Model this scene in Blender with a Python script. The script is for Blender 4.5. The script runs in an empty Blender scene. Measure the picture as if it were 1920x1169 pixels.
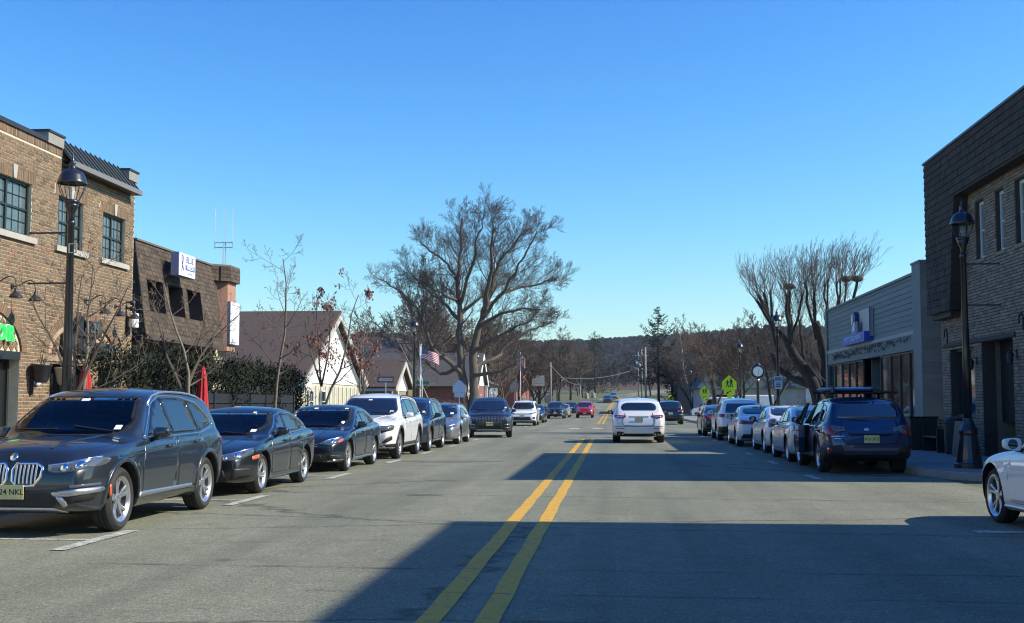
import bpy, bmesh, math, random
import numpy as np
from mathutils import Vector, Matrix, Euler
from mathutils.bvhtree import BVHTree
from mathutils.geometry import delaunay_2d_cdt

SC = bpy.context.scene
COL = SC.collection
R = math.radians
PI = math.pi
rnd = random.Random(7)

# ------------------------------------------------------------ camera, sky, sun, exposure
cd = bpy.data.cameras.new('camera')
cam = bpy.data.objects.new('camera', cd)
COL.objects.link(cam)
cam.location = (0, 0, 1.46)
cam.rotation_euler = (R(90 + 4.384), 0, R(4.813))
cd.sensor_width = 36
cd.lens = 42.19
cd.clip_end = 6000
SC.camera = cam

SUN_EL, SUN_AZ = 37.2, -1.2          # sun to the right of the road, a touch behind the camera
world = bpy.data.worlds.new('World')
SC.world = world
world.use_nodes = True
wn = world.node_tree
wn.nodes.clear()
w_out = wn.nodes.new('ShaderNodeOutputWorld')
w_bg = wn.nodes.new('ShaderNodeBackground')
w_sky = wn.nodes.new('ShaderNodeTexSky')
w_sky.sky_type = 'NISHITA'
w_sky.sun_disc = False
w_sky.sun_elevation = R(SUN_EL)
w_sky.sun_rotation = R(90 - SUN_AZ)
w_sky.altitude = 0
w_sky.air_density = 1.3
w_sky.dust_density = 0.25
w_sky.ozone_density = 3.0
# deeper blue than the model's own, as a small camera renders a dry winter sky
w_m1 = wn.nodes.new('ShaderNodeVectorMath'); w_m1.operation = 'SCALE'; w_m1.inputs['Scale'].default_value = 0.172
w_sp = wn.nodes.new('ShaderNodeSeparateXYZ'); w_cb = wn.nodes.new('ShaderNodeCombineXYZ')
wn.links.new(w_m1.outputs[0], w_sp.inputs[0])
for k, (g, c) in enumerate(((1.90, 5.75), (1.52, 7.1), (1.12, 8.75))):
    pw = wn.nodes.new('ShaderNodeMath'); pw.operation = 'POWER'; pw.inputs[1].default_value = g
    ml = wn.nodes.new('ShaderNodeMath'); ml.operation = 'MULTIPLY'; ml.inputs[1].default_value = c
    mn = wn.nodes.new('ShaderNodeMath'); mn.operation = 'MINIMUM'; mn.inputs[1].default_value = 16
    wn.links.new(w_sp.outputs[k], pw.inputs[0]); wn.links.new(pw.outputs[0], ml.inputs[0]); wn.links.new(ml.outputs[0], mn.inputs[0]); wn.links.new(mn.outputs[0], w_cb.inputs[k])
w_bg.inputs['Strength'].default_value = 0.1
wn.links.new(w_sky.outputs[0], w_m1.inputs[0])
wn.links.new(w_cb.outputs[0], w_bg.inputs[0])
wn.links.new(w_bg.outputs[0], w_out.inputs[0])

sd = bpy.data.lights.new('sun', 'SUN')
sun = bpy.data.objects.new('sun', sd)
COL.objects.link(sun)
sd.energy = 5.0
sd.angle = R(0.53)
sd.color = (1.0, 0.92, 0.77)
_sv = Vector((math.cos(R(SUN_EL)) * math.cos(R(SUN_AZ)), math.cos(R(SUN_EL)) * math.sin(R(SUN_AZ)), math.sin(R(SUN_EL))))
sun.rotation_euler = _sv.to_track_quat('Z', 'Y').to_euler()
sun.location = (60, 0, 60)

SC.view_settings.view_transform = 'Standard'
SC.view_settings.look = 'None'
SC.view_settings.exposure = 0.45
SC.view_settings.gamma = 1
SC.view_settings.use_curve_mapping = False
SC.cycles.max_bounces = 6
SC.cycles.filter_width = 1.15
SC.cycles.transparent_max_bounces = 12

# ------------------------------------------------------------ materials
MATS = {}
def _nd(nt, t, **kw):
    n = nt.nodes.new(t)
    for k, v in kw.items():
        setattr(n, k, v)
    return n

def mat(name, col, rough=0.6, metal=0.0, coat=0.0, var=0.0, vscale=3.0, bump=0.0, bscale=40.0, rand=None, ramt=0.0, spec=0.5, stretch=None, emis=None, estr=0.0, col2=None, flake=0.0):
    """principled material: var = noise variation of the colour, bump = fine relief, rand = 'island' or 'object' tone change"""
    if name in MATS:
        return MATS[name]
    m = bpy.data.materials.new(name)
    m.use_nodes = True
    nt = m.node_tree
    p = nt.nodes['Principled BSDF']
    p.inputs['Base Color'].default_value = (*col, 1)
    p.inputs['Roughness'].default_value = rough
    p.inputs['Metallic'].default_value = metal
    p.inputs['Specular IOR Level'].default_value = spec
    if coat:
        p.inputs['Coat Weight'].default_value = coat
        p.inputs['Coat Roughness'].default_value = 0.04
    L = nt.links
    geo = tc = None
    src = None
    if var or bump:
        tc = _nd(nt, 'ShaderNodeTexCoord')
        vec = tc.outputs['Object']
        if stretch:
            mp = _nd(nt, 'ShaderNodeMapping')
            mp.inputs['Scale'].default_value = stretch
            L.new(vec, mp.inputs[0])
            vec = mp.outputs[0]
    if var:
        n1 = _nd(nt, 'ShaderNodeTexNoise')
        n1.inputs['Scale'].default_value = vscale
        n1.inputs['Detail'].default_value = 6
        n1.inputs['Roughness'].default_value = 0.65
        L.new(vec, n1.inputs['Vector'])
        rp = _nd(nt, 'ShaderNodeValToRGB')
        rp.color_ramp.elements[0].position = 0.3
        rp.color_ramp.elements[1].position = 0.7
        c2 = col2 or tuple(min(1, c * (1 + var)) for c in col)
        rp.color_ramp.elements[0].color = (*[c * (1 - var) for c in col], 1)
        rp.color_ramp.elements[1].color = (*c2, 1)
        L.new(n1.outputs['Fac'], rp.inputs[0])
        src = rp.outputs[0]
    if rand:
        if rand == 'island':
            g = _nd(nt, 'ShaderNodeNewGeometry')
            ro = g.outputs['Random Per Island']
        else:
            g = _nd(nt, 'ShaderNodeObjectInfo')
            ro = g.outputs['Random']
        r2 = _nd(nt, 'ShaderNodeValToRGB')
        els = r2.color_ramp.elements
        if isinstance(ramt, (list, tuple)):
            while len(els) < len(ramt):
                els.new(0.5)
            for i, c in enumerate(ramt):
                els[i].position = i / (len(ramt) - 1)
                els[i].color = (*c, 1)
        else:
            els[0].color = (1 - ramt, 1 - ramt, 1 - ramt, 1)
            els[1].color = (1 + ramt, 1 + ramt, 1 + ramt, 1)
        L.new(ro, r2.inputs[0])
        mx = _nd(nt, 'ShaderNodeMix', data_type='RGBA', blend_type='MULTIPLY')
        mx.inputs[0].default_value = 1
        if src:
            L.new(src, mx.inputs[6])
        else:
            mx.inputs[6].default_value = (*col, 1)
        L.new(r2.outputs[0], mx.inputs[7])
        src = mx.outputs[2]
    if src:
        L.new(src, p.inputs['Base Color'])
    if bump:
        n2 = _nd(nt, 'ShaderNodeTexNoise')
        n2.inputs['Scale'].default_value = bscale
        n2.inputs['Detail'].default_value = 5
        L.new(vec, n2.inputs['Vector'])
        b = _nd(nt, 'ShaderNodeBump')
        b.inputs['Strength'].default_value = bump
        b.inputs['Distance'].default_value = 0.02
        L.new(n2.outputs['Fac'], b.inputs['Height'])
        L.new(b.outputs[0], p.inputs['Normal'])
    if emis:
        p.inputs['Emission Color'].default_value = (*emis, 1)
        p.inputs['Emission Strength'].default_value = estr
    MATS[name] = m
    return m

def paint(name, col, metal=0.0, rough=0.32):
    """car paint under clear lacquer, with road dust: rougher and duller in patches"""
    if name in MATS:
        return MATS[name]
    m = mat(name, col, rough, metal, coat=1.0)
    nt = m.node_tree
    p = nt.nodes['Principled BSDF']
    tc = _nd(nt, 'ShaderNodeTexCoord')
    sp = _nd(nt, 'ShaderNodeSeparateXYZ')
    nt.links.new(tc.outputs['Object'], sp.inputs[0])
    n = _nd(nt, 'ShaderNodeTexNoise')
    n.inputs['Scale'].default_value = 5
    n.inputs['Detail'].default_value = 7
    nt.links.new(tc.outputs['Object'], n.inputs['Vector'])
    mr = _nd(nt, 'ShaderNodeMapRange')           # road dirt, thickest low on the body
    mr.inputs['From Min'].default_value = 0.95
    mr.inputs['From Max'].default_value = 0.2
    mr.inputs['To Max'].default_value = 0.10
    nt.links.new(sp.outputs[2], mr.inputs[0])
    mu = _nd(nt, 'ShaderNodeMath', operation='MULTIPLY')
    nt.links.new(mr.outputs[0], mu.inputs[0])
    nt.links.new(n.outputs['Fac'], mu.inputs[1])
    mx = _nd(nt, 'ShaderNodeMix', data_type='RGBA')
    mx.inputs[6].default_value = (*col, 1)
    mx.inputs[7].default_value = (0.13, 0.12, 0.10, 1)
    nt.links.new(mu.outputs[0], mx.inputs[0])
    nt.links.new(mx.outputs[2], p.inputs['Base Color'])
    cr = _nd(nt, 'ShaderNodeMapRange')
    cr.inputs['From Min'].default_value = 0.35
    cr.inputs['From Max'].default_value = 0.75
    cr.inputs['To Min'].default_value = 0.015
    cr.inputs['To Max'].default_value = 0.07
    nt.links.new(n.outputs['Fac'], cr.inputs[0])
    nt.links.new(cr.outputs[0], p.inputs['Coat Roughness'])
    return m

M_GLASS = mat('car_glass', (0.010, 0.014, 0.016), 0.02, spec=1.0)
M_GLASS.node_tree.nodes['Principled BSDF'].inputs['IOR'].default_value = 1.75
M_CLEAR = bpy.data.materials.new('clear_glass'); M_CLEAR.use_nodes = True     # see-through windscreen: mirror by angle over a green tint
_n = M_CLEAR.node_tree; _n.nodes.clear()
_o = _n.nodes.new('ShaderNodeOutputMaterial'); _m = _n.nodes.new('ShaderNodeMixShader'); _f = _n.nodes.new('ShaderNodeFresnel'); _f.inputs['IOR'].default_value = 1.5
_t = _n.nodes.new('ShaderNodeBsdfTransparent'); _t.inputs['Color'].default_value = (.66, .74, .72, 1); _g = _n.nodes.new('ShaderNodeBsdfGlossy'); _g.inputs['Roughness'].default_value = .01
_n.links.new(_f.outputs[0], _m.inputs[0]); _n.links.new(_t.outputs[0], _m.inputs[1]); _n.links.new(_g.outputs[0], _m.inputs[2]); _n.links.new(_m.outputs[0], _o.inputs['Surface'])
M_TRIM = mat('cabin_trim', (0.035, 0.035, 0.038), 0.7)
M_SEAT = mat('seat_cloth', (0.075, 0.07, 0.066), 0.8, var=.2, vscale=12)
M_BLK = mat('black_plastic', (0.018, 0.018, 0.019), 0.5, var=0.3, vscale=9)
M_GLOSS = mat('gloss_black', (0.01, 0.01, 0.011), 0.12)
M_SEAM = mat('seam_black', (0.006, 0.006, 0.007), 0.8)
M_RUB = mat('tyre_rubber', (0.022, 0.022, 0.022), 0.75, var=0.35, vscale=14, bump=0.15, bscale=90)
M_ALLOY = mat('alloy', (0.62, 0.63, 0.65), 0.28, 0.9, var=0.12, vscale=12)
M_ALLOYD = mat('dark_alloy', (0.16, 0.165, 0.17), 0.3, 0.85)
M_CHROME = mat('chrome', (0.75, 0.76, 0.78), 0.1, 1.0)
M_SATIN = mat('satin_silver', (0.55, 0.56, 0.58), 0.3, 0.9)
M_LENS = mat('lamp_lens', (0.13, 0.145, 0.16), 0.06, 0.45, coat=1.0)
M_BULB = mat('lamp_reflector', (0.85, 0.87, 0.9), 0.08, 1.0)
M_RED = mat('tail_lens', (0.28, 0.012, 0.014), 0.1, coat=1.0)
M_AMB = mat('amber_lens', (0.75, 0.12, 0.015), 0.2, coat=1.0)
M_WHT = mat('white_label', (0.78, 0.8, 0.78), 0.5)
M_PLATE = mat('number_plate_yellow', (0.62, 0.56, 0.24), 0.4, var=0.15, vscale=8)
M_INK = mat('dark_ink', (0.02, 0.02, 0.025), 0.5)

# ------------------------------------------------------------ mesh helpers
class MB:
    def __init__(s):
        s.v = []; s.f = []; s.mi = []; s.cur = 0
    def add(s, vs, fs):
        b = len(s.v)
        s.v.extend(vs)
        for f in fs:
            s.f.append(tuple(b + i for i in f)); s.mi.append(s.cur)
    def box(s, c, d, rz=0.0, rx=0.0, ry=0.0):
        x, y, z = d[0] / 2, d[1] / 2, d[2] / 2
        P = [(-x, -y, -z), (x, -y, -z), (x, y, -z), (-x, y, -z), (-x, -y, z), (x, -y, z), (x, y, z), (-x, y, z)]
        if rz or rx or ry:
            E = Euler((rx, ry, rz)).to_matrix()
            P = [tuple(E @ Vector(p)) for p in P]
        s.add([(p[0] + c[0], p[1] + c[1], p[2] + c[2]) for p in P],
              [(0, 3, 2, 1), (4, 5, 6, 7), (0, 1, 5, 4), (1, 2, 6, 5), (2, 3, 7, 6), (3, 0, 4, 7)])
        return s
    def b2(s, x0, x1, y0, y1, z0, z1):
        return s.box(((x0 + x1) / 2, (y0 + y1) / 2, (z0 + z1) / 2), (abs(x1 - x0), abs(y1 - y0), abs(z1 - z0)))
    def quad(s, a, b, c, d):
        s.add([a, b, c, d], [(0, 1, 2, 3)]); return s
    def poly(s, pts):
        s.add(pts, [tuple(range(len(pts)))]); return s
    def prism(s, pts, vec):
        """polygon pts (3D) swept by vec"""
        n = len(pts); v = Vector(vec)
        q = [tuple(Vector(p) + v) for p in pts]
        fs = [tuple(range(n))[::-1], tuple(range(n, 2 * n))]
        for i in range(n):
            j = (i + 1) % n
            fs.append((i, j, n + j, n + i))
        s.add(list(pts) + q, fs); return s
    def tube(s, pts, rad, n=8, cap=True):
        pts = [Vector(p) for p in pts]
        if not hasattr(rad, '__len__'):
            rad = [rad] * len(pts)
        m = len(pts); vs = []
        t = (pts[1] - pts[0]).normalized()
        a = t.orthogonal().normalized()
        for i, p in enumerate(pts):
            if 0 < i < m - 1: t2 = (pts[i + 1] - pts[i - 1])
            elif i == 0: t2 = pts[1] - pts[0]
            else: t2 = pts[-1] - pts[-2]
            if t2.length > 1e-9: t = t2.normalized()
            a = (a - t * a.dot(t))
            a = a.normalized() if a.length > 1e-6 else t.orthogonal().normalized()
            b = t.cross(a)
            for k in range(n):
                g = 2 * PI * k / n
                vs.append(tuple(p + (a * math.cos(g) + b * math.sin(g)) * rad[i]))
        fs = []
        for i in range(m - 1):
            for k in range(n):
                k2 = (k + 1) % n
                fs.append((i * n + k, i * n + k2, (i + 1) * n + k2, (i + 1) * n + k))
        if cap:
            fs.append(tuple(range(n))[::-1]); fs.append(tuple((m - 1) * n + k for k in range(n)))
        s.add(vs, fs); return s
    def lathe(s, prof, c=(0, 0, 0), n=20, axis='z', cap=True):
        vs = []; m = len(prof)
        for r_, h in prof:
            for k in range(n):
                g = 2 * PI * k / n
                a, b = r_ * math.cos(g), r_ * math.sin(g)
                p = (a, b, h) if axis == 'z' else ((h, a, b) if axis == 'x' else (b, h, a))
                vs.append((p[0] + c[0], p[1] + c[1], p[2] + c[2]))
        fs = []
        for i in range(m - 1):
            for k in range(n):
                k2 = (k + 1) % n
                fs.append((i * n + k, i * n + k2, (i + 1) * n + k2, (i + 1) * n + k))
        if cap:
            if prof[0][0] > 1e-6: fs.append(tuple(range(n))[::-1])
            if prof[-1][0] > 1e-6: fs.append(tuple((m - 1) * n + k for k in range(n)))
        s.add(vs, fs); return s
    def sphere(s, c, rx, ry=None, rz=None, n=12, m=8):
        ry = ry or rx; rz = rz or rx
        prof = [(math.sin(PI * i / m), -math.cos(PI * i / m)) for i in range(m + 1)]
        b = len(s.v)
        s.lathe(prof, (0, 0, 0), n, cap=False)
        for i in range(b, len(s.v)):
            p = s.v[i]; s.v[i] = (p[0] * rx + c[0], p[1] * ry + c[1], p[2] * rz + c[2])
        return s
    def mesh(s, name, mats, smooth=False):
        me = bpy.data.meshes.new(name)
        me.from_pydata(s.v, [], s.f)
        for m in (mats if isinstance(mats, (list, tuple)) else [mats]):
            me.materials.append(m)
        if any(s.mi):
            me.polygons.foreach_set('material_index', s.mi)
        if smooth:
            me.polygons.foreach_set('use_smooth', [True] * len(me.polygons))
        me.update()
        return me
    def build(s, name, mats, parent=None, smooth=False, auto=None):
        me = s.mesh(name, mats, smooth or auto is not None)
        if auto is not None:
            me.set_sharp_from_angle(angle=R(auto))
        return obj(name, me, parent)

def obj(name, me, parent=None):
    o = bpy.data.objects.new(name, me)
    COL.objects.link(o)
    if parent:
        o.parent = parent
    return o

def thing(name, label, cat, loc=(0, 0, 0), rz=0.0, group=None):
    o = bpy.data.objects.new(name, None)
    COL.objects.link(o)
    o.empty_display_size = 0.3
    o.location = loc
    o.rotation_euler = (0, 0, rz)
    return tag(o, label, cat, group)

def tag(o, label=None, cat=None, group=None, kind=None):
    if label: o['label'] = label
    if cat: o['category'] = cat
    if group: o['group'] = group
    if kind: o['kind'] = kind
    return o

def copy_tree(o, parent=None):
    c = o.copy()
    COL.objects.link(c)
    if parent: c.parent = parent
    for ch in list(o.children):
        copy_tree(ch, c)
    return c

def text_mesh(txt, size, depth=0.0, bold=0.0, align='CENTER', spacing=1.0):
    """flat lettering in the local xz plane facing -y (front towards -y)"""
    cu = bpy.data.curves.new('lettering', 'FONT')
    cu.body = txt; cu.size = size; cu.extrude = depth; cu.offset = bold
    cu.align_x = align; cu.align_y = 'CENTER'; cu.space_character = spacing
    cu.resolution_u = 3
    o = bpy.data.objects.new('lettering', cu)
    COL.objects.link(o)
    dg = bpy.context.evaluated_depsgraph_get()
    me = bpy.data.meshes.new_from_object(o.evaluated_get(dg))
    bpy.data.objects.remove(o); bpy.data.curves.remove(cu)
    me.transform(Matrix.Rotation(PI / 2, 4, 'X'))
    return me

def lettering(name, txt, size, m, parent, loc, rz=0.0, depth=0.004, bold=0.0, sx=1.0, rx=0.0):
    me = text_mesh(txt, size, depth, bold)
    me.transform(Matrix.Diagonal((sx, 1, 1, 1)))
    me.materials.clear(); me.materials.append(m)
    o = obj(name, me, parent)
    o.location = loc
    o.rotation_euler = (rx, 0, rz)
    return o

def pchip(pts):
    xs = np.array([p[0] for p in pts], float); ys = np.array([p[1] for p in pts], float)
    h = np.diff(xs); d = np.diff(ys) / h
    m = np.zeros_like(xs)
    m[0], m[-1] = d[0], d[-1]
    for i in range(1, len(xs) - 1):
        if d[i - 1] * d[i] > 0:
            w1, w2 = 2 * h[i] + h[i - 1], h[i] + 2 * h[i - 1]
            m[i] = (w1 + w2) / (w1 / d[i - 1] + w2 / d[i])
    def f(x):
        i = int(min(max(np.searchsorted(xs, x) - 1, 0), len(h) - 1))
        t = min(max((x - xs[i]) / h[i], 0), 1)
        return ((2 * t ** 3 - 3 * t ** 2 + 1) * ys[i] + (t ** 3 - 2 * t ** 2 + t) * h[i] * m[i]
                + (-2 * t ** 3 + 3 * t ** 2) * ys[i + 1] + (t ** 3 - t ** 2) * h[i] * m[i + 1])
    return f

def sstep(a, b, x):
    t = min(max((x - a) / (b - a), 0), 1)
    return t * t * (3 - 2 * t)
def lerp(a, b, t):
    return a + (b - a) * t
# ------------------------------------------------------------ cars
class Body:
    """lofted, subdivided car shell with cut wheel wells; patches of glass, lamps and panels are laid on it"""
    def __init__(s, q):
        s.q = q
        s.L, s.W, s.wb, s.fo = q['L'], q['W'], q['wb'], q['fo']
        s.y0 = s.wb / 2 + s.fo
        s.top = pchip(q['top']); s.belt = pchip(q['belt']); s.bot = pchip(q['bot'])
        s.make()
    def half(s, t):
        q = s.q; L = s.L
        fr, rr = q.get('fr', 0.75), q.get('rr', 0.6)
        w = s.W / 2
        a = max(0, 1 - t / fr); b = max(0, 1 - (L - t) / rr)
        return w * (1 - q.get('fk', 0.24) * a ** 2.2) * (1 - q.get('rk', 0.16) * b ** 2.4)
    def ring(s, t):
        q = s.q
        zt, zb = s.top(t), s.bot(t)
        zs = min(s.belt(t), zt - 0.035)
        w = s.half(t); h = zt - zs; H = zs - zb
        P = [(0, zb), (0.6 * w, zb), (0.9 * w, zb + 0.015), (0.965 * w, zb + 0.07), (0.985 * w, zb + H * 0.28),
             (0.997 * w, zb + H * 0.50), (1.0 * w, zb + H * 0.68), (0.992 * w, zb + H * 0.84), (0.972 * w, zb + H * 0.945), (0.945 * w, zs)]
        xs = 0.945 * w
        lean = q.get('lean', 0.36); crown = q.get('crown', 0.045)
        c = sstep(0.07, 0.24, h)
        tl = [0.05, 0.1, 0.16, 0.23, 0.32, 0.45, 0.62, 0.8, 1.0]
        cab = []
        zg = zt - min(0.11, 0.42 * h)
        xi = lambda z: xs - 0.012 - (z - zs) * lean - 0.10 * max(0, z - zs) ** 2
        for k in (0.06, 0.36, 0.7, 1.0):
            z = lerp(zs, zg, k); cab.append((xi(z), z))
        xr = xi(zg)
        cab.append((xr - 0.028, zg + (zt - zg) * 0.36))
        xe = xr - 0.085
        for k, u in ((1.0, 0), (0.68, 1), (0.35, 2), (0.0, 3)):
            x = xe * k; cab.append((x, zt - crown * k * k))
        for i, tt in enumerate(tl):
            hx = xs * (1 - tt); hz = zs + h * (1 - (1 - tt) ** 2.6)
            P.append((lerp(hx, cab[i][0], c), lerp(hz, cab[i][1], c)))
        return P
    def make(s):
        q = s.q; L = s.L
        n = q.get('ns', 34)
        st = sorted(set([0, 0.025, 0.07, 0.14, 0.24, 0.36] + [L - k for k in (0, 0.025, 0.07, 0.14, 0.24, 0.36)] +
                        [round(0.36 + (L - 0.72) * i / n, 4) for i in range(1, n)]))
        bm = bmesh.new()
        rows = []
        af, ar = q.get('af', 0.14), q.get('ar', 0.10)
        zf, zr_ = q.get('zf', 0.5), q.get('zr', 0.6)
        ek = {0: 0.90, 1: 0.965, 2: 0.99}
        for i, t in enumerate(st):
            P = s.ring(t)
            k = ek.get(min(i, len(st) - 1 - i), 1.0)
            if k < 1:
                zt, zb = s.top(t), s.bot(t); zm = (zt + zb) / 2
                P = [(x * (0.5 + k / 2), zm + (z - zm) * k) for x, z in P]
            J = len(P)
            row = []
            full = [(x, z) for x, z in P] + [(-x, z) for x, z in P[-2:0:-1]]
            for x, z in full:
                tt = t
                u = max(0, 1 - t / 0.9); tt += u * u * af * max(0, (z - zf) / 0.42) ** 1.6 + u * u * q.get('afl', 0.10) * max(0, (zf - 0.1 - z) / 0.3) ** 1.5
                u = max(0, 1 - (L - t) / 0.7); tt -= u * u * ar * max(0, (z - zr_) / 0.45) ** 1.5 + u * u * q.get('arl', 0.12) * max(0, (zr_ - 0.1 - z) / 0.35) ** 1.4
                xx = x
                for wc in (s.fo, s.fo + s.wb):                      # flares round the wheels
                    dd = math.hypot(t - wc, z - q['r'])
                    xx += math.copysign(q.get('flare', 0.022) * sstep(0.58, 0.36, dd) * (1 if abs(x) > 0.8 * s.W / 2 else 0), x)
                row.append(bm.verts.new((xx, s.y0 - tt, z)))
            rows.append(row)
        N = len(rows[0])
        for a, b in zip(rows, rows[1:]):
            for k in range(N):
                k2 = (k + 1) % N
                bm.faces.new((a[k], a[k2], b[k2], b[k]))
        Jh = N // 2
        for row, flip in ((rows[0], 0), (rows[-1], 1)):             # end faces as strips between the two sides
            for k in range(0, Jh):
                a, b = row[k], row[k + 1]
                c, d = row[(N - k - 1) % N], row[(N - k) % N]
                vs = []
                for v in (a, b, c, d):
                    if v not in vs: vs.append(v)
                if len(vs) > 2:
                    bm.faces.new(vs if flip else vs[::-1])
        bmesh.ops.recalc_face_normals(bm, faces=bm.faces[:])
        me = bpy.data.meshes.new('body')
        bm.to_mesh(me); bm.free()
        o = bpy.data.objects.new('body', me); COL.objects.link(o)
        sub = o.modifiers.new('s', 'SUBSURF'); sub.levels = 1; sub.render_levels = 1
        dg = bpy.context.evaluated_depsgraph_get(); dg.update()
        m2 = bpy.data.meshes.new_from_object(o.evaluated_get(dg))
        o.modifiers.clear(); o.data = m2
        s.bvh = BVHTree.FromPolygons([v.co.copy() for v in m2.vertices], [tuple(p.vertices) for p in m2.polygons])
        cut = MB()
        rr = q['r'] + 0.055
        for wc in (s.fo, s.fo + s.wb):
            for sx in (-1, 1):
                x0 = sx * (s.W / 2 - 0.30); x1 = sx * (s.W / 2 + 0.2)
                xa, xb = min(x0, x1), max(x0, x1)
                cut.lathe([(rr, xa), (rr, xb)], (0, s.y0 - wc, q['r'] + 0.01), 40, 'x')
        cm = cut.mesh('cut', [M_BLK]); co = bpy.data.objects.new('cut', cm); COL.objects.link(co)
        m2.materials.append(q['paint']); m2.materials.append(M_BLK)
        cm.materials.clear(); cm.materials.append(q['paint']); cm.materials.append(M_BLK)
        cm.polygons.foreach_set('material_index', [1] * len(cm.polygons))
        bo = o.modifiers.new('b', 'BOOLEAN'); bo.object = co; bo.operation = 'DIFFERENCE'
        try: bo.solver = 'MANIFOLD'
        except Exception: bo.solver = 'EXACT'
        dg.update(); dg = bpy.context.evaluated_depsgraph_get()
        m3 = bpy.data.meshes.new_from_object(o.evaluated_get(dg))
        bpy.data.objects.remove(o); bpy.data.objects.remove(co)
        m3.polygons.foreach_set('use_smooth', [True] * len(m3.polygons))
        m3.set_sharp_from_angle(angle=R(40))
        s.me = m3
        if len(m3.polygons) < 500: print('BODY CUT FAILED', q['L'])
    # ---- rays
    def hit(s, ax, a, b):
        if ax == 'L': o_, d_ = Vector((-3, s.y0 - a, b)), Vector((1, 0, 0))
        elif ax == 'R': o_, d_ = Vector((3, s.y0 - a, b)), Vector((-1, 0, 0))
        elif ax == 'F': o_, d_ = Vector((a, 6, b)), Vector((0, -1, 0))
        elif ax == 'B': o_, d_ = Vector((a, -6, b)), Vector((0, 1, 0))
        else: o_, d_ = Vector((a, s.y0 - b, 5)), Vector((0, 0, -1))
        p, n, i, d = s.bvh.ray_cast(o_, d_)
        if p is None:
            g = o_ + d_ * (o_.length * 0.75)
            p, n, i, d = s.bvh.find_nearest(g)
        if n.dot(d_) > 0: n = -n
        return p, n
    def patch(s, ax, poly, off=0.004, dens=0.07, mb=None, skirt=0.006):
        """lay a polygon given in the view (ax) on the shell; adds a closed-edge sheet to mb"""
        mb = mb or MB()
        P = []
        n = len(poly)
        for i in range(n):
            a, b = Vector(poly[i]), Vector(poly[(i + 1) % n])
            k = max(1, int((b - a).length / dens + 0.5))
            for j in range(k): P.append(a.lerp(b, j / k))
        nb = len(P)
        xs = [p.x for p in P]; ys = [p.y for p in P]
        def inside(x, y):
            c = False
            for i in range(nb):
                a, b = P[i], P[(i + 1) % nb]
                if (a.y > y) != (b.y > y) and x < (b.x - a.x) * (y - a.y) / (b.y - a.y) + a.x: c = not c
            return c
        pts = list(P)
        nx, ny = int((max(xs) - min(xs)) / dens), int((max(ys) - min(ys)) / dens)
        for i in range(1, nx + 1):
            for j in range(1, ny + 1):
                x, y = min(xs) + (i - 0.5) * (max(xs) - min(xs)) / nx, min(ys) + (j - 0.5) * (max(ys) - min(ys)) / ny
                if inside(x, y) and min((Vector((x, y)) - p).length for p in P) > dens * 0.35: pts.append(Vector((x, y)))
        ov, oe, of, v0, e0, f0 = delaunay_2d_cdt([Vector((p.x, p.y)) for p in pts], [(i, (i + 1) % nb) for i in range(nb)], [], 1, 1e-5)
        vs = []; base = []
        for p in ov:
            h, nn = s.hit(ax, p.x, p.y)
            vs.append(tuple(h + nn * off)); base.append(tuple(h - nn * skirt))
        flip = ax in ('L', 'F')
        fs = []
        for f in of:
            a, b, c = (Vector(vs[i]) for i in f[:3])
            nn = (b - a).cross(c - a)
            vd = {'L': Vector((-1, 0, 0)), 'R': Vector((1, 0, 0)), 'F': Vector((0, 1, 0)), 'B': Vector((0, -1, 0)), 'T': Vector((0, 0, 1))}[ax]
            fs.append(tuple(f) if nn.dot(vd) > 0 else tuple(f)[::-1])
        m = len(vs)
        cnt = {}
        for f in fs:
            for i in range(len(f)):
                e = (f[i], f[(i + 1) % len(f)])
                cnt[e] = 1
        for (a, b) in list(cnt):
            if (b, a) not in cnt: fs.append((b, a, m + a, m + b))
        mb.add(vs + base, fs)
        return mb
    def line(s, ax, pts, w=0.012, off=0.003, mb=None, dens=0.08, closed=False):
        """a strip of width w along a path laid on the shell"""
        mb = mb or MB()
        Q = []
        pts = [Vector(p) for p in pts]
        if closed: pts = pts + [pts[0]]
        for a, b in zip(pts, pts[1:]):
            k = max(1, int((b - a).length / dens + 0.5))
            for j in range(k): Q.append(a.lerp(b, j / k))
        Q.append(pts[-1])
        H = [s.hit(ax, p.x, p.y) for p in Q]
        vs = []
        for i, (h, n) in enumerate(H):
            a = H[max(i - 1, 0)][0]; b = H[min(i + 1, len(H) - 1)][0]
            if closed and i in (0, len(H) - 1): a, b = H[-2][0], H[1][0]
            t = (b - a).normalized(); sd = n.cross(t).normalized() * w / 2
            vs += [tuple(h - sd - n * 0.004), tuple(h - sd + n * off), tuple(h + sd + n * off), tuple(h + sd - n * 0.004)]
        fs = []
        for i in range(len(H) - 1):
            a, b = 4 * i, 4 * i + 4
            for k in range(3):
                fs.append((a + k, b + k, b + k + 1, a + k + 1))
        mb.add(vs, fs)
        return mb

def arc(cx, cz, r, a0, a1, n):
    return [(cx + r * math.cos(R(lerp(a0, a1, i / n))), cz + r * math.sin(R(lerp(a0, a1, i / n)))) for i in range(n + 1)]

def rounded(poly, r=0.02, n=3):
    out = []
    m = len(poly)
    for i in range(m):
        p0, p1, p2 = Vector(poly[i - 1]), Vector(poly[i]), Vector(poly[(i + 1) % m])
        d0, d2 = (p0 - p1), (p2 - p1)
        rr = min(r, d0.length * 0.45, d2.length * 0.45)
        a, b = p1 + d0.normalized() * rr, p1 + d2.normalized() * rr
        for k in range(n + 1):
            t = k / n
            out.append(tuple((a * (1 - t) + p1 * t) * (1 - t) + (p1 * (1 - t) + b * t) * t))
    return out

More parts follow.
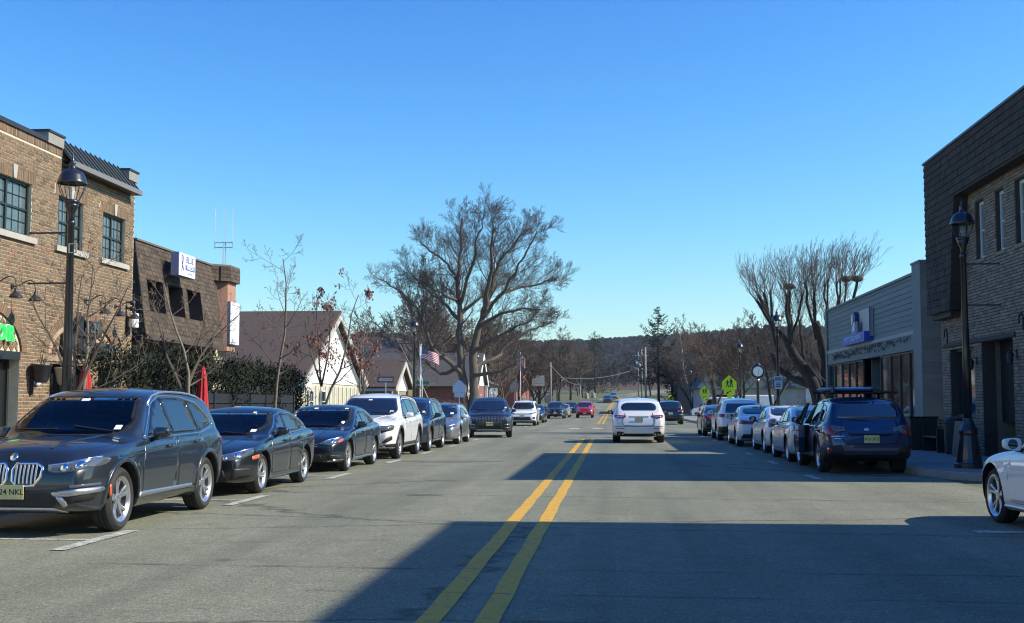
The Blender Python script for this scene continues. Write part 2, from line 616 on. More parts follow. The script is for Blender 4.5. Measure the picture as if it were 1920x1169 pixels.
WHEELS = {}
def wheel_meshes(r, rr, w, style, m_rim):
    key = (round(r, 3), round(rr, 3), style, m_rim.name)
    if key in WHEELS: return WHEELS[key]
    # axis x, outer face at +x
    t = MB()
    prof = [(rr - 0.005, -w / 2 + 0.01), (rr + 0.01, -w / 2), (r * 0.86, -w / 2 - 0.012), (r - 0.025, -w / 2 + 0.004), (r - 0.004, -w / 2 + 0.03)]
    for k in (-0.28, -0.05, 0.18):
        prof += [(r, w * k - 0.0), (r, w * (k + 0.16)), (r - 0.009, w * (k + 0.17)), (r - 0.009, w * (k + 0.215))]
    prof += [(r - 0.004, w / 2 - 0.03), (r - 0.025, w / 2 - 0.004), (r * 0.86, w / 2 + 0.012), (r * 0.84, w / 2 + 0.010), (rr + 0.012, w / 2), (rr - 0.004, w / 2 - 0.012)]
    t.lathe(prof, (0, 0, 0), 40, 'x', cap=False)
    tyre = t.mesh('tyre', M_RUB); tyre.polygons.foreach_set('use_smooth', [True] * len(tyre.polygons)); tyre.set_sharp_from_angle(angle=R(35))
    m = MB()
    m.lathe([(rr - 0.03, -w / 2 + 0.02), (rr - 0.035, w / 2 - 0.04), (rr - 0.014, w / 2 - 0.012), (rr + 0.006, w / 2 - 0.002), (rr + 0.009, w / 2 - 0.012)], (0, 0, 0), 40, 'x', cap=False)
    n, twin, wid, twist = style
    xo = w / 2 - 0.03
    for i in range(n):
        for d in ((-1, 1) if twin else (0,)):
            g0 = 2 * PI * i / n + (0.13 * d)
            g1 = 2 * PI * i / n + (0.19 * d if twin == 2 else 0.13 * d) + twist
            pts = []
            for q_ in range(5):
                u = q_ / 4
                rad = lerp(0.05, rr - 0.022, u)
                g = lerp(2 * PI * i / n + 0.1 * d, g1, u)
                pts.append((rad, g, lerp(xo - 0.012, xo + 0.008, u) - 0.02 * math.sin(PI * u) * 0.5, lerp(wid * 1.15, wid, u)))
            vs = []
            for rad, g, x, ww in pts:
                c, s_ = math.cos(g), math.sin(g)
                tx, tz = -s_ * ww / 2, c * ww / 2
                y, z = rad * c, rad * s_
                vs += [(x - 0.035, y - tx * 0.9, z - tz * 0.9), (x - 0.006, y - tx, z - tz), (x, y - tx * 0.55, z - tz * 0.55), (x, y + tx * 0.55, z + tz * 0.55), (x - 0.006, y + tx, z + tz), (x - 0.035, y + tx * 0.9, z + tz * 0.9)]
            fs = []
            for q_ in range(4):
                a = 6 * q_
                for k in range(5):
                    fs.append((a + k, a + k + 1, a + 6 + k + 1, a + 6 + k))
            m.add(vs, fs)
    m.lathe([(0.0, xo + 0.006), (0.03, xo + 0.004), (0.062, xo - 0.006), (0.068, xo - 0.05)], (0, 0, 0), 18, 'x', cap=False)
    m.cur = 1
    m.lathe([(0.0, 0.0), (rr - 0.05, 0.0), (rr - 0.03, -0.03)], (0, 0, 0), 24, 'x', cap=False)   # brake disc and drum behind the spokes
    m.cur = 0
    rim = m.mesh('rim', [m_rim, M_BLK]); rim.polygons.foreach_set('use_smooth', [True] * len(rim.polygons)); rim.set_sharp_from_angle(angle=R(35))
    WHEELS[key] = (tyre, rim)
    return WHEELS[key]

def car(q, x, y, rz, label, group=None, cat='car', name='parked_car', steer=0.0):
    """x, y = middle of the wheelbase on the ground; nose towards +y turned by rz"""
    B = Body(q)
    root = thing(name, label, cat, (x, y, 0), rz, group)
    det = q.get('det', 2)
    body = obj('body', B.me, root)
    body.name = 'body'
    y0, W, L, fo, wb, r = B.y0, B.W, B.L, B.fo, B.wb, q['r']
    tm = q.get('trim', M_CHROME)
    # glass
    def xs_at(t): return B.ring(t)[15][0]
    def ztop(t, k=15): return B.ring(t)[k][1]
    sw = q['wind']                      # (s cowl, s header)
    ed = []
    for i in range(7):
        t = lerp(sw[0], sw[1], i / 6); ed.append((xs_at(t) - lerp(0.0, 0.01, i / 6), ztop(t)))
    poly = [(a, b) for a, b in ed] + [(-a, b) for a, b in ed[::-1]]
    clear = q.get('cabin')
    B.patch('F', rounded(poly, 0.05, 2), 0.004, 0.09).build('windscreen', M_CLEAR if clear else M_GLASS, root, smooth=True)
    if clear:                           # open the shell behind the glass and furnish the cabin
        bm = bmesh.new(); bm.from_mesh(B.me)
        def inside(x, z):
            for (xa, za), (xb, zb) in zip(ed, ed[1:]):
                if za <= z <= zb: return abs(x) < lerp(xa, xb, (z - za) / max(1e-6, zb - za)) - .02
            return False
        dl = [f for f in bm.faces if f.normal.y > .15 and f.calc_center_median().y < y0 - sw[0] + .1 and f.calc_center_median().y > y0 - sw[1] - .1 and inside(f.calc_center_median().x, f.calc_center_median().z)]
        bmesh.ops.delete(bm, geom=dl, context='FACES'); bm.to_mesh(B.me); bm.free()
        edl = [(a - .012, b) for a, b in ed]
        B.line('F', [(a, b) for a, b in edl] + [(-a, b) for a, b in edl[::-1]], .085, .0015, closed=True).build('windscreen_border', M_SEAM, root)
        yc = y0 - sw[0]; zc = ztop(sw[0]); zr = ztop(sw[1])
        MB().prism([(-.66, yc - .05, zc - .06), (-.66, yc - .55, zc - .03), (-.66, yc - .75, zc - .10), (-.66, yc - .80, zc - .45), (-.66, yc - .05, zc - .45)], (1.32, 0, 0)).build('dashboard', M_TRIM, root)
        for sx in (-.37, .37):
            ys = yc - 1.35; mb = MB()
            mb.box((sx, ys + .05, zc - .42), (.50, .55, .16)); mb.box((sx, ys - .28, zc - .10), (.48, .16, .62), 0, -.22)
            st = mb.build('front_seat', M_SEAT, root)
            hb = MB(); hb.sphere((sx, ys - .37, zc + .30), .135, .06, .10, 12, 8); hb.build('headrest', M_SEAT, st, smooth=True)
        MB().box((0, yc - 2.25, zc - .1), (1.2, .2, .75), 0, -.2).build('rear_seat', M_SEAT, root)
        for sx in (-.38, 0, .38): MB().sphere((sx, yc - 2.36, zc + .28), .12, .05, .08, 10, 6).build('headrest', M_SEAT, root, smooth=True)
        MB().b2(-.72, .72, yc - 3.0, yc - .2, zc - .62, zc - .56).build('cabin_floor', M_TRIM, root)
        E = Matrix.Translation(Vector((-.37, yc - .72, zc + .0))) @ Matrix.Rotation(-.45, 4, 'X')
        mb = MB(); mb.tube([tuple(E @ Vector((.18 * math.cos(a * PI / 10), 0, .18 * math.sin(a * PI / 10)))) for a in range(21)], .016, 6, cap=False)
        mb.tube([tuple(E @ Vector((-.17, 0, 0))), tuple(E @ Vector((.17, 0, 0)))], .022, 6); mb.build('steering_wheel', M_BLK, root, smooth=True)
        MB().box((0, y0 - sw[1] + .22, zr - .11), (.24, .03, .07)).build('rear_view_mirror', M_BLK, root)
    rw = q['rearw']
    if rw:
        if isinstance(rw[0], (tuple, list)):
            poly = rw
        else:
            ed = []
            for i in range(6):
                t = lerp(rw[1], rw[0], i / 5); ed.append((xs_at(t) - 0.03, ztop(t)))
            poly = [(a, b) for a, b in ed] + [(-a, b) for a, b in ed[::-1]]
        B.patch('B', rounded(poly, q.get('rwr', 0.06), 3), 0.004, 0.09).build('rear_window', M_GLASS, root, smooth=True)
    for ax in ('L', 'R'):
        for d in q['dlo']:
            B.patch(ax, rounded(d, 0.03, 2), 0.003, 0.09).build('side_window', M_GLASS, root, smooth=True)
        if q.get('dlo_line') and det > 1:
            B.line(ax, rounded(q['dlo_line'], 0.06, 3), q.get('dlw', 0.020), 0.011, closed=True).build('window_trim', tm, root, smooth=True)
        if q.get('bp'):
            mb = MB()
            for d in q['bp']: B.patch(ax, d, 0.002, 0.1, mb)
            mb.build('window_pillar', M_GLOSS, root, smooth=True)
    # doors, seams, handles
    if det > 1:
        for ax in ('L', 'R'):
            sx = -1 if ax == 'L' else 1
            for i, d in enumerate(q['doors']):
                if (ax, i) in q.get('skip_doors', ()):
                    B.patch(ax, d, 0.004, 0.12).build('door_opening', M_SEAM, root); continue
                dn = B.patch(ax, rounded(d, 0.05, 2), 0.0035, 0.08)
                do = dn.build('door', q['paint'], root, smooth=True)
                B.line(ax, rounded(d, 0.05, 2), 0.010, 0.0012, closed=True).build('door_seam', M_SEAM, do)
                hs = max(p[0] for p in d) - 0.28
                hz = q.get('hz', B.belt(hs) - 0.10)
                h, n = B.hit(ax, hs, hz)
                mb = MB()
                mb.tube([(h.x - sx * 0.005, h.y + 0.095, h.z), (h.x + sx * 0.032, h.y + 0.07, h.z + 0.002), (h.x + sx * 0.036, h.y, h.z + 0.004), (h.x + sx * 0.032, h.y - 0.07, h.z + 0.002), (h.x - sx * 0.005, h.y - 0.095, h.z)], 0.013, 6)
                mb.build('handle', q.get('handle_m', q['paint']), do, smooth=True)
            for c in q.get('creases', ()):
                B.line(ax, c, 0.02, 0.006).build('body_crease', q['paint'], root, smooth=True)
        if q.get('hood'):
            h0, h1 = q['hood']
            mb = MB()
            B.line('T', [(-B.half(h1) * 0.80, h1 - 0.05), (-B.half((h0 + h1) / 2) * 0.85, (h0 + h1) / 2), (-B.half(h0) * 0.80, h0 + 0.06), (-B.half(h0) * 0.4, h0), (0, h0 - 0.01), (B.half(h0) * 0.4, h0), (B.half(h0) * 0.80, h0 + 0.06), (B.half((h0 + h1) / 2) * 0.85, (h0 + h1) / 2), (B.half(h1) * 0.80, h1 - 0.05)], 0.009, 0.0012, mb)
            mb.build('bonnet_seam', M_SEAM, root)
            mb = MB()
            for sx in (-1, 1):
                B.line('T', [(sx * B.half(h1) * 0.5, h1 - 0.04), (sx * B.half(h0) * 0.42, h0 + 0.1)], 0.03, 0.007, mb)
            mb.build('bonnet_crease', q['paint'], root, smooth=True)
            # cowl and wipers
            mb = MB()
            for sx in (-0.55, 0.15):
                a, _ = B.hit('T', sx - 0.02, sw[0] + 0.03); b, _ = B.hit('T', sx + 0.5, sw[0] + 0.10)
                mb.tube([a + Vector((0, 0, 0.02)), b + Vector((0, 0, 0.015))], 0.009, 5)
            mb.build('wiper', M_BLK, root)
    # wheel arches and lower cladding
    cl = q.get('clad')
    for ax in ('L', 'R'):
        if cl:
            for wc in (fo, fo + wb):
                pl = arc(wc, r + 0.01, r + 0.055, -18, 198, 14) + arc(wc, r + 0.01, r + 0.055 + cl, 198, -18, 14)
                B.patch(ax, pl, 0.012, 0.10).build('wheel_arch', q.get('clad_m', M_BLK), root, smooth=True)
        sl = q.get('sill')
        if sl:
            B.patch(ax, rounded([(fo + r + 0.1, B.bot(fo + r) + 0.02), (fo + wb - r - 0.1, B.bot(fo + wb) + 0.02), (fo + wb - r - 0.1, sl[1]), (fo + r + 0.1, sl[0])], 0.02), 0.010, 0.14).build('sill_cladding', q.get('clad_m', M_BLK), root, smooth=True)
        if q.get('sidestrip'):
            a = q['sidestrip']
            B.patch(ax, rounded(a, 0.02), 0.014, 0.12).build('side_strip', q.get('strip_m', M_SATIN), root, smooth=True)
    # front and rear details: (name, axis, polygon, material, offset, mirror?)
    for it in q.get('front', ()) :
        nm, ax, poly, m_, off, mir = it[:6]
        for sx in ((1, -1) if mir else (1,)):
            if ax in ('L', 'R'):
                for a2 in ('L', 'R'):
                    B.patch(a2, poly, off, 0.05).build(nm, m_, root, smooth=True)
                break
            pl = [(sx * a, b) for a, b in poly]
            if len(poly) > 3 and len(it) < 7: pl = rounded(pl, 0.025, 2)
            B.patch(ax, pl, off, q.get('pd', 0.045)).build(nm, m_, root, smooth=True)
    for it in q.get('bars', ()):                                     # grille bars: (name, axis, path, width, material, mirror)
        nm, ax, paths, w_, m_, mir = it
        for sx in ((1, -1) if mir else (1,)):
            mb = MB()
            for pth in paths:
                B.line(ax, [(sx * a, b) for a, b in pth], w_, 0.014, mb, dens=0.06)
            mb.build(nm, m_, root, smooth=True)
    # number plates
    for ax, key in (('F', 'fplate'), ('B', 'rplate')):
        if q.get(key):
            px, pz, txt = q[key]
            h, n = B.hit(ax, px, pz)
            sy = 1 if ax == 'F' else -1
            mb = MB().box((px, h.y + sy * 0.022, pz), (0.31, 0.012, 0.155))
            po = mb.build('number_plate', M_PLATE, root)
            if txt and det > 1:
                lettering('plate_lettering', txt, 0.085, M_INK, po, (px, h.y + sy * 0.030, pz), PI if ax == 'F' else 0, 0.001, 0.001)
    # mirrors
    ms, mz = q['mirror']
    for sx in (-1, 1):
        h, n = B.hit('L' if sx < 0 else 'R', ms, mz - 0.06)
        mb = MB()
        mb.sphere((0, 0, 0), 1, 1, 1, 18, 12)
        se = lambda v, e: math.copysign(abs(v) ** e, v)
        for i in range(len(mb.v)):                                   # rounded housing, flat mirror face at the back, tapering outwards
            p = mb.v[i]; a = se(p[0], .55); b = se(p[1], .8); c = se(p[2], .6)
            mb.v[i] = (h.x + sx * 0.13 + sx * a * .105, max(h.y + b * (.085 - .02 * a), h.y - .045), mz + .02 + c * (.072 - .014 * a) + .006 * a)
        mo = mb.build('side_mirror', q.get('mirror_m', q['paint']), root, smooth=True)
        MB().tube([(h.x - sx * 0.02, h.y, mz - 0.06), (h.x + sx * 0.09, h.y, mz - 0.035)], 0.028, 8).build('mirror_stalk', M_BLK, mo, smooth=True)
        MB().lathe([(0.0, 0), (0.056, 0.0), (0.06, 0.004)], (h.x + sx * 0.13, h.y - 0.0475, mz + 0.02), 14, 'y').build('mirror_glass', M_GLASS, mo)
    # roof rails
    if q.get('rails'):
        a, b, m_ = q['rails']
        for sx in (-1, 1):
            pts = []
            for i in range(9):
                t = lerp(a, b, i / 8); P = B.ring(t)[13]
                up = 0.05 * min(1, math.sin(PI * i / 8) * 2.2)
                pts.append((sx * (P[0] - 0.02), y0 - t, P[1] + up - 0.004))
            mb = MB().tube(pts, 0.017, 6)
            mb.build('roof_rail', m_, root, smooth=True)
    if q.get('fin') and det > 1:
        t = q['fin']; h, n = B.hit('T', 0, t)
        MB().prism([(-0.025, h.y + 0.09, h.z - 0.01), (0.025, h.y + 0.09, h.z - 0.01), (0.02, h.y - 0.07, h.z - 0.01), (-0.02, h.y - 0.07, h.z - 0.01)], (0, -0.05, 0.06)).build('antenna_fin', q['paint'], root)
    # stickers inside the windscreen
    for (sx_, sz_, w_, h_) in q.get('stickers', ()):
        B.patch('F', [(sx_ - w_ / 2, sz_ - h_ / 2), (sx_ + w_ / 2, sz_ - h_ / 2), (sx_ + w_ / 2, sz_ + h_ / 2), (sx_ - w_ / 2, sz_ + h_ / 2)], 0.006, 0.1, skirt=0).build('windscreen_sticker', M_WHT, root)
    # wheels
    w = q.get('tw', 0.225)
    ty, rim = wheel_meshes(r, q['rim'], w, q.get('spokes', (5, 1, 0.035, 0.0)), q.get('rim_m', M_ALLOY))
    for wc in (fo, fo + wb):
        for sx in (-1, 1):
            o = obj('wheel', ty, root)
            o.location = (sx * (W / 2 - 0.035 - w / 2), y0 - wc, r)
            o.rotation_euler = (rnd.random() * 6, 0, (PI if sx < 0 else 0) + (steer if wc == fo else 0))
            ri = obj('rim', rim, o)
    q['_B'] = B
    return root
# ------------------------------------------------------------ car shapes (distances from the front bumper, metres)
def suv(**k):
    q = dict(L=4.7, W=1.89, wb=2.86, fo=0.86, r=0.365, rim=0.245,
        top=[(0, .80), (.04, .90), (.12, .955), (.35, 1.01), (.9, 1.07), (1.28, 1.10), (1.42, 1.15), (1.62, 1.28), (2.12, 1.575), (2.35, 1.635), (2.8, 1.675), (3.3, 1.67), (3.9, 1.625), (4.22, 1.575), (4.36, 1.47), (4.55, 1.16), (4.64, 1.05), (4.68, .98), (4.7, .90)],
        belt=[(0, .74), (.3, .88), (1.3, 1.0), (3.0, 1.04), (4.3, 1.08), (4.7, .95)],
        bot=[(0, .30), (.3, .24), (1, .22), (3.7, .22), (4.4, .30), (4.7, .38)],
        wind=(1.36, 2.14), rearw=(4.27, 4.55), lean=.36,
        dlo=[[(1.72, 1.06), (2.52, 1.065), (2.50, 1.52), (2.30, 1.50), (2.12, 1.40)], [(2.60, 1.065), (3.42, 1.08), (3.38, 1.50), (3.05, 1.53), (2.58, 1.525)], [(3.50, 1.085), (4.02, 1.16), (3.95, 1.30), (3.72, 1.44), (3.46, 1.49)]],
        dlo_line=[(1.58, 1.04), (3.5, 1.06), (4.12, 1.15), (4.06, 1.26), (3.75, 1.47), (3.2, 1.55), (2.5, 1.56), (2.12, 1.45)],
        bp=[[(2.51, 1.07), (2.61, 1.07), (2.58, 1.53), (2.49, 1.53)], [(3.41, 1.09), (3.51, 1.09), (3.47, 1.49), (3.37, 1.50)]],
        doors=[[(1.42, .36), (2.50, .36), (2.56, .70), (2.56, 1.03), (1.52, 1.01), (1.40, .70)], [(2.60, .36), (3.28, .38), (3.44, .66), (3.56, .90), (3.52, 1.05), (2.60, 1.03)]],
        hood=(.16, 1.34), mirror=(1.80, 1.08), rails=(2.15, 4.1, M_SATIN), fin=3.8, clad=.045, sill=(.36, .36), spokes=(5, 1, .036, 0), stickers=[(-.5, 1.2, .06, .05)],
        front=[('headlight', 'F', [(.44, .78), (.80, .86), (.90, .84), (.86, .75), (.6, .70), (.46, .71)], M_LENS, .008, True),
               ('grille', 'F', [(.03, .70), (.06, .83), (.30, .83), (.36, .76), (.28, .58), (.07, .58)], M_GLOSS, .006, True),
               ('bumper_intake', 'F', [(-.62, .32), (.62, .32), (.52, .46), (-.52, .46)], M_BLK, .006, False),
               ('tail_light', 'B', [(.50, .98), (.86, 1.00), (.90, .90), (.74, .84), (.52, .88)], M_RED, .008, True),
               ('bumper_lower', 'B', [(-.85, .36), (.85, .36), (.85, .54), (-.85, .54)], M_BLK, .008, False)])
    q.update(k)
    return q

def sedan(**k):
    q = dict(L=4.63, W=1.80, wb=2.70, fo=.90, r=.325, rim=.225, tw=.215,
        top=[(0, .60), (.04, .68), (.12, .725), (.35, .78), (.8, .86), (1.22, .915), (1.36, .95), (1.55, 1.04), (2.2, 1.33), (2.4, 1.385), (2.75, 1.415), (3.15, 1.385), (3.7, 1.23), (4.15, 1.075), (4.3, 1.045), (4.5, 1.03), (4.57, .99), (4.61, .90), (4.63, .82)],
        belt=[(0, .58), (.3, .72), (1.2, .88), (3.0, .95), (4.2, .98), (4.63, .86)],
        bot=[(0, .22), (.3, .18), (1, .16), (3.7, .17), (4.4, .24), (4.63, .32)],
        wind=(1.30, 2.24), rearw=(3.28, 4.08), lean=.36, crown=.04, flare=.016,
        dlo=[[(1.62, .935), (2.44, .96), (2.42, 1.275), (2.25, 1.255), (2.05, 1.17)], [(2.52, .965), (3.28, .99), (3.20, 1.20), (3.0, 1.255), (2.50, 1.285)], [(3.36, 1.0), (3.66, 1.03), (3.52, 1.10), (3.30, 1.18)]],
        dlo_line=[(1.50, .915), (2.6, .945), (3.4, .975), (3.74, 1.03), (3.45, 1.16), (3.05, 1.275), (2.5, 1.315), (2.12, 1.245)],
        bp=[[(2.43, .96), (2.53, .965), (2.51, 1.29), (2.41, 1.285)], [(3.27, .99), (3.37, 1.0), (3.31, 1.17), (3.19, 1.20)]],
        doors=[[(1.36, .30), (2.42, .30), (2.48, .60), (2.48, .93), (1.44, .88), (1.34, .60)], [(2.52, .30), (3.14, .32), (3.30, .55), (3.46, .80), (3.40, .96), (2.52, .935)]],
        hood=(.15, 1.28), mirror=(1.72, .97), fin=3.3, spokes=(5, 2, .026, .25), stickers=[(-.45, 1.0, .09, .05)], trim=M_CHROME, dlw=.014,
        front=[('headlight', 'F', [(.36, .62), (.62, .68), (.82, .72), (.84, .64), (.66, .585), (.38, .57)], M_LENS, .008, True),
               ('grille', 'F', [(-.40, .56), (.40, .56), (.42, .615), (-.42, .615)], M_GLOSS, .007, False),
               ('bumper_intake', 'F', [(-.52, .24), (.52, .24), (.44, .44), (-.44, .44)], M_BLK, .006, False),
               ('tail_light', 'B', [(.44, .90), (.82, .93), (.85, .80), (.70, .74), (.46, .78)], M_RED, .008, True),
               ('bumper_lower', 'B', [(-.80, .30), (.80, .30), (.74, .44), (-.74, .44)], M_BLK, .008, False)])
    q.update(k)
    return q
# ------------------------------------------------------------ ground, road, pavements
def zg(y):
    """height of the ground along the road: level through the town, then a long gentle rise and the wooded hill"""
    z = 0.026 * max(0, y - 165) * sstep(150, 260, y)
    return z
def zh(x, y):
    h = zg(y)
    h += sstep(430, 900, y) * (19 + 3 * math.sin(x * 0.008 + 1.0) + 2 * math.sin(x * 0.021) + 8 * sstep(20, 160, x) + 8 * sstep(-20, -200, x))
    return h
def rx(y):
    """the far road swings to the right"""
    return 22 * sstep(170, 420, y) * ((y - 170) / 250 if y > 170 else 0)

M_GRASS = mat('winter_grass', (0.115, 0.105, 0.05), 0.95, var=0.45, vscale=0.35, bump=0.5, bscale=6, col2=(0.13, 0.14, 0.05))
def asphalt(name, col):
    m = mat(name, col, 0.88)
    nt = m.node_tree; L = nt.links; p = nt.nodes['Principled BSDF']
    tc = _nd(nt, 'ShaderNodeTexCoord')
    def noise(sc, det=4, stretch=None, ro=.6):
        n = _nd(nt, 'ShaderNodeTexNoise'); n.inputs['Scale'].default_value = sc; n.inputs['Detail'].default_value = det; n.inputs['Roughness'].default_value = ro
        v = tc.outputs['Object']
        if stretch:
            mp = _nd(nt, 'ShaderNodeMapping'); mp.inputs['Scale'].default_value = stretch; L.new(v, mp.inputs[0]); v = mp.outputs[0]
        L.new(v, n.inputs['Vector']); return n.outputs['Fac']
    def ramp(f, stops):
        r = _nd(nt, 'ShaderNodeValToRGB'); e = r.color_ramp.elements
        while len(e) < len(stops): e.new(.5)
        for i, (a, c) in enumerate(stops): e[i].position = a; e[i].color = (c, c, c, 1)
        L.new(f, r.inputs[0]); return r.outputs[0]
    def mul(a, b, f=1.0):
        x = _nd(nt, 'ShaderNodeMix', data_type='RGBA', blend_type='MULTIPLY'); x.inputs[0].default_value = f
        L.new(a, x.inputs[6]); L.new(b, x.inputs[7]); return x.outputs[2]
    base = _nd(nt, 'ShaderNodeRGB'); base.outputs[0].default_value = (*col, 1)
    c = mul(base.outputs[0], ramp(noise(0.5, 5, (1, .25, 1)), [(.3, .80), (.7, 1.18)]))      # broad wear along the lanes
    c = mul(c, ramp(noise(2.2, 6), [(.25, .85), (.75, 1.14)]))
    c = mul(c, ramp(noise(0.28, 3, (3.2, .10, 1)), [(.34, .78), (.5, 1.0), (.66, 1.12)]))       # tyre-polished tracks and oily lanes
    c = mul(c, ramp(noise(1.3, 2), [(.24, .62), (.33, .95), (.36, 1.0)]), .8)                   # drips and stains
    c = mul(c, ramp(noise(55, 3), [(.30, .5), (.5, .98), (.66, 1.5)]))
    c = mul(c, ramp(noise(17, 4, None, .75), [(.30, .52), (.45, .96), (.56, 1.03), (.68, 1.6)]))                      # stone chips
    vo = _nd(nt, 'ShaderNodeTexVoronoi'); vo.inputs['Scale'].default_value = 34; L.new(tc.outputs['Object'], vo.inputs['Vector'])
    c = mul(c, ramp(vo.outputs['Distance'], [(.0, 1.9), (.14, 1.12), (.4, .96), (.9, .92)]))
    # fine cracks, mostly across the road
    w = noise(0.9, 3)
    cv = _nd(nt, 'ShaderNodeTexVoronoi', feature='DISTANCE_TO_EDGE'); cv.inputs['Scale'].default_value = 0.16
    mp = _nd(nt, 'ShaderNodeMapping'); mp.inputs['Scale'].default_value = (0.35, 1.3, 1); L.new(tc.outputs['Object'], mp.inputs[0])
    ad = _nd(nt, 'ShaderNodeMix', data_type='RGBA', blend_type='ADD'); ad.inputs[0].default_value = .35
    nn = _nd(nt, 'ShaderNodeTexNoise'); nn.inputs['Scale'].default_value = 2.4; nn.inputs['Detail'].default_value = 5; L.new(tc.outputs['Object'], nn.inputs['Vector'])
    L.new(mp.outputs[0], ad.inputs[6]); L.new(nn.outputs['Color'], ad.inputs[7]); L.new(ad.outputs[2], cv.inputs['Vector'])
    c = mul(c, ramp(cv.outputs['Distance'], [(.0, .30), (.004, .70), (.009, 1)]), .85)
    L.new(c, p.inputs['Base Color'])
    b = _nd(nt, 'ShaderNodeBump'); b.inputs['Strength'].default_value = .35; b.inputs['Distance'].default_value = .01
    L.new(noise(60, 3), b.inputs['Height']); L.new(b.outputs[0], p.inputs['Normal'])
    return m
M_ASPH = asphalt('asphalt', (0.176, 0.180, 0.124))
M_PATCH = asphalt('asphalt_patch', (0.125, 0.127, 0.10))
M_CONC = mat('concrete', (0.30, 0.29, 0.26), 0.85, var=0.18, vscale=1.6, bump=0.2, bscale=50)
M_KERB = mat('kerb_concrete', (0.34, 0.33, 0.30), 0.85, var=0.25, vscale=2.5, bump=0.2, bscale=40)
def worn(name, col, thr=0.5):
    m = mat(name, col, 0.75)
    nt = m.node_tree; p = nt.nodes['Principled BSDF']; L = nt.links
    tc = _nd(nt, 'ShaderNodeTexCoord')
    n = _nd(nt, 'ShaderNodeTexNoise'); n.inputs['Scale'].default_value = 7; n.inputs['Detail'].default_value = 9; n.inputs['Roughness'].default_value = .8
    L.new(tc.outputs['Object'], n.inputs['Vector'])
    r = _nd(nt, 'ShaderNodeValToRGB'); r.color_ramp.elements[0].position = thr - .08; r.color_ramp.elements[1].position = thr + .08
    L.new(n.outputs['Fac'], r.inputs[0])
    mx = _nd(nt, 'ShaderNodeMix', data_type='RGBA'); mx.inputs[7].default_value = (*col, 1); mx.inputs[6].default_value = (.13, .125, .10, 1)
    n2 = _nd(nt, 'ShaderNodeTexNoise'); n2.inputs['Scale'].default_value = 2.0; n2.inputs['Detail'].default_value = 4
    L.new(tc.outputs['Object'], n2.inputs['Vector'])
    m2 = _nd(nt, 'ShaderNodeMix', data_type='RGBA', blend_type='MULTIPLY'); m2.inputs[0].default_value = .5
    L.new(r.outputs[0], mx.inputs[0]); L.new(mx.outputs[2], m2.inputs[6]); L.new(n2.outputs['Color'], m2.inputs[7])
    L.new(mx.outputs[2], p.inputs['Base Color'])
    return m
M_YEL = worn('yellow_line_paint', (0.60, 0.335, 0.030), 0.41)
M_WLINE = worn('white_line_paint', (0.48, 0.48, 0.42), 0.46)

ys = [-60, -20, 0, 20, 40, 60, 80, 100, 120, 140] + [150 + 15 * i for i in range(20)] + [450 + 25 * i for i in range(20)] + [1000, 1100, 1300]
xs = [-900, -700, -520, -400, -300, -220, -160, -110, -70, -40, -20, 0, 20, 40, 70, 110, 160, 220, 300, 400, 520, 700, 900]
mb = MB()
vs = [(x, y, zh(x, y) - 0.02) for y in ys for x in xs]
n = len(xs)
mb.add(vs, [(j * n + i, j * n + i + 1, (j + 1) * n + i + 1, (j + 1) * n + i) for j in range(len(ys) - 1) for i in range(n - 1)])
tag(mb.build('ground', M_GRASS, smooth=True), kind='structure')

KL, KR = -8.05, 6.15                       # kerb faces
def strip(name, segs, m, dz, kind='structure'):
    """sheet following the ground: segs = [(y, x0, x1)]"""
    mb = MB()
    vs = []
    for y, a, b in segs: vs += [(a, y, zg(y) + dz), (b, y, zg(y) + dz)]
    mb.add(vs, [(2 * i, 2 * i + 1, 2 * i + 3, 2 * i + 2) for i in range(len(segs) - 1)])
    return tag(mb.build(name, m, smooth=True), kind=kind)
seg = [(-60, KL, KR + 0.2), (0, KL, KR + 0.2), (60, KL, KR + 0.2), (120, KL, KR + 0.2), (150, KL, KR)]
seg += [(y, lerp(KL, -5.2, sstep(150, 185, y)) + rx(y), lerp(KR, 3.4, sstep(150, 185, y)) + rx(y)) for y in range(160, 470, 10)]
strip('road', seg, M_ASPH, 0.0)
tag(MB().quad((KR + .2, 13.6, .0), (60, 13.6, .0), (60, 22.0, .0), (KR + .2, 22.0, .0)).build('side_street', M_ASPH), kind='structure')
tag(MB().quad((-60, 56.5, .0), (KL, 56.5, .0), (KL, 64.5, .0), (-60, 64.5, .0)).build('cross_street', M_ASPH), kind='structure')
tag(MB().quad((KR + .2, 76, .0), (60, 76, .0), (60, 84, .0), (KR + .2, 84, .0)).build('far_side_street', M_ASPH), kind='structure')
# pavements: a bed with slabs
def pavement(x0, x1, y0, y1, name='pavement', sl=1.5, kx=None, corner=None):
    bed = tag(MB().b2(x0, x1, y0, y1, -.1, .118).build(name, M_CONC), kind='structure')
    nx = max(1, round((x1 - x0) / sl)); ny = int((y1 - y0) / sl)
    w = (x1 - x0) / nx
    me = MB().b2(-w / 2 + .008, w / 2 - .008, -sl / 2 + .008, sl / 2 - .008, 0, .014).mesh('slab', M_SLAB)
    for j in range(min(ny, 26)):
        for i in range(nx):
            o = obj('slab', me, bed); o.location = (x0 + w * (i + .5), y0 + sl * (j + .5), .118 + rnd.uniform(0, .003))
            if corner and corner(o.location.x, o.location.y): bpy.data.objects.remove(o)
    return bed
M_SLAB = mat('pavement_slab', (0.31, 0.30, 0.275), 0.85, var=0.2, vscale=1.3, bump=0.15, bscale=60, rand='object', ramt=0.1)
pavement(-11.5, KL - .16, -10, 56.0)
pavement(-12.5, KL - .16, 65.0, 150)
pavement(KR + .16 + 1.6, 9.42, 23.9, 76)
pavement(KR + .16, KR + 1.76, 25.2, 76, 'kerbside_pavement')
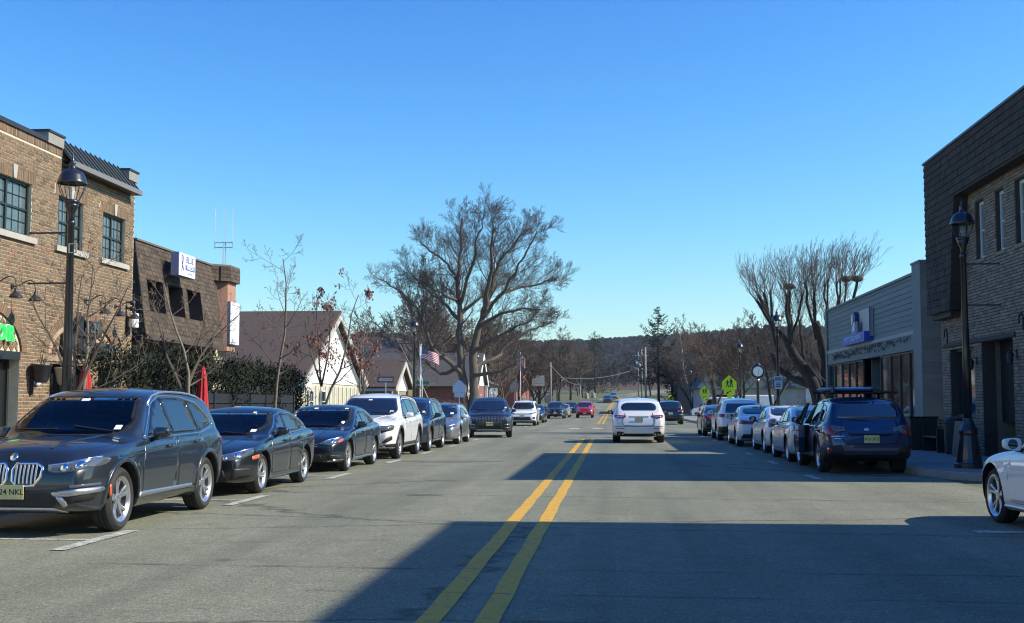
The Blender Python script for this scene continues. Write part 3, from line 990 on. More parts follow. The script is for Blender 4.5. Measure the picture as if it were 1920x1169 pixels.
pavement(KR + .16, 9.42, -10, 13.0)
pavement(KR + .16, 10.5, 84.5, 150)
def kerb(path, flip=False):
    """kerb stones along a path, each a piece of its own within the kerb"""
    bed = None
    P = [Vector((*p, 0)) for p in path]
    mbs = MB(); k = 0
    for a, b in zip(P, P[1:]):
        d = b - a; n = max(1, round(d.length / 2.4)); t = d.normalized(); s_ = Vector((t.y, -t.x, 0)) * .16
        for i in range(n):
            p = a + d * (i / n) + t * .006; q = a + d * ((i + 1) / n) - t * .006
            z = .132 + rnd.uniform(-.006, .006)
            prof = [(0, -.1), (.012, z - .03), (.03, z), (.16, z), (.16, -.1)]
            sg = -1 if flip else 1
            c = MB()
            pa = [tuple(p + s_ / .16 * u * sg + Vector((0, 0, v + zg(p.y)))) for u, v in prof]
            c.prism(pa, q - p)
            if bed is None:
                bed = tag(c.build('kerb', M_KERB), kind='structure')
            elif k < 60:
                c.build('kerb_stone', M_KERB, bed)
            else:
                mbs.add(c.v, c.f)
            k += 1
    if mbs.v: tag(mbs.build('kerb_stone', M_KERB, bed), kind='stuff')
    return bed
kerb([(KL, -10), (KL, 56.2)], True)
kerb([(KL, 64.8), (KL, 150)], True)
cr = [(KR + 4 - 4 * math.sin(R(a)) , 27.4 - 4 * math.cos(R(a))) for a in range(0, 91, 10)]
crn = [(9.5, 22.3), (8.6, 22.5), (7.8, 22.9), (7.1, 23.5), (6.6, 24.2), (6.27, 25.0), (KR, 26.0), (KR, 76)]
kerb(crn)
mb = MB(); mb.prism([(9.5, 22.3, -.1), (8.6, 22.5, -.1), (7.8, 22.9, -.1), (7.1, 23.5, -.1), (6.6, 24.2, -.1), (6.27, 25.0, -.1), (6.2, 25.2, -.1), (7.91, 25.2, -.1), (7.91, 23.9, -.1), (9.5, 23.9, -.1)], (0, 0, .226))
tag(mb.build('corner_pavement', M_CONC), kind='structure')
kerb([(KR, -10), (KR, 13.2)])
kerb([(KR, 84.2), (KR, 150)])
# painted marks
def mark(name, pts, m, z=.005):
    return tag(MB().poly([(x, y, z + zg(y)) for x, y in pts]).build(name, m), kind='structure')
def line_strip(name, x, w, y0, y1, m, wob=0.0):
    mb = MB(); vs = []; k = int((y1 - y0) / .7)
    for i in range(k + 1):
        y = lerp(y0, y1, i / k); o = rnd.uniform(-wob, wob)
        vs += [(x - w / 2 + o + rnd.uniform(-.004, .004) + rx(y) * 0, y, .005 + zg(y)), (x + w / 2 + o + rnd.uniform(-.004, .004), y, .005 + zg(y))]
    mb.add(vs, [(2 * i, 2 * i + 1, 2 * i + 3, 2 * i + 2) for i in range(k)])
    return tag(mb.build(name, m), kind='structure')
line_strip('yellow_line', -1.245, .165, -4, 50, M_YEL, .009)
line_strip('yellow_line', -.855, .165, -4, 50, M_YEL, .009)
line_strip('yellow_line', -1.12, .165, 86, 166, M_YEL)
line_strip('yellow_line', -.76, .165, 86, 166, M_YEL)
mb = MB()
for dx in (-.18, .18):
    vs = []
    for i in range(40):
        y = 168 + i * 7
        vs += [(rx(y) - .92 + dx - .09, y, zg(y) + .02), (rx(y) - .92 + dx + .09, y, zg(y) + .02)]
    mb.add(vs, [(2 * i, 2 * i + 1, 2 * i + 3, 2 * i + 2) for i in range(39)])
tag(mb.build('yellow_line', M_YEL), kind='structure')
for y0 in (88.5, 91.5, 96):
    mark('yellow_hatch', [(-1.6, y0), (-1.35, y0), (-.62, y0 + 1.4), (-.87, y0 + 1.4)], M_YEL)
for a, b in ((-2.55, -1.95), (-1.2, -.6), (.6, 1.2), (2.1, 2.7)):
    mark('white_dash', [(a, 69.0), (b, 69.0), (b, 71.4), (a, 71.4)], M_WLINE)
# parking bay marks: T shapes on the left, matching ticks on the right
for y in (12.6, 17.9, 24.0, 30.0, 35.5, 41.4, 48.2, 76, 85, 98, 112, 127):
    mark('bay_line', [(KL + .05, y - .06), (-5.6, y - .06), (-5.6, y + .06), (KL + .05, y + .06)], M_WLINE)
    mark('bay_tick', [(-5.6, y - .95), (-5.44, y - .95), (-5.44, y + .95), (-5.6, y + .95)], M_WLINE, .009)
for y in (9.5, 24.4, 30.4, 35.6, 41.2, 47.5, 53.6):
    mark('bay_line', [(4.0, y - .06), (KR - .1, y - .06), (KR - .1, y + .06), (4.0, y + .06)], M_WLINE)
    mark('bay_tick', [(3.84, y - .7), (4.0, y - .7), (4.0, y + .7), (3.84, y + .7)], M_WLINE, .009)
mark('bay_tick', [(4.1, 14.1), (4.9, 14.1), (5.1, 14.35), (4.1, 14.35)], M_WLINE)
# repairs and an oily stain on the carriageway
mb = MB()
pts = []
for i in range(22):
    a = 2 * PI * i / 22
    pts.append((-4.1 + 1.15 * math.cos(a) * (1 + .3 * math.sin(3 * a)), 30.2 + .55 * math.sin(a) * (1 + .35 * math.sin(5 * a + 1)), .0035))
tag(mb.poly(pts).build('asphalt_patch', M_PATCH), kind='structure')
mark('asphalt_patch', [(-3.3, 19.0), (-2.75, 19.05), (-2.7, 19.3), (-3.25, 19.28)], M_PATCH, .003)
M_IRON = mat('manhole_iron', (.05, .048, .045), .6, .6, bump=.5, bscale=60)
for (x, y) in ((-.2, 52),):
    m_ = MB().lathe([(.0, .006), (.22, .006), (.24, .004)], (x, y, 0), 20)
    tag(m_.build('manhole_cover', M_IRON), 'round iron manhole cover in the road ' + ('left of the yellow lines' if y < 20 else 'just past the near yellow lines'), 'manhole cover')

# tar seams and long cracks across the carriageway
def seam(x0, y0, x1, y1, w, wig):
    n = max(6, int(abs(x1 - x0) + abs(y1 - y0)) * 3); vs = []; o = 0
    d = Vector((x1 - x0, y1 - y0, 0)).normalized(); nn = Vector((-d.y, d.x, 0))
    for i in range(n + 1):
        o = o * .8 + rnd.gauss(0, wig); t = i / n
        p = Vector((lerp(x0, x1, t), lerp(y0, y1, t), .0075)) + nn * o; ww = w * rnd.uniform(.15, .75)
        vs += [tuple(p - nn * ww / 2), tuple(p + nn * ww / 2)]
    mb = MB(); mb.add(vs, [(2 * i, 2 * i + 1, 2 * i + 3, 2 * i + 2) for i in range(n)])
    tag(mb.build('tar_seam', M_TAR), kind='structure')
M_TAR = mat('tar_black', (.065, .064, .058), .6, var=.3, vscale=8)
seam(-4.8, 10.75, 4.2, 10.6, .035, .012); seam(-2.4, 9.35, 5.2, 9.2, .028, .012); seam(-5.3, 15.1, -2.0, 15.0, .02, .015); seam(-5.2, 24.6, 3.2, 24.2, .022, .02)
seam(-6.0, 42.5, 5.5, 42.2, .03, .02); seam(-4.4, 12.4, -2.2, 12.9, .02, .02)
# ------------------------------------------------------------ walls of brick and shingle
BRICK_T = [(0.55, 0.52, 0.48), (0.75, 0.72, 0.66), (0.95, 0.92, 0.85), (1.1, 0.86, 0.72), (0.85, 0.84, 0.80), (1.15, 1.12, 1.0), (0.68, 0.64, 0.6)]
M_BRK_O = mat('brick_single', (0.210, 0.150, 0.098), .85, var=.2, vscale=9, bump=.25, bscale=50, rand='object', ramt=BRICK_T)
M_BRK_I = mat('brick_field', (0.210, 0.150, 0.098), .85, var=.2, vscale=9, bump=.25, bscale=50, rand='island', ramt=BRICK_T)
M_MORT = mat('mortar', (0.55, 0.49, 0.35), .9, var=.12, vscale=6, bump=.2, bscale=60)
BR2 = [(0.70, 0.62, 0.58), (0.85, 0.78, 0.72), (1.0, 0.96, 0.92), (1.15, 1.15, 1.12), (0.9, 0.84, 0.78), (1.3, 1.32, 1.32), (0.82, 0.76, 0.7)]
M_BR2_O = mat('limed_brick_single', (0.225, 0.182, 0.142), .85, var=.15, vscale=5, bump=.3, bscale=40, rand='object', ramt=BR2)
M_BR2_I = mat('limed_brick_field', (0.225, 0.182, 0.142), .85, var=.15, vscale=5, bump=.3, bscale=40, rand='island', ramt=BR2)
M_MORT2 = mat('dark_mortar', (0.055, 0.05, 0.047), .9, var=.2, vscale=6)

def free_spans(z0, z1, u0, u1, holes):
    """what is left of [u0,u1] in the band z0..z1 once the holes are taken out; hole = (u0,u1,z0,z1) or ('e', uc, zc, a, b) upper half ellipse"""
    sp = [(u0, u1)]
    zm = (z0 + z1) / 2
    for h in holes:
        if h[0] == 'e':
            _, uc, zc, a, b = h
            if not (zc <= zm < zc + b): continue
            w = a * math.sqrt(1 - ((zm - zc) / b) ** 2); a0, a1 = uc - w, uc + w
        else:
            if not (h[2] < zm < h[3]): continue
            a0, a1 = h[0], h[1]
        out = []
        for s0, s1 in sp:
            if a1 <= s0 or a0 >= s1: out.append((s0, s1)); continue
            if a0 > s0: out.append((s0, a0))
            if a1 < s1: out.append((a1, s1))
        sp = out
    return sp

def wall_backing(name, m, parent, put, u0, u1, z0, z1, holes, t):
    zs = sorted(set([z0, z1] + [h[k] for h in holes if h[0] != 'e' for k in (2, 3)] +
                    [h[2] + h[4] * k / 10 for h in holes if h[0] == 'e' for k in range(11)]))
    zs = [z for z in zs if z0 <= z <= z1]
    mb = MB()
    for a, b in zip(zs, zs[1:]):
        if b - a < 1e-4: continue
        for s0, s1 in free_spans(a, b, u0, u1, holes):
            put(mb, s0, s1, a, b, -t, 0)
    return mb.build(name, m, parent)

def bricks(parent, sx, X, u0, u1, z0, z1, holes, m_o, m_i, near=lambda u, z: u, blen=.202, bh=.056, j=.0135, single=300, proud=.009):
    """running-bond bricks on a wall facing sx (+1/-1) along x at X; u runs along +y"""
    L = []
    pitch = bh + j
    k = 0; z = z0
    while z + bh <= z1 + 1e-6:
        off = (k % 2) * (blen + j) / 2
        for s0, s1 in free_spans(z, z + bh, u0, u1, holes):
            i0 = math.floor((s0 - u0 - off) / (blen + j)); 
            u = u0 + off + i0 * (blen + j)
            while u < s1:
                a, b = max(u, s0 + j / 2), min(u + blen, s1 - j / 2)
                if b - a > .025: L.append((a, b, z))
                u += blen + j
        z += pitch; k += 1
    full = [b for b in L if b[1] - b[0] > blen * .98]
    full.sort(key=lambda b: near(b[0], b[2]))
    one = full[:single]; ss = set(one)
    me = MB().box((0, 0, 0), (proud + .02, blen, bh)).mesh('brick', m_o)
    for a, b, z in one:
        o = obj('brick', me, parent)
        o.location = (X + sx * (proud / 2 - .01 + rnd.uniform(-.002, .002)), (a + b) / 2, z + bh / 2)
    mb = MB()
    for b in L:
        if b in ss: continue
        pr = proud + rnd.uniform(-.003, .003)
        mb.b2(X - sx * .01, X + sx * pr, b[0], b[1], b[2], b[2] + bh)
    if mb.v: tag(mb.build('brickwork', m_i, parent), kind='stuff')

def soldier(parent, name, sx, X, u0, u1, z0, h, m, skip=()):
    mb = MB(); n = int((u1 - u0) / .069); w = (u1 - u0) / n
    for i in range(n):
        a = u0 + i * w
        if any(s0 < a + w / 2 < s1 for s0, s1 in skip): continue
        mb.b2(X - sx * .01, X + sx * (.014 + rnd.uniform(-.002, .002)), a + .005, a + w - .005, z0, z0 + h)
    return mb.build(name, m, parent)

def arch_ring(parent, name, sx, X, uc, zc, a0, b0, a1, b1, n, m, lo=0, hi=180):
    """rowlock bricks between two half ellipses"""
    mb = MB()
    for i in range(n):
        t0, t1 = R(lerp(lo, hi, (i + .07) / n)), R(lerp(lo, hi, (i + .93) / n))
        P = [(uc + a0 * math.cos(t0), zc + b0 * math.sin(t0)), (uc + a1 * math.cos(t0), zc + b1 * math.sin(t0)), (uc + a1 * math.cos(t1), zc + b1 * math.sin(t1)), (uc + a0 * math.cos(t1), zc + b0 * math.sin(t1))]
        mb.prism([(X - sx * .01, u, z) for u, z in P], (sx * (.026 + rnd.uniform(-.003, .003)), 0, 0))
    return mb.build(name, m, parent)

def herringbone(parent, sx, X, uc, zc, a, b, m):
    mb = MB(); w, l = .05, .16
    for i in range(-40, 41):
        for k in range(-40, 41):
            cx, cz = i * .115 + uc, k * .058 + zc + .3
            for s_ in (1,):
                ang = R(45) if (i % 2 == 0) else R(-45)
                u = (cx - uc) / a; v = (cz - zc) / b
                if cz < zc + .04 or u * u + v * v > .93: continue
                c, s2 = math.cos(ang), math.sin(ang)
                P = [(cx + p * c * .5 - q * s2 * .5, cz + p * s2 * .5 + q * c * .5) for p, q in ((-l * .92, -w * .7), (l * .92, -w * .7), (l * .92, w * .7), (-l * .92, w * .7))]
                mb.prism([(X, p[0], p[1]) for p in P], (sx * (.012 + .003 * rnd.random()), 0, 0))
    return tag(mb.build('herringbone_brick', m, parent), kind='stuff')

def window(parent, sx, X, u0, u1, z0, z1, m_fr, m_gl, cols=2, rows=1, sash=True, mun=(2, 3), dep=.10, fw=.05, mun_rows=None):
    """framed window in a wall facing sx: frame, mullions, muntins and panes; X = wall face"""
    fr = MB(); x0, x1 = X - sx * dep, X - sx * (dep - .06)
    for a, b, c, d in ((u0, u0 + fw, z0, z1), (u1 - fw, u1, z0, z1), (u0 + fw, u1 - fw, z0, z0 + fw), (u0 + fw, u1 - fw, z1 - fw, z1)):
        fr.b2(x0, x1, a, b, c, d)
    fo = fr.build('window', m_fr, parent)
    w = (u1 - u0 - 2 * fw) / cols
    mu = MB()
    for i in range(1, cols):
        mu.b2(x0 + sx * .002, x1 - sx * .004, u0 + fw + i * w - .03, u0 + fw + i * w + .03, z0 + fw, z1 - fw)
    zmid = (z0 + z1) / 2
    if sash:
        for i in range(cols):
            a = u0 + fw + i * w + (.03 if i else 0); b = u0 + fw + (i + 1) * w - (.03 if i < cols - 1 else 0)
            mu.b2(x0 + sx * .004, x1 - sx * .008, a, b, zmid - .02, zmid + .02)
    if mu.v: mu.build('sash', m_fr, fo)
    if mun:
        mm = MB()
        for i in range(cols):
            a = u0 + fw + i * w + (.03 if i else 0); b = u0 + fw + (i + 1) * w - (.03 if i < cols - 1 else 0)
            for (c, d) in (((z0 + fw, zmid - .02), (zmid + .02, z1 - fw)) if sash else ((z0 + fw, z1 - fw),)):
                for k in range(1, mun[0]): mm.b2(X - sx * (dep - .024), X - sx * (dep - .030), lerp(a, b, k / mun[0]) - .008, lerp(a, b, k / mun[0]) + .008, c, d)
                for k in range(1, mun[1]): mm.b2(X - sx * (dep - .026), X - sx * (dep - .034), a, b, lerp(c, d, k / mun[1]) - .008, lerp(c, d, k / mun[1]) + .008)
        mm.build('muntin', m_fr, fo)
    for i in range(cols):
        a = u0 + fw + i * w + (.03 if i else 0); b = u0 + fw + (i + 1) * w - (.03 if i < cols - 1 else 0)
        MB().b2(X - sx * (dep - .012), X - sx * (dep - .018), a, b, z0 + fw, z1 - fw).build('pane', m_gl, fo)
    return fo

M_WFR = mat('dark_window_frame', (.022, .03, .03), .45)
M_WGL = mat('window_glass', (.10, .135, .135), .04, spec=.7, var=.35, vscale=2.5)
M_DGL = mat('dark_glass', (.015, .018, .018), .05, spec=.6)
M_STONE = mat('cast_stone', (.40, .375, .32), .8, var=.12, vscale=4, bump=.15, bscale=40)
M_DMET = mat('bronze_metal', (.045, .042, .045), .45, .4)
M_SEAMR = mat('standing_seam_roof', (.05, .06, .06), .5, .2, var=.15, vscale=3)
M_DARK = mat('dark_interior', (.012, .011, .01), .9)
M_WOOD = mat('dark_wood', (.10, .055, .03), .6, var=.3, vscale=6, stretch=(1, 8, 8))

def gooseneck(sx, X, u, z, label, mtl, group):
    """barn lamp on a bent arm: z = height of the shade mouth"""
    t = thing('wall_lamp', label, 'wall lamp', (X, u, z), 0, group)
    MB().lathe([(.05, 0), (.05, .02)], (sx * .012, 0, .28), 12, 'x').build('wall_plate', mtl, t)
    pts = [(sx * .02, 0, .28), (sx * .14, 0, .29), (sx * .27, 0, .37), (sx * .38, 0, .40), (sx * .46, 0, .35), (sx * .48, 0, .22), (sx * .48, 0, .15)]
    MB().tube(pts, .011, 6).build('arm', mtl, t, smooth=True)
    MB().lathe([(.03, .17), (.035, .12), (.06, .09), (.12, .02), (.135, 0), (.12, .004), (.05, .085), (.0, .1)], (sx * .48, 0, 0), 16, cap=False).build('lamp_shade', mtl, t, smooth=True)
    return t

# ------------------------------------------------------------ the brown brick building on the left
BX = -11.5
def nearcam(u, z): return math.hypot(u - 21.6, 0) + abs(z - 4) * .25 + (100 if u < 21.45 else 0)
bld = thing('brick_building', 'two-storey tan brick building with dark windows and arched shopfronts along the pavement', 'building', (0, 0, 0))
holes = [(21.55 - .05, 22.73, 4.74, 5.80), (23.89, 25.08, 4.74, 5.80), (26.08, 27.33, 4.74, 5.80),
         ('e', 20.85, 2.46, 1.87, 1.02), ('e', 25.28, 2.46, 1.87, .98),
         (19.2, 22.45, .12, 2.46), (23.72, 25.62, .12, 2.30), (26.03, 26.93, .12, 2.30), (21.0, 22.73, 4.74, 5.80)]
holes = [h for i, h in enumerate(holes) if i != 0]
rect = [h for h in holes if h[0] != 'e']
def putB(mb, a, b, c, d, t0, t1): mb.b2(BX + t0, BX + t1, a, b, c, d)
wall_backing('wall', M_MORT, bld, putB, 10, 27.85, .1, 6.78, holes, .35)
bricks(bld, 1, BX, 15, 27.85, .12, 6.62, [(h if h[0] == 'e' else (h[0], h[1], h[2], h[3])) for h in holes] + [(20.85, 22.9, 5.80, 6.02), (23.7, 25.27, 5.80, 6.02), (25.9, 27.52, 5.80, 6.02)], M_BRK_O, M_BRK_I, nearcam)
soldier(bld, 'soldier_course', 1, BX, 15, 23.92, 6.62, .16, M_BRK_I)
soldier(bld, 'soldier_course', 1, BX, 23.92, 27.85, 6.62, .16, M_BRK_I)
for u0, u1 in ((21.0, 22.73), (23.89, 25.08), (26.08, 27.33)):
    um = (u0 + u1) / 2 + (.13 if u0 < 21.5 else 0)
    soldier(bld, 'window_lintel', 1, BX, u0 - .15, um - .072, 5.80, .215, M_BRK_I)
    soldier(bld, 'window_lintel', 1, BX, um + .072, u1 + .17, 5.80, .215, M_BRK_I)
    MB().prism([(BX - .01, um - .055, 5.80), (BX - .01, um + .055, 5.80), (BX - .01, um + .085, 6.06), (BX - .01, um - .085, 6.06)], (.05, 0, 0)).build('keystone', M_STONE, bld)
    MB().b2(BX - .1, BX + .07, u0 - .14, u1 + .16, 4.62, 4.735).build('window_sill', M_STONE, bld)
    window(bld, 1, BX, u0, u1, 4.74, 5.80, M_WFR, M_WGL, 2, 1, True, (3, 2), .12)
    MB().b2(BX - .5, BX - .2, u0, u1, 4.74, 5.80).build('curtain', mat('pale_curtain', (.35, .38, .36), .9, var=.3, vscale=5), bld)
# side walls, roof
MB().b2(-24, BX - .35, 27.5, 27.85, .1, 6.78).build('side_wall', M_BRK_I, bld)
MB().b2(-24, BX - .35, 10, 27.5, 6.4, 6.6).build('roof', M_DMET, bld)
mb = MB(); mb.b2(BX - .40, BX + .05, 10, 23.25, 6.78, 6.87); mb.build('coping', M_DMET, bld)
for u0, u1 in ((23.25, 23.95), (27.35, 27.9)):
    mb = MB(); mb.b2(BX - .42, BX + .06, u0, u1, 6.78, 7.0); mb.build('parapet_block', mat('grey_stone', (.26, .25, .22), .8, var=.15), bld)
    MB().b2(BX - .45, BX + .085, u0 - .02, u1 + .02, 7.0, 7.045).build('coping_cap', M_DMET, bld)
# canted metal eave between the two blocks
mb = MB()
ez, tz = 6.52, 7.06
mb.prism([(BX - .2, 23.97, tz), (BX + .25, 23.97, ez), (BX + .25, 23.97, ez - .03), (BX - .2, 23.97, tz - .05)], (0, 3.6, 0))
rf = mb.build('eave_roof', M_SEAMR, bld)
k = 0
for i in range(15):
    u = 24.0 + i * .25
    MB().prism([(BX - .2, u, tz), (BX + .25, u, ez), (BX + .25, u, ez + .04), (BX - .2, u, tz + .04)], (0, .025, 0)).build('seam', M_SEAMR, rf)
MB().b2(BX + .25, BX + .30, 23.95, 27.6, ez - .10, ez + .01).build('fascia', mat('grey_fascia', (.17, .165, .16), .6), bld)
MB().b2(BX + .02, BX + .25, 23.97, 27.58, ez - .10, ez - .06).build('soffit', M_DMET, bld)
# arches
for uc, b_, hb in ((20.85, 1.02, True), (25.28, .98, False)):
    arch_ring(bld, 'arch_ring', 1, BX, uc, 2.46, 1.66, b_ - .20, 1.87, b_ - .005, 66, M_BRK_I)
    mb = MB()
    n = 24
    pts = [(BX - .06, uc + 1.66 * math.cos(PI * i / n), 2.46 + (b_ - .2) * math.sin(PI * i / n)) for i in range(n + 1)]
    mb.prism(pts, (.03, 0, 0)); mb.build('tympanum', M_MORT if hb else mat('buff_render', (.38, .28, .19), .85, var=.2, vscale=4), bld)
    mb = MB()
    pts = [(BX - .34, uc + 1.86 * math.cos(PI * i / n), 2.46 + (b_ - .01) * math.sin(PI * i / n)) for i in range(n + 1)]
    mb.prism(pts, (.28, 0, 0)); mb.build('arch_infill', M_MORT, bld)
    if hb: herringbone(bld, 1, BX - .03, uc, 2.46, 1.62, b_ - .22, M_BRK_I)
    else: arch_ring(bld, 'inner_arch_ring', 1, BX - .02, uc, 2.46, 1.28, .56, 1.44, .68, 50, M_BRK_I)
MB().b2(BX - .1, BX + .03, 23.35, 27.2, 2.33, 2.45).build('stone_lintel', mat('brown_stone', (.30, .22, .15), .8, var=.2), bld)
# shop doors and glazing set back in the openings
for u0, u1, z1 in ((19.2, 22.45, 2.46), (23.72, 25.62, 2.30), (26.03, 26.93, 2.30)):
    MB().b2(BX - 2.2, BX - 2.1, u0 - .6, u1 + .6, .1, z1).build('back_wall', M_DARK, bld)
    n = max(1, round((u1 - u0) / .95)); w = (u1 - u0) / n
    for i in range(n):
        d = window(bld, 1, BX, u0 + i * w, u0 + (i + 1) * w, .16, z1, M_WFR, M_DGL, 1, 1, False, None, .26, .07)
        d.name = 'shop_door' if i == n - 1 else 'shop_window'
MB().b2(BX - .3, BX + .02, 19.2, 22.45, 2.3, 2.46).build('door_header', M_WFR, bld)
# letters
MB_G = mat('green_neon', (.05, .6, .12), .4, emis=(.03, .80, .10), estr=.75)
sg = thing('shop_letters', 'glowing green letters OR on the brick arch at the left edge', 'sign', (BX + .02, 21.75, 2.80))
lo = text_mesh('OR', .44, .03, .012); 
lo.materials.clear(); lo.materials.append(MB_G)
for k, (ch, du) in enumerate((('O', .11), ('R', .45))):
    me = text_mesh(ch, .42, .03, .004); me.materials.clear(); me.materials.append(MB_G)
    o = obj('letter', me, sg); o.rotation_euler = (0, 0, PI / 2); o.location = (.06, du - .28, -.02)
    me2 = text_mesh(ch, .42, .012, .020); me2.materials.clear(); me2.materials.append(M_WHT)
    o = obj('letter_halo', me2, sg); o.rotation_euler = (0, 0, PI / 2); o.location = (.022, du - .28, -.02)
sg = thing('restaurant_sign', 'black cut-out lettering CN the Grill inside the right brick arch', 'sign', (BX + .02, 25.3, 2.7))
M_SGN = mat('sign_black', (.02, .025, .027), .45)
M_SGN2 = mat('sign_teal', (.10, .15, .155), .5)
mb = MB()
mb.b2(0, .10, -.30, .62, .22, .56); mb.build('letter_block', M_SGN, sg)
mb = MB(); mb.lathe([(.0, .1), (.22, .1), (.22, 0)], (0, -.42, .42), 20, 'x'); mb.build('sign_disc', M_SGN, sg)
mb = MB(); mb.b2(0, .09, -.5, .3, -.22, .14); mb.b2(0, .09, .3, 1.35, -.24, .10); mb.b2(0, .12, -1.15, -.75, -.20, .22); mb.build('letter_backing', M_SGN, sg)
for txt, u, z, s_ in (('CN', .16, .40, .32), ('the', -.12, -.04, .36), ('Grill', .82, -.07, .38)):
    o = lettering('letters', txt, s_, M_SGN2, sg, (.13, u, z), PI / 2, .012, .004)
for i, u in enumerate((25.25, 26.05, 26.85)):
    gooseneck(1, BX, u, 3.42, 'bronze gooseneck lamp over the right arch, ' + ('farthest from the corner of the three', 'middle one of the three', 'nearest the building corner')[i], M_DMET, 'gooseneck lamps on the brick wall')
for i, u in enumerate((21.3, 22.05)):
    gooseneck(1, BX, u, 3.42, 'bronze gooseneck lamp above the green letters, ' + ('cut by the frame edge', 'right one of the pair')[i], M_DMET, 'gooseneck lamps on the brick wall')
# corner light, flood lamps, planters, round plaque
t = thing('corner_light', 'white cylinder light on the brick wall near the corner', 'wall lamp', (BX, 27.55, 3.42))
MB().lathe([(.10, -.17), (.11, -.15), (.11, .15), (.10, .17)], (.18, 0, 0), 16).build('lamp_shade', M_WHT, t, smooth=False)
MB().b2(0, .08, -.05, .05, -.35, .1).build('bracket', M_DMET, t)
for i, z in enumerate((3.84, 3.70)):
    t = thing('flood_lamp', ('upper' if i == 0 else 'lower') + ' small dark flood lamp above the white corner light', 'wall lamp', (BX, 27.5, z), 0, 'flood lamps at the corner')
    MB().sphere((.16, 0, 0), .075, .07, .065).build('lamp_head', M_DMET, t, smooth=True)
    MB().tube([(.0, 0, .02), (.14, 0, 0)], .02, 6).build('arm', M_DMET, t)
for i, (u, z, c) in enumerate(((22.9, 2.05, 'dark'), (23.9, 2.02, 'pale'))):
    t = thing('wall_planter', ('dark brown bucket planter on the pier beside the dark doorway' if i == 0 else 'pale grey bucket planter beside the lamp post'), 'planter', (BX, u, z), 0, 'wall planters')
    mm = M_DMET if i == 0 else mat('grey_zinc', (.30, .29, .25), .6, var=.2)
    MB().lathe([(.10, -.18), (.14, -.12), (.19, .14), (.205, .15), (.205, .18), (.17, .18), (.15, .1), (.0, .1)], (.23, 0, 0), 16, cap=False).build('bucket', mm, t, smooth=True)
    MB().b2(0, .06, -.03, .03, -.42, .2).build('bracket', M_DMET, t)
    mb = MB()
    for k in range(14):
        a = rnd.random() * 6.28; r_ = rnd.uniform(.05, .25)
        mb.tube([(.23, 0, .1), (.23 + r_ * .5 * math.cos(a), r_ * .5 * math.sin(a), .28), (.23 + r_ * math.cos(a), r_ * math.sin(a), .22 + rnd.uniform(0, .2))], .006, 4)
    mb.build('dry_plant', mat('dry_stems', (.14, .11, .05), .9), t)
t = thing('round_plaque', 'round pale blue plaque on the brick pier below the dark planter', 'sign', (BX, 23.12, 1.98))
MB().lathe([(.0, .07), (.15, .07), (.165, .06), (.165, .03)], (0, 0, 0), 24, 'x').build('disc', mat('plaque_blue', (.45, .55, .72), .4, var=.4, vscale=9), t)
MB().b2(.071, .078, -.05, .05, -.07, .08).build('emblem', M_WHT, t)

# ------------------------------------------------------------ the shingled mansard building beside it
MX0, MX1 = -12.35, -12.0
SH = [(.6, .55, .5), (.85, .8, .75), (1.0, .95, .9), (1.25, 1.15, 1.05)]
M_SH_O = mat('brown_shingle_single', (.082, .063, .046), .9, var=.3, vscale=12, bump=.3, bscale=60, rand='object', ramt=SH)
M_SH_I = mat('brown_shingle_field', (.082, .063, .046), .9, var=.3, vscale=12, bump=.3, bscale=60, rand='island', ramt=SH)
man = thing('mansard_building', 'brown shingled mansard building with three dark slanted windows next to the brick building', 'building', (0, 0, 0))
Y0, Y1, ZB, ZT = 30.1, 36.2, 3.25, 5.70
def mx(z): return lerp(MX1, MX0, (z - ZB) / (ZT - ZB))
wins = [(30.45, 31.62, 3.86, 4.76), (31.95, 33.10, 3.86, 4.76), (33.42, 34.60, 3.86, 4.76)]
# core
mb = MB()
zs = [ZB, 3.86, 4.76, ZT]
for a, b in zip(zs, zs[1:]):
    for s0, s1 in free_spans(a, b, Y0, Y1, wins):
        mb.prism([(mx(a) - .05, s0, a), (mx(b) - .05, s0, b), (mx(b) - .6, s0, b), (mx(a) - .6, s0, a)], (0, s1 - s0, 0))
mb.build('wall', mat('roofing_felt', (.05, .042, .035), .9), man)
mb = MB(); mb.b2(-22, -12.6, Y0, Y1, 2.9, 5.6); mb.build('upper_block', M_SH_I, man)
mb = MB(); mb.prism([(MX1, Y0 - .02, ZB), (MX0, Y0 - .02, ZT), (-22, Y0 - .02, ZT), (-22, Y0 - .02, ZB)], (0, -.1, 0)); mb.build('end_wall', mat('end_wall_brown', (.06, .05, .042), .9, var=.2), man)
# shingles, course by course
L = []; z = ZB; k = 0
ex = .125
while z < ZT - .02:
    off = (k % 3) * .085
    for s0, s1 in free_spans(z + .001, min(z + ex, ZT), Y0 - .1, Y1, wins):
        u = Y0 - .1 - off
        while u < s1:
            w = .255; a, b = max(u, s0), min(u + w - .007, s1)
            if b - a > .03: L.append((a, b, z))
            u += w
    z += ex; k += 1
def shingle(mb, a, b, z, th=.014):
    p = [(mx(z) + th, a, z - .012), (mx(z + ex) + .003, a, z + ex), (mx(z + ex) - .02, a, z + ex), (mx(z) - .01, a, z - .012)]
    mb.prism(p, (0, b - a, 0)); return mb
fullL = [s_ for s_ in L if s_[1] - s_[0] > .247]
fullL.sort(key=lambda s_: s_[0] + abs(s_[2] - 4.9) * .6)
one = set(fullL[:300])
tpl = shingle(MB(), 0, .248, ZB).mesh('shingle', M_SH_O)
for a, b, z in fullL[:300]:
    o = obj('shingle', tpl, man); o.location = (mx(z) - mx(ZB) + rnd.uniform(0, .004), a, z - ZB)
mb = MB()
for s_ in L:
    if s_ not in one: shingle(mb, *s_, .014 + rnd.uniform(-.003, .004))
tag(mb.build('shingles', M_SH_I, man), kind='stuff')
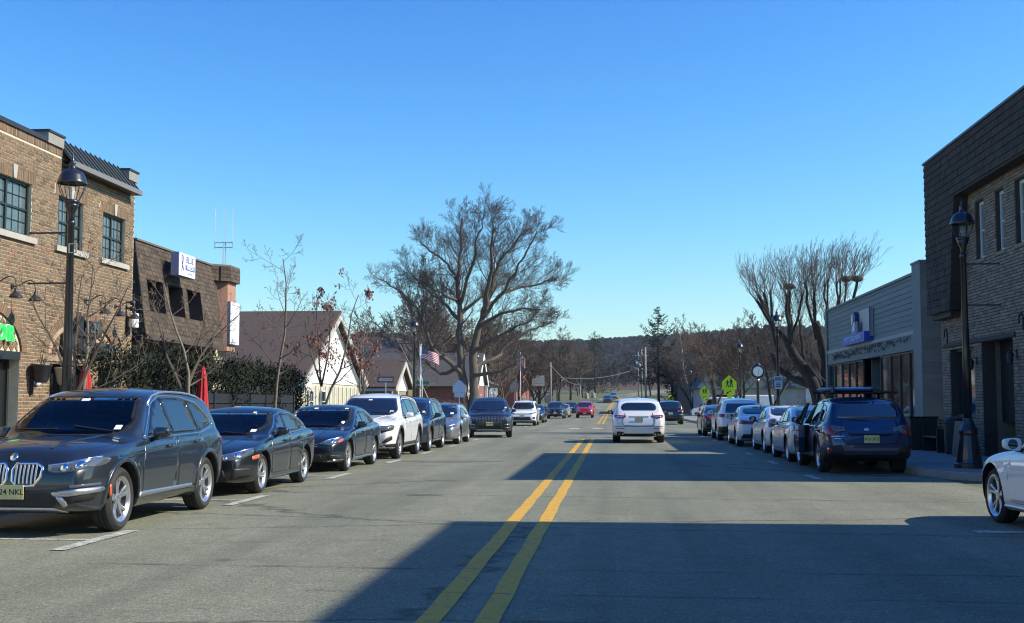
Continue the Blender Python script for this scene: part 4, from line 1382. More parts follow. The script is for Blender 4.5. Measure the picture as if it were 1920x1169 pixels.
MB().b2(MX0 - .3, MX0 + .05, Y0 - .1, Y1, ZT, ZT + .05).build('coping', mat('coping_brown', (.13, .11, .09), .7), man)
for (a, b, c, d) in wins:       # deep dark window boxes
    mb = MB()
    mb.prism([(mx(c) + .01, a, c), (mx(d) + .01, a, d), (-12.75, a, d), (-12.75, a, c)], (0, .02, 0))
    mb.prism([(mx(c) + .01, b - .02, c), (mx(d) + .01, b - .02, d), (-12.75, b - .02, d), (-12.75, b - .02, c)], (0, .02, 0))
    mb.b2(-12.75, mx(d), a + .02, b - .02, d - .02, d); mb.b2(-12.75, mx(c), a + .02, b - .02, c, c + .02)
    wr = mb.build('window', mat('reveal_brown', (.05, .042, .04), .9), man)
    MB().b2(-12.72, -12.70, a + .02, b - .02, c + .02, d - .02).build('pane', M_DGL, wr)
    MB().b2(-12.70, -12.66, a + .42, a + .47, c + .02, d - .02).build('frame', mat('pale_frame', (.5, .5, .42), .6), wr)
MB().prism([(MX1 + .02, Y0 - .1, ZB - .13), (MX1 + .02, Y0 - .1, ZB), (-12.6, Y0 - .1, ZB), (-12.6, Y0 - .1, ZB - .13)], (0, Y1 - Y0 + .1, 0)).build('eave_board', mat('eave_brown', (.07, .055, .045), .8), man)
# recessed ground floor, soffit beam and pale column
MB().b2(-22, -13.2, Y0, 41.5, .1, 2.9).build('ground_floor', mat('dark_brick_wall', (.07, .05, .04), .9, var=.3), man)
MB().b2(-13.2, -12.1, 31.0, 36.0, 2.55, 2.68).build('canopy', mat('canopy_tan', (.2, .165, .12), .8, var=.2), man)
MB().b2(-13.1, -12.25, 36.0, 37.2, .1, 3.12).build('column', mat('cream_block', (.52, .47, .30), .8, var=.15), man)
# stucco corner bay with shingled cap
M_STUC = mat('pink_stucco', (.36, .20, .135), .85, var=.12, vscale=3, bump=.2, bscale=50)
bay = [(-12.62, 36.2), (-11.98, 36.45), (-11.98, 37.25), (-12.8, 37.9), (-16, 37.9), (-16, 36.2)]
mb = MB(); mb.prism([(x, y, 3.1) for x, y in bay], (0, 0, 2.2)); mb.build('stucco_bay', M_STUC, man)
cap = [(-12.60, 35.7), (-11.88, 36.38), (-11.88, 37.32), (-12.75, 38.0), (-16, 38.0), (-16, 35.7)]
mb = MB(); mb.prism([(x, y, 5.26) for x, y in cap], (0, 0, .46)); cp = mb.build('bay_cap', M_SH_I, man)
mb = MB()
for (x0, y0_), (x1, y1_) in zip(cap[:3], cap[1:4]):
    d = Vector((x1 - x0, y1_ - y0_, 0)); nn = Vector((d.y, -d.x, 0)).normalized(); ln = d.length; d.normalize()
    for c in range(4):
        u = -(c % 2) * .12
        while u < ln:
            a, b = max(u, 0), min(u + .243, ln)
            if b - a > .02:
                p = Vector((x0, y0_, 5.26 + c * .115)) + d * a
                q = [p + nn * .016, p + nn * .004 + Vector((0, 0, .113)), p - nn * .01 + Vector((0, 0, .113)), p - nn * .01]
                mb.prism([tuple(v) for v in q], d * (b - a))
            u += .25
mb.build('shingles', M_SH_I, cp)
MB().prism([(x, y, 5.72) for x, y in cap], (0, 0, .05)).build('bay_coping', mat('coping_brown', (.13, .11, .09), .7), man)
MB().tube([(-12.1, 36.12, 5.25), (-12.1, 36.12, 5.72)], .018, 6).build('downpipe', M_BLK, man)
# signs on it
M_SIGNW = mat('sign_white', (.80, .80, .82), .45)
M_SIGNB = mat('sign_return', (.30, .31, .42), .5)
M_BLU = mat('sign_blue', (.06, .09, .32), .5)
s1 = thing('shop_sign', 'white box sign with blue ribbon lettering on the shingled mansard front', 'sign', (-12.0, 32.35, 5.24))
mb = MB().b2(-.02, .20, -.66, .62, -.28, .36); mb.build('sign_box', [M_SIGNB], s1)
MB().b2(.20, .212, -.65, .61, -.27, .35).build('face', M_SIGNW, s1)
lettering('letters', 'BLUE', .26, M_BLU, s1, (.217, .17, .19), PI / 2, .002, .0)
MB().b2(.212, .220, -.17, .55, -.09, .05).build('letter_band', M_BLU, s1)
lettering('letters', 'RIBBON', .165, M_SIGNW, s1, (.224, .19, -.02), PI / 2, .002, .002)
lettering('letters', 'STUDIO', .09, mat('sign_grey_ink', (.35, .37, .5), .5), s1, (.217, .2, -.18), PI / 2, .002)
mb = MB()
mb.tube([(.216, -.36, .24), (.216, -.42, .30), (.216, -.48, .24), (.216, -.46, .12), (.216, -.36, -.04), (.216, -.33, -.12)], .016, 4)
mb.tube([(.216, -.36, .24), (.216, -.38, .12), (.216, -.44, -.04), (.216, -.47, -.14)], .016, 4)
mb.build('ribbon_emblem', M_BLU, s1)
s2 = thing('projecting_sign', 'tall white upright box sign on the pink stucco corner', 'sign', (-12.0, 36.9, 3.97))
MB().b2(-.11, .11, -.45, .45, -.67, .67).build('sign_box', M_SIGNB, s2)
MB().b2(.11, .122, -.44, .44, -.66, .66).build('face', M_SIGNW, s2)
for i, w in enumerate(('M', 'M A', 'T')):
    lettering('letters', ('H H', 'RA', 'Y')[i], .11, mat('sign_grey_ink', (.35, .37, .5), .5), s2, (.126, .0, -.05 - i * .12), PI / 2, .002)
MB().b2(.122, .126, -.36, .36, .56, .575).build('rule_line', M_BLU, s2)
MB().b2(.122, .126, -.36, .36, -.60, -.585).build('rule_line', M_BLU, s2)
# antenna mast
M_GALV = mat('galvanised', (.55, .57, .60), .4, .6)
t = thing('roof_antenna', 'three-rod radio antenna mast on the roof of the shingled building', 'antenna', (-12.72, 38.2, 5.75))
MB().tube([(0, 0, -.3), (0, 0, .95)], .025, 6).build('mast', M_GALV, t)
MB().tube([(.07, 0, .1), (.07, 0, .95)], .012, 5).build('brace', M_GALV, t)
mb = MB()
for z in (.82, .98): mb.tube([(-.30, 0, z), (.30, 0, z)], .014, 5)
for x in (-.30, 0, .30): mb.tube([(x, 0, .78), (x, 0, 1.02)], .014, 5)
mb.build('crossbar', M_GALV, t)
for x, h in ((-.30, 2.1), (.05, 2.06), (.29, 2.1)):
    MB().tube([(x, 0, .9), (x, 0, h)], .011, 5).build('rod', mat('white_rod', (.7, .72, .75), .5), t)
# ------------------------------------------------------------ brown building on the right
WX = 9.4
br2 = thing('brown_building', 'two-storey limed brick building with a big dark shingled parapet at the right edge', 'building')
DY0, DY1 = 22.9, 35.3
holes = [(31.02, 31.76, 5.15, 6.65), (29.45, 30.12, 5.15, 6.65), (27.95, 28.66, 5.15, 6.65), (32.20, 34.45, 1.10, 2.96), (29.12, 31.55, .12, 3.02), (24.4, 27.6, .5, 2.96)]
def putW(mb, a, b, c, d, t0, t1): mb.b2(WX - t1, WX - t0, a, b, c, d)
wall_backing('wall', M_MORT2, br2, putW, DY0, DY1 - .05, .1, 7.1, holes, .32)
bricks(br2, -1, WX, DY0, DY1 - .05, .14, 7.06, holes, M_BR2_O, M_BR2_I, lambda u, z: abs(u - 28) + abs(z - 4.6) * .5, blen=.225, bh=.062, j=.016, proud=.022)
M_WHF = mat('white_window_frame', (.55, .57, .56), .5)
for (a, b, c, d) in holes[:3]:
    window(br2, -1, WX, a, b, c, d, M_WHF, M_WGL, 1, 1, True, (1, 1), .16, .09)
    MB().b2(WX - .05, WX + .15, a - .05, b + .05, c - .09, c - .002).build('window_sill', M_BR2_I, br2)
window(br2, -1, WX, 32.20, 34.45, 1.10, 2.96, M_WFR, M_DGL, 2, 1, False, None, .2, .07)
window(br2, -1, WX, 24.4, 27.6, .5, 2.96, M_WFR, M_DGL, 3, 1, False, None, .2, .07)
# recessed brick doorway
mb = MB(); mb.b2(WX + 1.3, WX + 1.6, 29.1, 31.6, .1, 3.1); mb.build('doorway_back', M_MORT2, br2)
bricks(br2, -1, WX + 1.3, 30.2, 31.56, .14, 3.0, [], M_BR2_O, M_BR2_I, single=0, blen=.225, bh=.062, j=.016, proud=.022)
MB().b2(WX + .32, WX + 1.3, 31.56, 31.8, .1, 3.1).build('doorway_side', M_BR2_I, br2); MB().b2(WX + .32, WX + 1.3, 28.9, 29.11, .1, 3.1).build('doorway_side', M_BR2_I, br2)
MB().b2(WX + 1.24, WX + 1.29, 29.15, 30.1, .12, 2.3).build('shop_door', M_WOOD, br2)
mb = MB(); mb.b2(WX - .06, WX + .02, 28.9, 34.9, 3.03, 3.14); mb.build('header_beam', mat('dark_beam', (.05, .04, .035), .8), br2)
MB().b2(WX + .3, 20, DY0, DY0 + .3, .1, 7.1).build('near_side_wall', M_BR2_I, br2)
MB().b2(WX + .3, 20, DY1 - .3, DY1 - .06, .1, 7.1).build('far_side_wall', M_BR2_I, br2)
MB().b2(9.35, 20, DY0 + .02, DY1 - .02, 8.0, 8.2).build('roof', M_DMET, br2)
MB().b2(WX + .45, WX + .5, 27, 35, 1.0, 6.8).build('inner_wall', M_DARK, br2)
# shingled parapet band with two legs: shakes on its street face
M_SK_O = mat('dark_shake_single', (.046, .035, .030), .9, var=.3, vscale=10, bump=.4, bscale=50, rand='object', ramt=SH)
M_SK_I = mat('dark_shake_field', (.046, .035, .030), .9, var=.3, vscale=10, bump=.4, bscale=50, rand='island', ramt=SH)
PX = 9.0
mb = MB()
mb.b2(PX + .03, WX - .02, DY0, DY1, 6.95, 8.34)
mb.prism([(PX + .03, 32.3, 6.95), (PX + .03, DY1, 6.95), (PX + .03, DY1, 3.98), (PX + .03, 33.0, 3.98)], (WX - .02 - PX - .03, 0, 0))
mb.prism([(PX + .03, DY0, 6.95), (PX + .03, 26.6, 6.95), (PX + .03, 26.1, 3.98), (PX + .03, DY0, 3.98)], (WX - .02 - PX - .03, 0, 0))
mb.build('parapet', M_SK_I, br2)
MB().b2(PX - .02, WX + .1, DY0 - .05, DY1 + .05, 8.34, 8.40).build('coping', M_DMET, br2)
MB().b2(PX + .12, WX - .02, 33.3, DY1 - .1, 3.82, 3.98).build('leg_foot', mat('dark_beam', (.05, .04, .035), .8), br2)
L = []; z = 3.98; k = 0; ex2 = .19
while z < 8.33:
    sp = [(DY0, DY1)] if z > 6.94 else [(DY0, 26.1 + .5 * (z - 3.98) / 2.97), (33.0 - .7 * (z - 3.98) / 2.97, DY1)]
    for s0, s1 in sp:
        u = s0 - (k % 2) * .1
        while u < s1:
            w = rnd.choice((.16, .2, .2, .24)); a, b = max(u, s0), min(u + w - .008, s1)
            if b - a > .03: L.append((a, b, z, w))
            u += w
    z += ex2; k += 1
def shake(mb, a, b, z, th=.03):
    mb.prism([(PX + .03 - th, a, z - .01), (PX + .03 - .006, a, min(z + ex2, 8.34)), (PX + .035, a, min(z + ex2, 8.34)), (PX + .035, a, z - .01)], (0, b - a, 0)); return mb
f2 = [s_ for s_ in L if abs(s_[3] - .2) < .001 and abs(s_[1] - s_[0] - .192) < .002 and s_[0] > 26.4 and s_[2] < 8.1]
f2.sort(key=lambda s_: s_[0]); one = set(f2[:300])
tpl = shake(MB(), 0, .192, 0).mesh('shake', M_SK_O)
for s_ in f2[:300]:
    o = obj('shingle', tpl, br2); o.location = (rnd.uniform(-.006, .004), s_[0], s_[2])
mb = MB()
for s_ in L:
    if s_ not in one: shake(mb, *s_[:3], .03 + rnd.uniform(-.006, .008))
tag(mb.build('shingles', M_SK_I, br2), kind='stuff')
# end face of the parapet, seen past the corner
# wall lanterns and conduit
for i, (u, z) in enumerate(((31.95, 2.55), (28.85, 2.6))):
    t = thing('wall_lantern', 'dark carriage lantern on the limed brick wall, ' + ('between the shop window and the recessed doorway' if i == 0 else 'on the near side of the recessed doorway'), 'wall lamp', (WX, u, z), 0, 'lanterns on the limed brick wall')
    MB().b2(-.05, 0, -.05, .05, -.1, .12).build('wall_plate', M_BLK, t)
    MB().tube([(-.03, 0, .05), (-.12, 0, .12), (-.18, 0, .06)], .012, 5).build('arm', M_BLK, t)
    MB().lathe([(.0, .1), (.03, .08), (.09, .0), (.09, -.02), (.065, -.2), (.05, -.22), (.0, -.22)], (-.18, 0, 0), 8).build('lantern', M_BLK, t)
for u in (32.6, 34.6, 28.3):
    MB().tube([(WX - .04, u, 3.14), (WX - .04, u, 3.45), (WX - .04, u + .12, 3.55), (WX - .04, u + .28, 3.50), (WX - .04, u + .30, 3.3)], .02, 5).build('bent_pipe', M_BLK, br2)
# gap beside it: tan wall set back
t = thing('tan_wall', 'plain tan rendered wall in the gap between the two shops on the right', 'wall', (0, 0, 0))
MB().b2(9.75, 14, 35.45, 36.0, .1, 4.6).build('wall', mat('tan_render', (.36, .25, .155), .85, var=.1, vscale=2), t)

# ------------------------------------------------------------ grey clapboard shop
GX = 9.3
gs = thing('grey_shop', 'single-storey grey clapboard shop with large windows, beyond the brown building', 'building')
GY0, GY1 = 36.85, 53.4
M_CLAP = mat('grey_clapboard', (.155, .185, .19), .7, var=.12, vscale=2, stretch=(1, .4, 6), rand='object', ramt=.1)
M_CLAPT = mat('grey_trim', (.13, .16, .165), .65, var=.1, vscale=3)
MB().b2(GX + .05, GX + .3, GY0 + .3, GY1, 3.72, 5.45).build('wall', M_CLAPT, gs)
z = 3.72
while z < 5.40:
    MB().prism([(GX + .05, GY0 + 1.0, z), (GX + .018, GY0 + 1.0, z + .004), (GX + .045, GY0 + 1.0, min(z + .185, 5.44)), (GX + .05, GY0 + 1.0, min(z + .185, 5.44))], (0, GY1 - .35 - GY0 - 1.0, 0)).build('clapboard', M_CLAP, gs)
    z += .18
MB().b2(GX - .02, GX + .4, GY0 + 1.0, GY1 - .3, 5.45, 5.53).build('coping', M_CLAPT, gs)
MB().b2(GX - .04, GX + .45, GY1 - .33, GY1 + .05, .1, 5.56).build('corner_post', M_CLAPT, gs)
mb = MB(); mb.b2(GX - .08, GX + .45, GY0, GY0 + 1.0, .1, 5.72); mb.build('corner_pier', M_CLAPT, gs)
MB().b2(GX - .11, GX + .5, GY0 - .04, GY0 + 1.04, 5.72, 5.78).build('pier_cap', M_CLAPT, gs)
mb = MB(); mb.b2(GX + .45, 24, GY0, GY0 + .25, .1, 4.9); mb.build('side_wall', M_CLAPT, gs)
z = .2
while z < 4.75:      # clapboards on the side return
    MB().b2(GX - .06, GX + 1.5, GY0 - .008, GY0 - .001, z, z + .174).build('clapboard', M_CLAP, gs)
    z += .18
MB().b2(GX - .03, GX + .06, GY0 + 1.0, GY1 - .33, 3.60, 3.72).build('trim_board', mat('trim_light', (.28, .30, .29), .6), gs)
MB().b2(GX, GX + .3, GY0 + 1.0, GY1 - .33, 3.12, 3.60).build('frieze', M_CLAPT, gs)
MB().b2(GX, GX + .35, GY0 + 1.0, GY1 - .33, .1, .72).build('stall_riser', mat('riser_pale', (.26, .29, .29), .7, var=.1), gs)
MB().b2(GX + .3, 24, GY0 + .2, GY1, 4.4, 4.6).build('roof', M_DMET, gs)
MB().b2(GX + .5, 24, GY1 - .25, GY1, .1, 4.6).build('far_side_wall', M_CLAPT, gs)
MB().b2(GX + 4, GX + 4.2, GY0 + .3, GY1 - .3, .1, 4.0).build('inner_wall', mat('dim_interior', (.06, .055, .05), .9, var=.4, vscale=1.5), gs)
M_SHOPGL = mat('shop_glass', (.02, .026, .028), .03, spec=.9)
mul = [37.9, 39.05, 40.35, 41.65, 43.2, 46.05, 47.5, 48.9, 50.3, 51.9, 53.05]
for a, b in zip(mul, mul[1:]):
    if a == 43.2:
        w = window(gs, -1, GX, a + .5, b - .5, .13, 2.75, M_WFR, M_SHOPGL, 2, 1, False, None, .9, .08); w.name = 'shop_door'
        MB().b2(GX + .35, GX + 1.0, a + .02, a + .1, .13, 3.1).build('recess_side', M_CLAPT, gs)
        MB().b2(GX + .35, GX + 1.0, b - .1, b - .02, .13, 3.1).build('recess_side', M_CLAPT, gs)
    else:
        w = window(gs, -1, GX, a + .03, b - .03, .74, 3.10, M_WFR, M_SHOPGL, 1, 1, False, None, .12, .045); w.name = 'shop_window'
t = thing('window_poster', 'blue poster with white lettering in the doorway glass of the grey shop', 'poster', (GX + .62, 44.6, 2.3))
MB().b2(-.01, .01, -.95, .95, -.28, .42).build('sheet', mat('poster_blue', (.12, .26, .42), .5, var=.2), t)
lettering('letters', 'SALE', .36, M_WHT, t, (-.016, 0, .05), -PI / 2, .002)
for z in (-.40, -.55, -.70): MB().b2(-.01, .01, -.95, .95, z - .04, z + .03).build('blind_slat', M_WHT, t)
# sign panel, figure and blue letter box
sp = thing('emblem_sign', 'grey panel with a white and blue emblem on the grey clapboard shop front', 'sign', (GX, 45.65, 4.4))
MB().b2(-.10, .02, -1.72, 1.62, -.52, .52).build('panel', mat('panel_grey', (.36, .37, .36), .5), sp)
MB().b2(-.13, -.10, -1.76, -1.70, -.52, .54).build('panel_edge', mat('panel_edge', (.14, .15, .26), .5), sp)
M_EMB = mat('emblem_white', (.60, .68, .80), .4); M_EMB2 = mat('emblem_blue', (.02, .03, .14), .4)
mb = MB(); n = 20
mb.prism([(-.26, .42 + .30 * math.cos(2 * PI * i / n), .24 + .26 * math.sin(2 * PI * i / n)) for i in range(n)], (.14, 0, 0)); mb.build('emblem_dark_disc', M_EMB2, sp)  # dark blue disc of the emblem, behind the cream one
mb = MB(); mb.prism([(-.28, .62 + .17 * math.cos(2 * PI * i / n), .24 + .22 * math.sin(2 * PI * i / n)) for i in range(n)], (.02, 0, 0)); mb.build('emblem_disc', mat('emblem_cream', (.55, .58, .48), .5), sp)
def flatp(nm, pts, m_, x=-.29, d=.03): MB().prism([(x, a, b) for a, b in pts], (d, 0, 0)).build(nm, m_, sp)
flatp('emblem_shape', [(.75, -.46), (.62, -.46), (.45, -.05), (.30, .08), (.15, .02), (.0, -.30), (-.02, -.42), (.1, -.42), (.25, -.2), (.42, -.25), (.55, -.42), (.56, -.46)], M_EMB)
flatp('emblem_block', [(.0, -.44), (-.38, -.44), (-.38, .10), (.0, .12)], M_EMB2, -.27)
flatp('emblem_bar', [(.06, -.44), (-.02, -.44), (.10, .10), (.18, .10)], M_EMB)
flatp('emblem_bar', [(.70, -.48), (.45, -.48), (.58, .0), (.70, .02)], M_EMB2, -.26, .02)
lb = thing('letter_box_sign', 'bright blue letter box sign directly under the emblem panel on the grey shop', 'sign', (GX, 46.2, 3.72))
MB().b2(-.30, .03, -2.2, 1.95, -.02, .34).build('sign_box', mat('royal_blue', (.015, .06, .42), .35), lb)
lettering('letters', 'MEDITERRANEAN', .27, mat('pale_blue_ink', (.45, .6, .85), .4), lb, (-.31, -.1, .16), -PI / 2, .004, .0, 1.55)
# garland under the trim
M_LEAF = mat('garland_dark', (.03, .04, .035), .8)
t = thing('garland', 'string of dark leaves and bulbs hung along the frieze of the grey shop', 'garland', (GX, 45, 3.62))
mb = MB(); pts = []
for i in range(61):
    y = -6.6 + 13.7 * i / 60
    pts.append((-.05, y, -.05 - .10 * abs(math.sin(i * PI / 6))))
mb.tube(pts, .008, 4); mb.build('cord', M_LEAF, t)
mb = MB()
for i in range(95):
    y = -6.6 + 13.7 * rnd.random(); z = -.18 + rnd.uniform(-.14, .1); s_ = rnd.uniform(.03, .08)
    mb.sphere((-.06, y, z), .02, s_, s_ * rnd.uniform(.6, 1.3), 6, 4)
tag(mb.build('leaves', M_LEAF, t), kind='stuff')
# ------------------------------------------------------------ near corner building whose shadow lies on the road
nb = thing('corner_building', 'brick corner building before the side street whose shadow crosses the road', 'building')
MB().b2(9.4, 22, -14, 13.3, .1, 7.0).build('wall', M_BR2_I, nb)
MB().b2(9.0, 22, -14, 14.75, 7.0, 8.38).build('parapet', M_SK_I, nb)
MB().b2(9.0, 9.6, 13.0, 14.75, .1, 7.0).build('corner_pier', M_BR2_I, nb)

# ------------------------------------------------------------ white-gabled chapel-like building on the left
def gable(parent, x0, x1, ya, yb, ze, zp, m_roof, m_gab, m_wall, over=.35, trim=None, z0=0, shingle=None):
    """ridge along x; gable faces +x at x1; eaves at ya (near) and yb (far)"""
    yp = (ya + yb) / 2
    MB().b2(x0, x1 - .05, ya + .3, yb - .3, z0, ze).build('wall', m_wall, parent)
    MB().prism([(x1, ya + .1, ze - .1), (x1, yb - .1, ze - .1), (x1, yp, zp - .16)], (-.12, 0, 0)).build('gable', m_gab, parent)
    rf = MB()
    for y_, s in ((ya, 1), (yb, -1)):
        d = Vector((0, yp - y_, zp - ze)); nn = Vector((0, -(zp - ze), yp - y_)).normalized() * .14
        if nn.z < 0: nn = -nn
        rf.prism([(x0, y_ - s * over * .0, ze), (x1 + over, y_, ze), (x1 + over, yp, zp), (x0, yp, zp)], nn)
    ro = rf.build('roof', m_roof, parent)
    if trim:
        mb = MB()
        for y_ in (ya, yb):
            mb.prism([(x1 + over + .002, y_, ze - .02), (x1 + over + .002, yp, zp - .02), (x1 + over + .002, yp, zp - .34), (x1 + over + .002, y_ + (yp - y_) * .06, ze - .18)], (.05, 0, 0))
        mb.build('bargeboard', trim, parent)
    return ro
M_CHR = mat('brown_roof', (.075, .052, .042), .9, var=.15, vscale=3, bump=.5, bscale=14, stretch=(1, 1, 4))
M_WHG = mat('white_siding', (.78, .78, .76), .6, var=.05)
M_CRM = mat('cream_siding', (.50, .47, .36), .7, var=.1)
M_TANB = mat('tan_block_wall', (.26, .21, .14), .85, var=.15)
ch = thing('gabled_hall', 'long brown-roofed hall with a bright white gable facing the road', 'building')
gable(ch, -34, -14.2, 53.2, 67.2, 2.55, 6.06, M_CHR, M_WHG, M_CRM, trim=mat('trim_grey', (.42, .41, .37), .6))
MB().b2(-14.2, -13.9, 53.4, 54.6, 2.2, 2.5).build('eave_return', M_WHG, ch)
mb = MB()
for i in range(14): mb.b2(-14.18, -14.14, 53.6 + i * .95, 53.66 + i * .95, .1, 2.3)
mb.build('batten', mat('batten_grey', (.45, .42, .34), .7), ch)
MB().tube([(-22, 61, 5.9), (-22, 61, 6.7)], .07, 6).build('roof_vent', M_WHT, ch)
for x, y, z in ((-24, 57.5, 4.75), (-21.5, 58.0, 5.0)): MB().box((x, y, z), (.6, .5, .3)).build('roof_box', M_DMET, ch)
for u in (55.2, 57.6): 
    w = window(ch, 1, -14.18, u, u + .8, 1.0, 2.1, M_WHF, M_DGL, 1, 1, True, None, .02, .07)
pz = thing('gabled_porch', 'small brown-roofed porch with a white gable and cream posts beside the hall', 'building')
gable(pz, -24, -13.4, 71.6, 78.4, 2.35, 4.15, M_CHR, M_WHG, M_TANB, trim=mat('trim_grey', (.42, .41, .37), .6))
for y in (72.2, 77.6): MB().b2(-13.3, -13.0, y - .15, y + .15, 0, 2.35).build('post', mat('cream_post', (.66, .55, .25), .6), pz)
window(pz, 1, -13.43, 73.5, 74.3, 1.0, 2.0, M_WHF, M_DGL, 1, 1, True, None, .02, .07)
MB().b2(-24, -13.0, 71.5, 71.7, 2.2, 2.36).build('eave_board', mat('trim_grey', (.42, .41, .37), .6), pz)
# ------------------------------------------------------------ houses beyond
M_GSH = mat('grey_shingle_wall', (.20, .20, .19), .85, var=.25, vscale=5)
M_SLATE = mat('slate_roof', (.07, .068, .07), .85, var=.2, vscale=5)
M_BRKF = mat('far_red_brick', (.24, .085, .06), .85, var=.25, vscale=8)
hs = thing('turreted_house', 'big grey shingled house with a dark steep roof behind the flagpole', 'building')
MB().b2(-27, -18.5, 112, 124, 0, 7.0).build('wall', M_GSH, hs)
MB().prism([(-27.6, 111.6, 6.7), (-18.0, 111.6, 6.7), (-21, 115, 11.2), (-25, 115, 11.2)], (0, 13, 0)).build('roof', M_SLATE, hs)
MB().prism([(-18.2, 113, 6.6), (-18.2, 119, 6.6), (-18.2, 116, 9.6)], (-3, 0, 0)).build('dormer', M_GSH, hs)
MB().lathe([(1.3, 6.2), (1.3, 8.6), (1.5, 8.6), (.0, 12.0)], (-17.6, 120.5, 0), 10).build('turret', M_SLATE, hs)
window(hs, 1, -18.48, 113.6, 115.0, 4.6, 6.5, M_WHF, M_DGL, 2, 1, True, None, .0, .12)
window(hs, 1, -18.48, 118.0, 119.4, 4.6, 6.5, M_WHF, M_DGL, 2, 1, True, None, .0, .12)
hs.scale = (1, 1, .70)
MB().b2(-26.9, -18.4, 111.7, 112.0, 2.4, 2.9).build('porch_roof', M_SLATE, hs)
def redhouse(x0, x1, ya, yb, ze, zp, label, nwin=2):
    h = thing('brick_house', label, 'building')
    gable(h, x0, x1, ya, yb, ze, zp, M_SLATE, M_WHG, M_BRKF, trim=M_WHG)
    for i in range(nwin):
        u = lerp(ya + 1, yb - 2, (i + .3) / nwin)
        window(h, 1, x1 - .03, u, u + 1.0, 1.0, 2.3, M_WHF, M_DGL, 2, 1, True, None, .02, .09)
    MB().b2(x1, x1 + .3, ya, ya + .25, 0, ze).build('post', M_WHG, h)
    MB().b2(x1, x1 + .3, yb - .25, yb, 0, ze).build('post', M_WHG, h)
    return h
redhouse(-22, -11.6, 93, 99, 2.7, 4.8, 'red brick house with a white half-timbered gable behind the big bare tree')
redhouse(-22, -12.2, 106, 114, 3.2, 6.0, 'second red brick house with a tall white gable past the big bare tree', 2)
h = thing('plain_house', 'low grey-blue house with white window frames past the brick houses', 'building')
MB().b2(-20, -12.6, 122, 131, 0, 3.4).build('wall', mat('blue_grey_siding', (.17, .19, .22), .8), h)
MB().prism([(-20.5, 121.5, 3.4), (-12.2, 121.5, 3.4), (-16.4, 121.5, 5.4)], (0, 10, 0)).build('roof', M_SLATE, h)
window(h, 1, -12.58, 123, 124.2, 1.2, 2.6, M_WHF, M_DGL, 2, 1, True, None, .0, .12)
window(h, 1, -12.58, 126.5, 127.7, 1.2, 2.6, M_WHF, M_DGL, 2, 1, True, None, .0, .12)
h = thing('brick_block', 'dark red brick block with white windows far along the left pavement', 'building')
MB().b2(-24, -12.0, 148, 172, 0, 5.6).build('wall', M_BRKF, h)
MB().b2(-24.2, -11.8, 147.8, 172.2, 5.6, 5.9).build('roof', M_SLATE, h)
for u in (150, 154, 158, 162, 166):
    for z in (.8, 3.2): window(h, 1, -11.98, u, u + 1.2, z, z + 1.6, M_WHF, M_DGL, 1, 1, True, None, .0, .14)
t = thing('board_sign', 'cream board sign high on a post before the far brick block', 'sign', (-9.85, 158, 0))
MB().b2(-.8, .8, -.06, .06, 3.75, 5.15).build('board', mat('cream_board', (.68, .62, .40), .6, var=.2, vscale=1), t)
for z in (4.1, 4.45, 4.8): MB().b2(-.6, .6, -.075, -.062, z - .05, z + .05).build('text_line', mat('sign_grey_ink', (.35, .37, .5), .5), t)
MB().b2(-.06, .06, -.05, .05, 0, 3.75).build('post', M_BLK, t)
# across the road: low building with green mansard roof and pale walls
h = thing('green_roof_building', 'low pale building with a dark teal mansard roof behind the white vans', 'building')
MB().b2(9.5, 34, 131, 150, 0, 3.1).build('wall', mat('pale_stucco', (.42, .42, .40), .8, var=.15, vscale=1), h)
mb = MB(); mb.prism([(9.0, 130.5, 3.1), (34, 130.5, 3.1), (33, 132, 5.0), (10.5, 132, 5.0)], (0, 19, 0)); mb.build('roof', mat('teal_roof', (.03, .07, .075), .7, var=.15), h)
for x in (11, 15.5): MB().b2(x, x + 1.2, 130.9, 131.0, .2, 2.4).build('window', M_DGL, h)
MB().b2(20.5, 22.3, 130.6, 131, 0, 3.1).build('column', M_WHG, h)
h = thing('flat_roof_building', 'long flat-roofed brown building far behind the clock', 'building')
MB().b2(9, 60, 168, 190, 0, 7.2).build('wall', mat('far_brown_wall', (.12, .10, .085), .9, var=.2, vscale=.6), h)
MB().b2(8.6, 60.4, 167.6, 190.4, 7.2, 8.2).build('roof', mat('far_roof', (.16, .155, .15), .9), h)
MB().b2(11.5, 19, 167.3, 167.5, 4.8, 6.9).build('red_panel', mat('far_red_panel', (.15, .05, .045), .8), h)
# ------------------------------------------------------------ trees
M_BARK = mat('grey_bark', (.115, .092, .072), .95, var=.35, vscale=5, bump=.6, bscale=25, stretch=(3, 3, .6))
M_TWIG = mat('twig_brown', (.105, .074, .055), .95)
M_BARK2 = mat('dark_bark', (.034, .028, .024), .95, var=.35, vscale=5, bump=.6, bscale=25)
M_TWIG2 = mat('twig_dark', (.085, .058, .045), .95)
M_TWIG3 = mat('twig_grey', (.15, .118, .092), .95)

def grow(rg, out, p, d, L, r, lv, S):
    """one branch with its side branches; out = {level: MB}"""
    m = S['seg'][min(lv, len(S['seg']) - 1)]
    pts = [p.copy()]; q = p.copy(); d = d.normalized()
    wob = S.get('wob', .22)
    for i in range(m):
        d = (d + Vector((rg.gauss(0, wob), rg.gauss(0, wob), rg.gauss(0, wob) + S.get('up', .1)))).normalized()
        q = q + d * (L / m); pts.append(q.copy())
    r1 = r * S.get('tip', .35)
    rad = [max(S['rmin'], lerp(r, r1, i / m)) for i in range(m + 1)]
    if lv == len(S['n']): rad[-1] = S['rmin'] * .6
    out[lv].tube(pts, rad, 7 if lv == 0 else (5 if lv == 1 else 3), cap=False)
    spread(rg, out, pts, rad, L, lv, S)

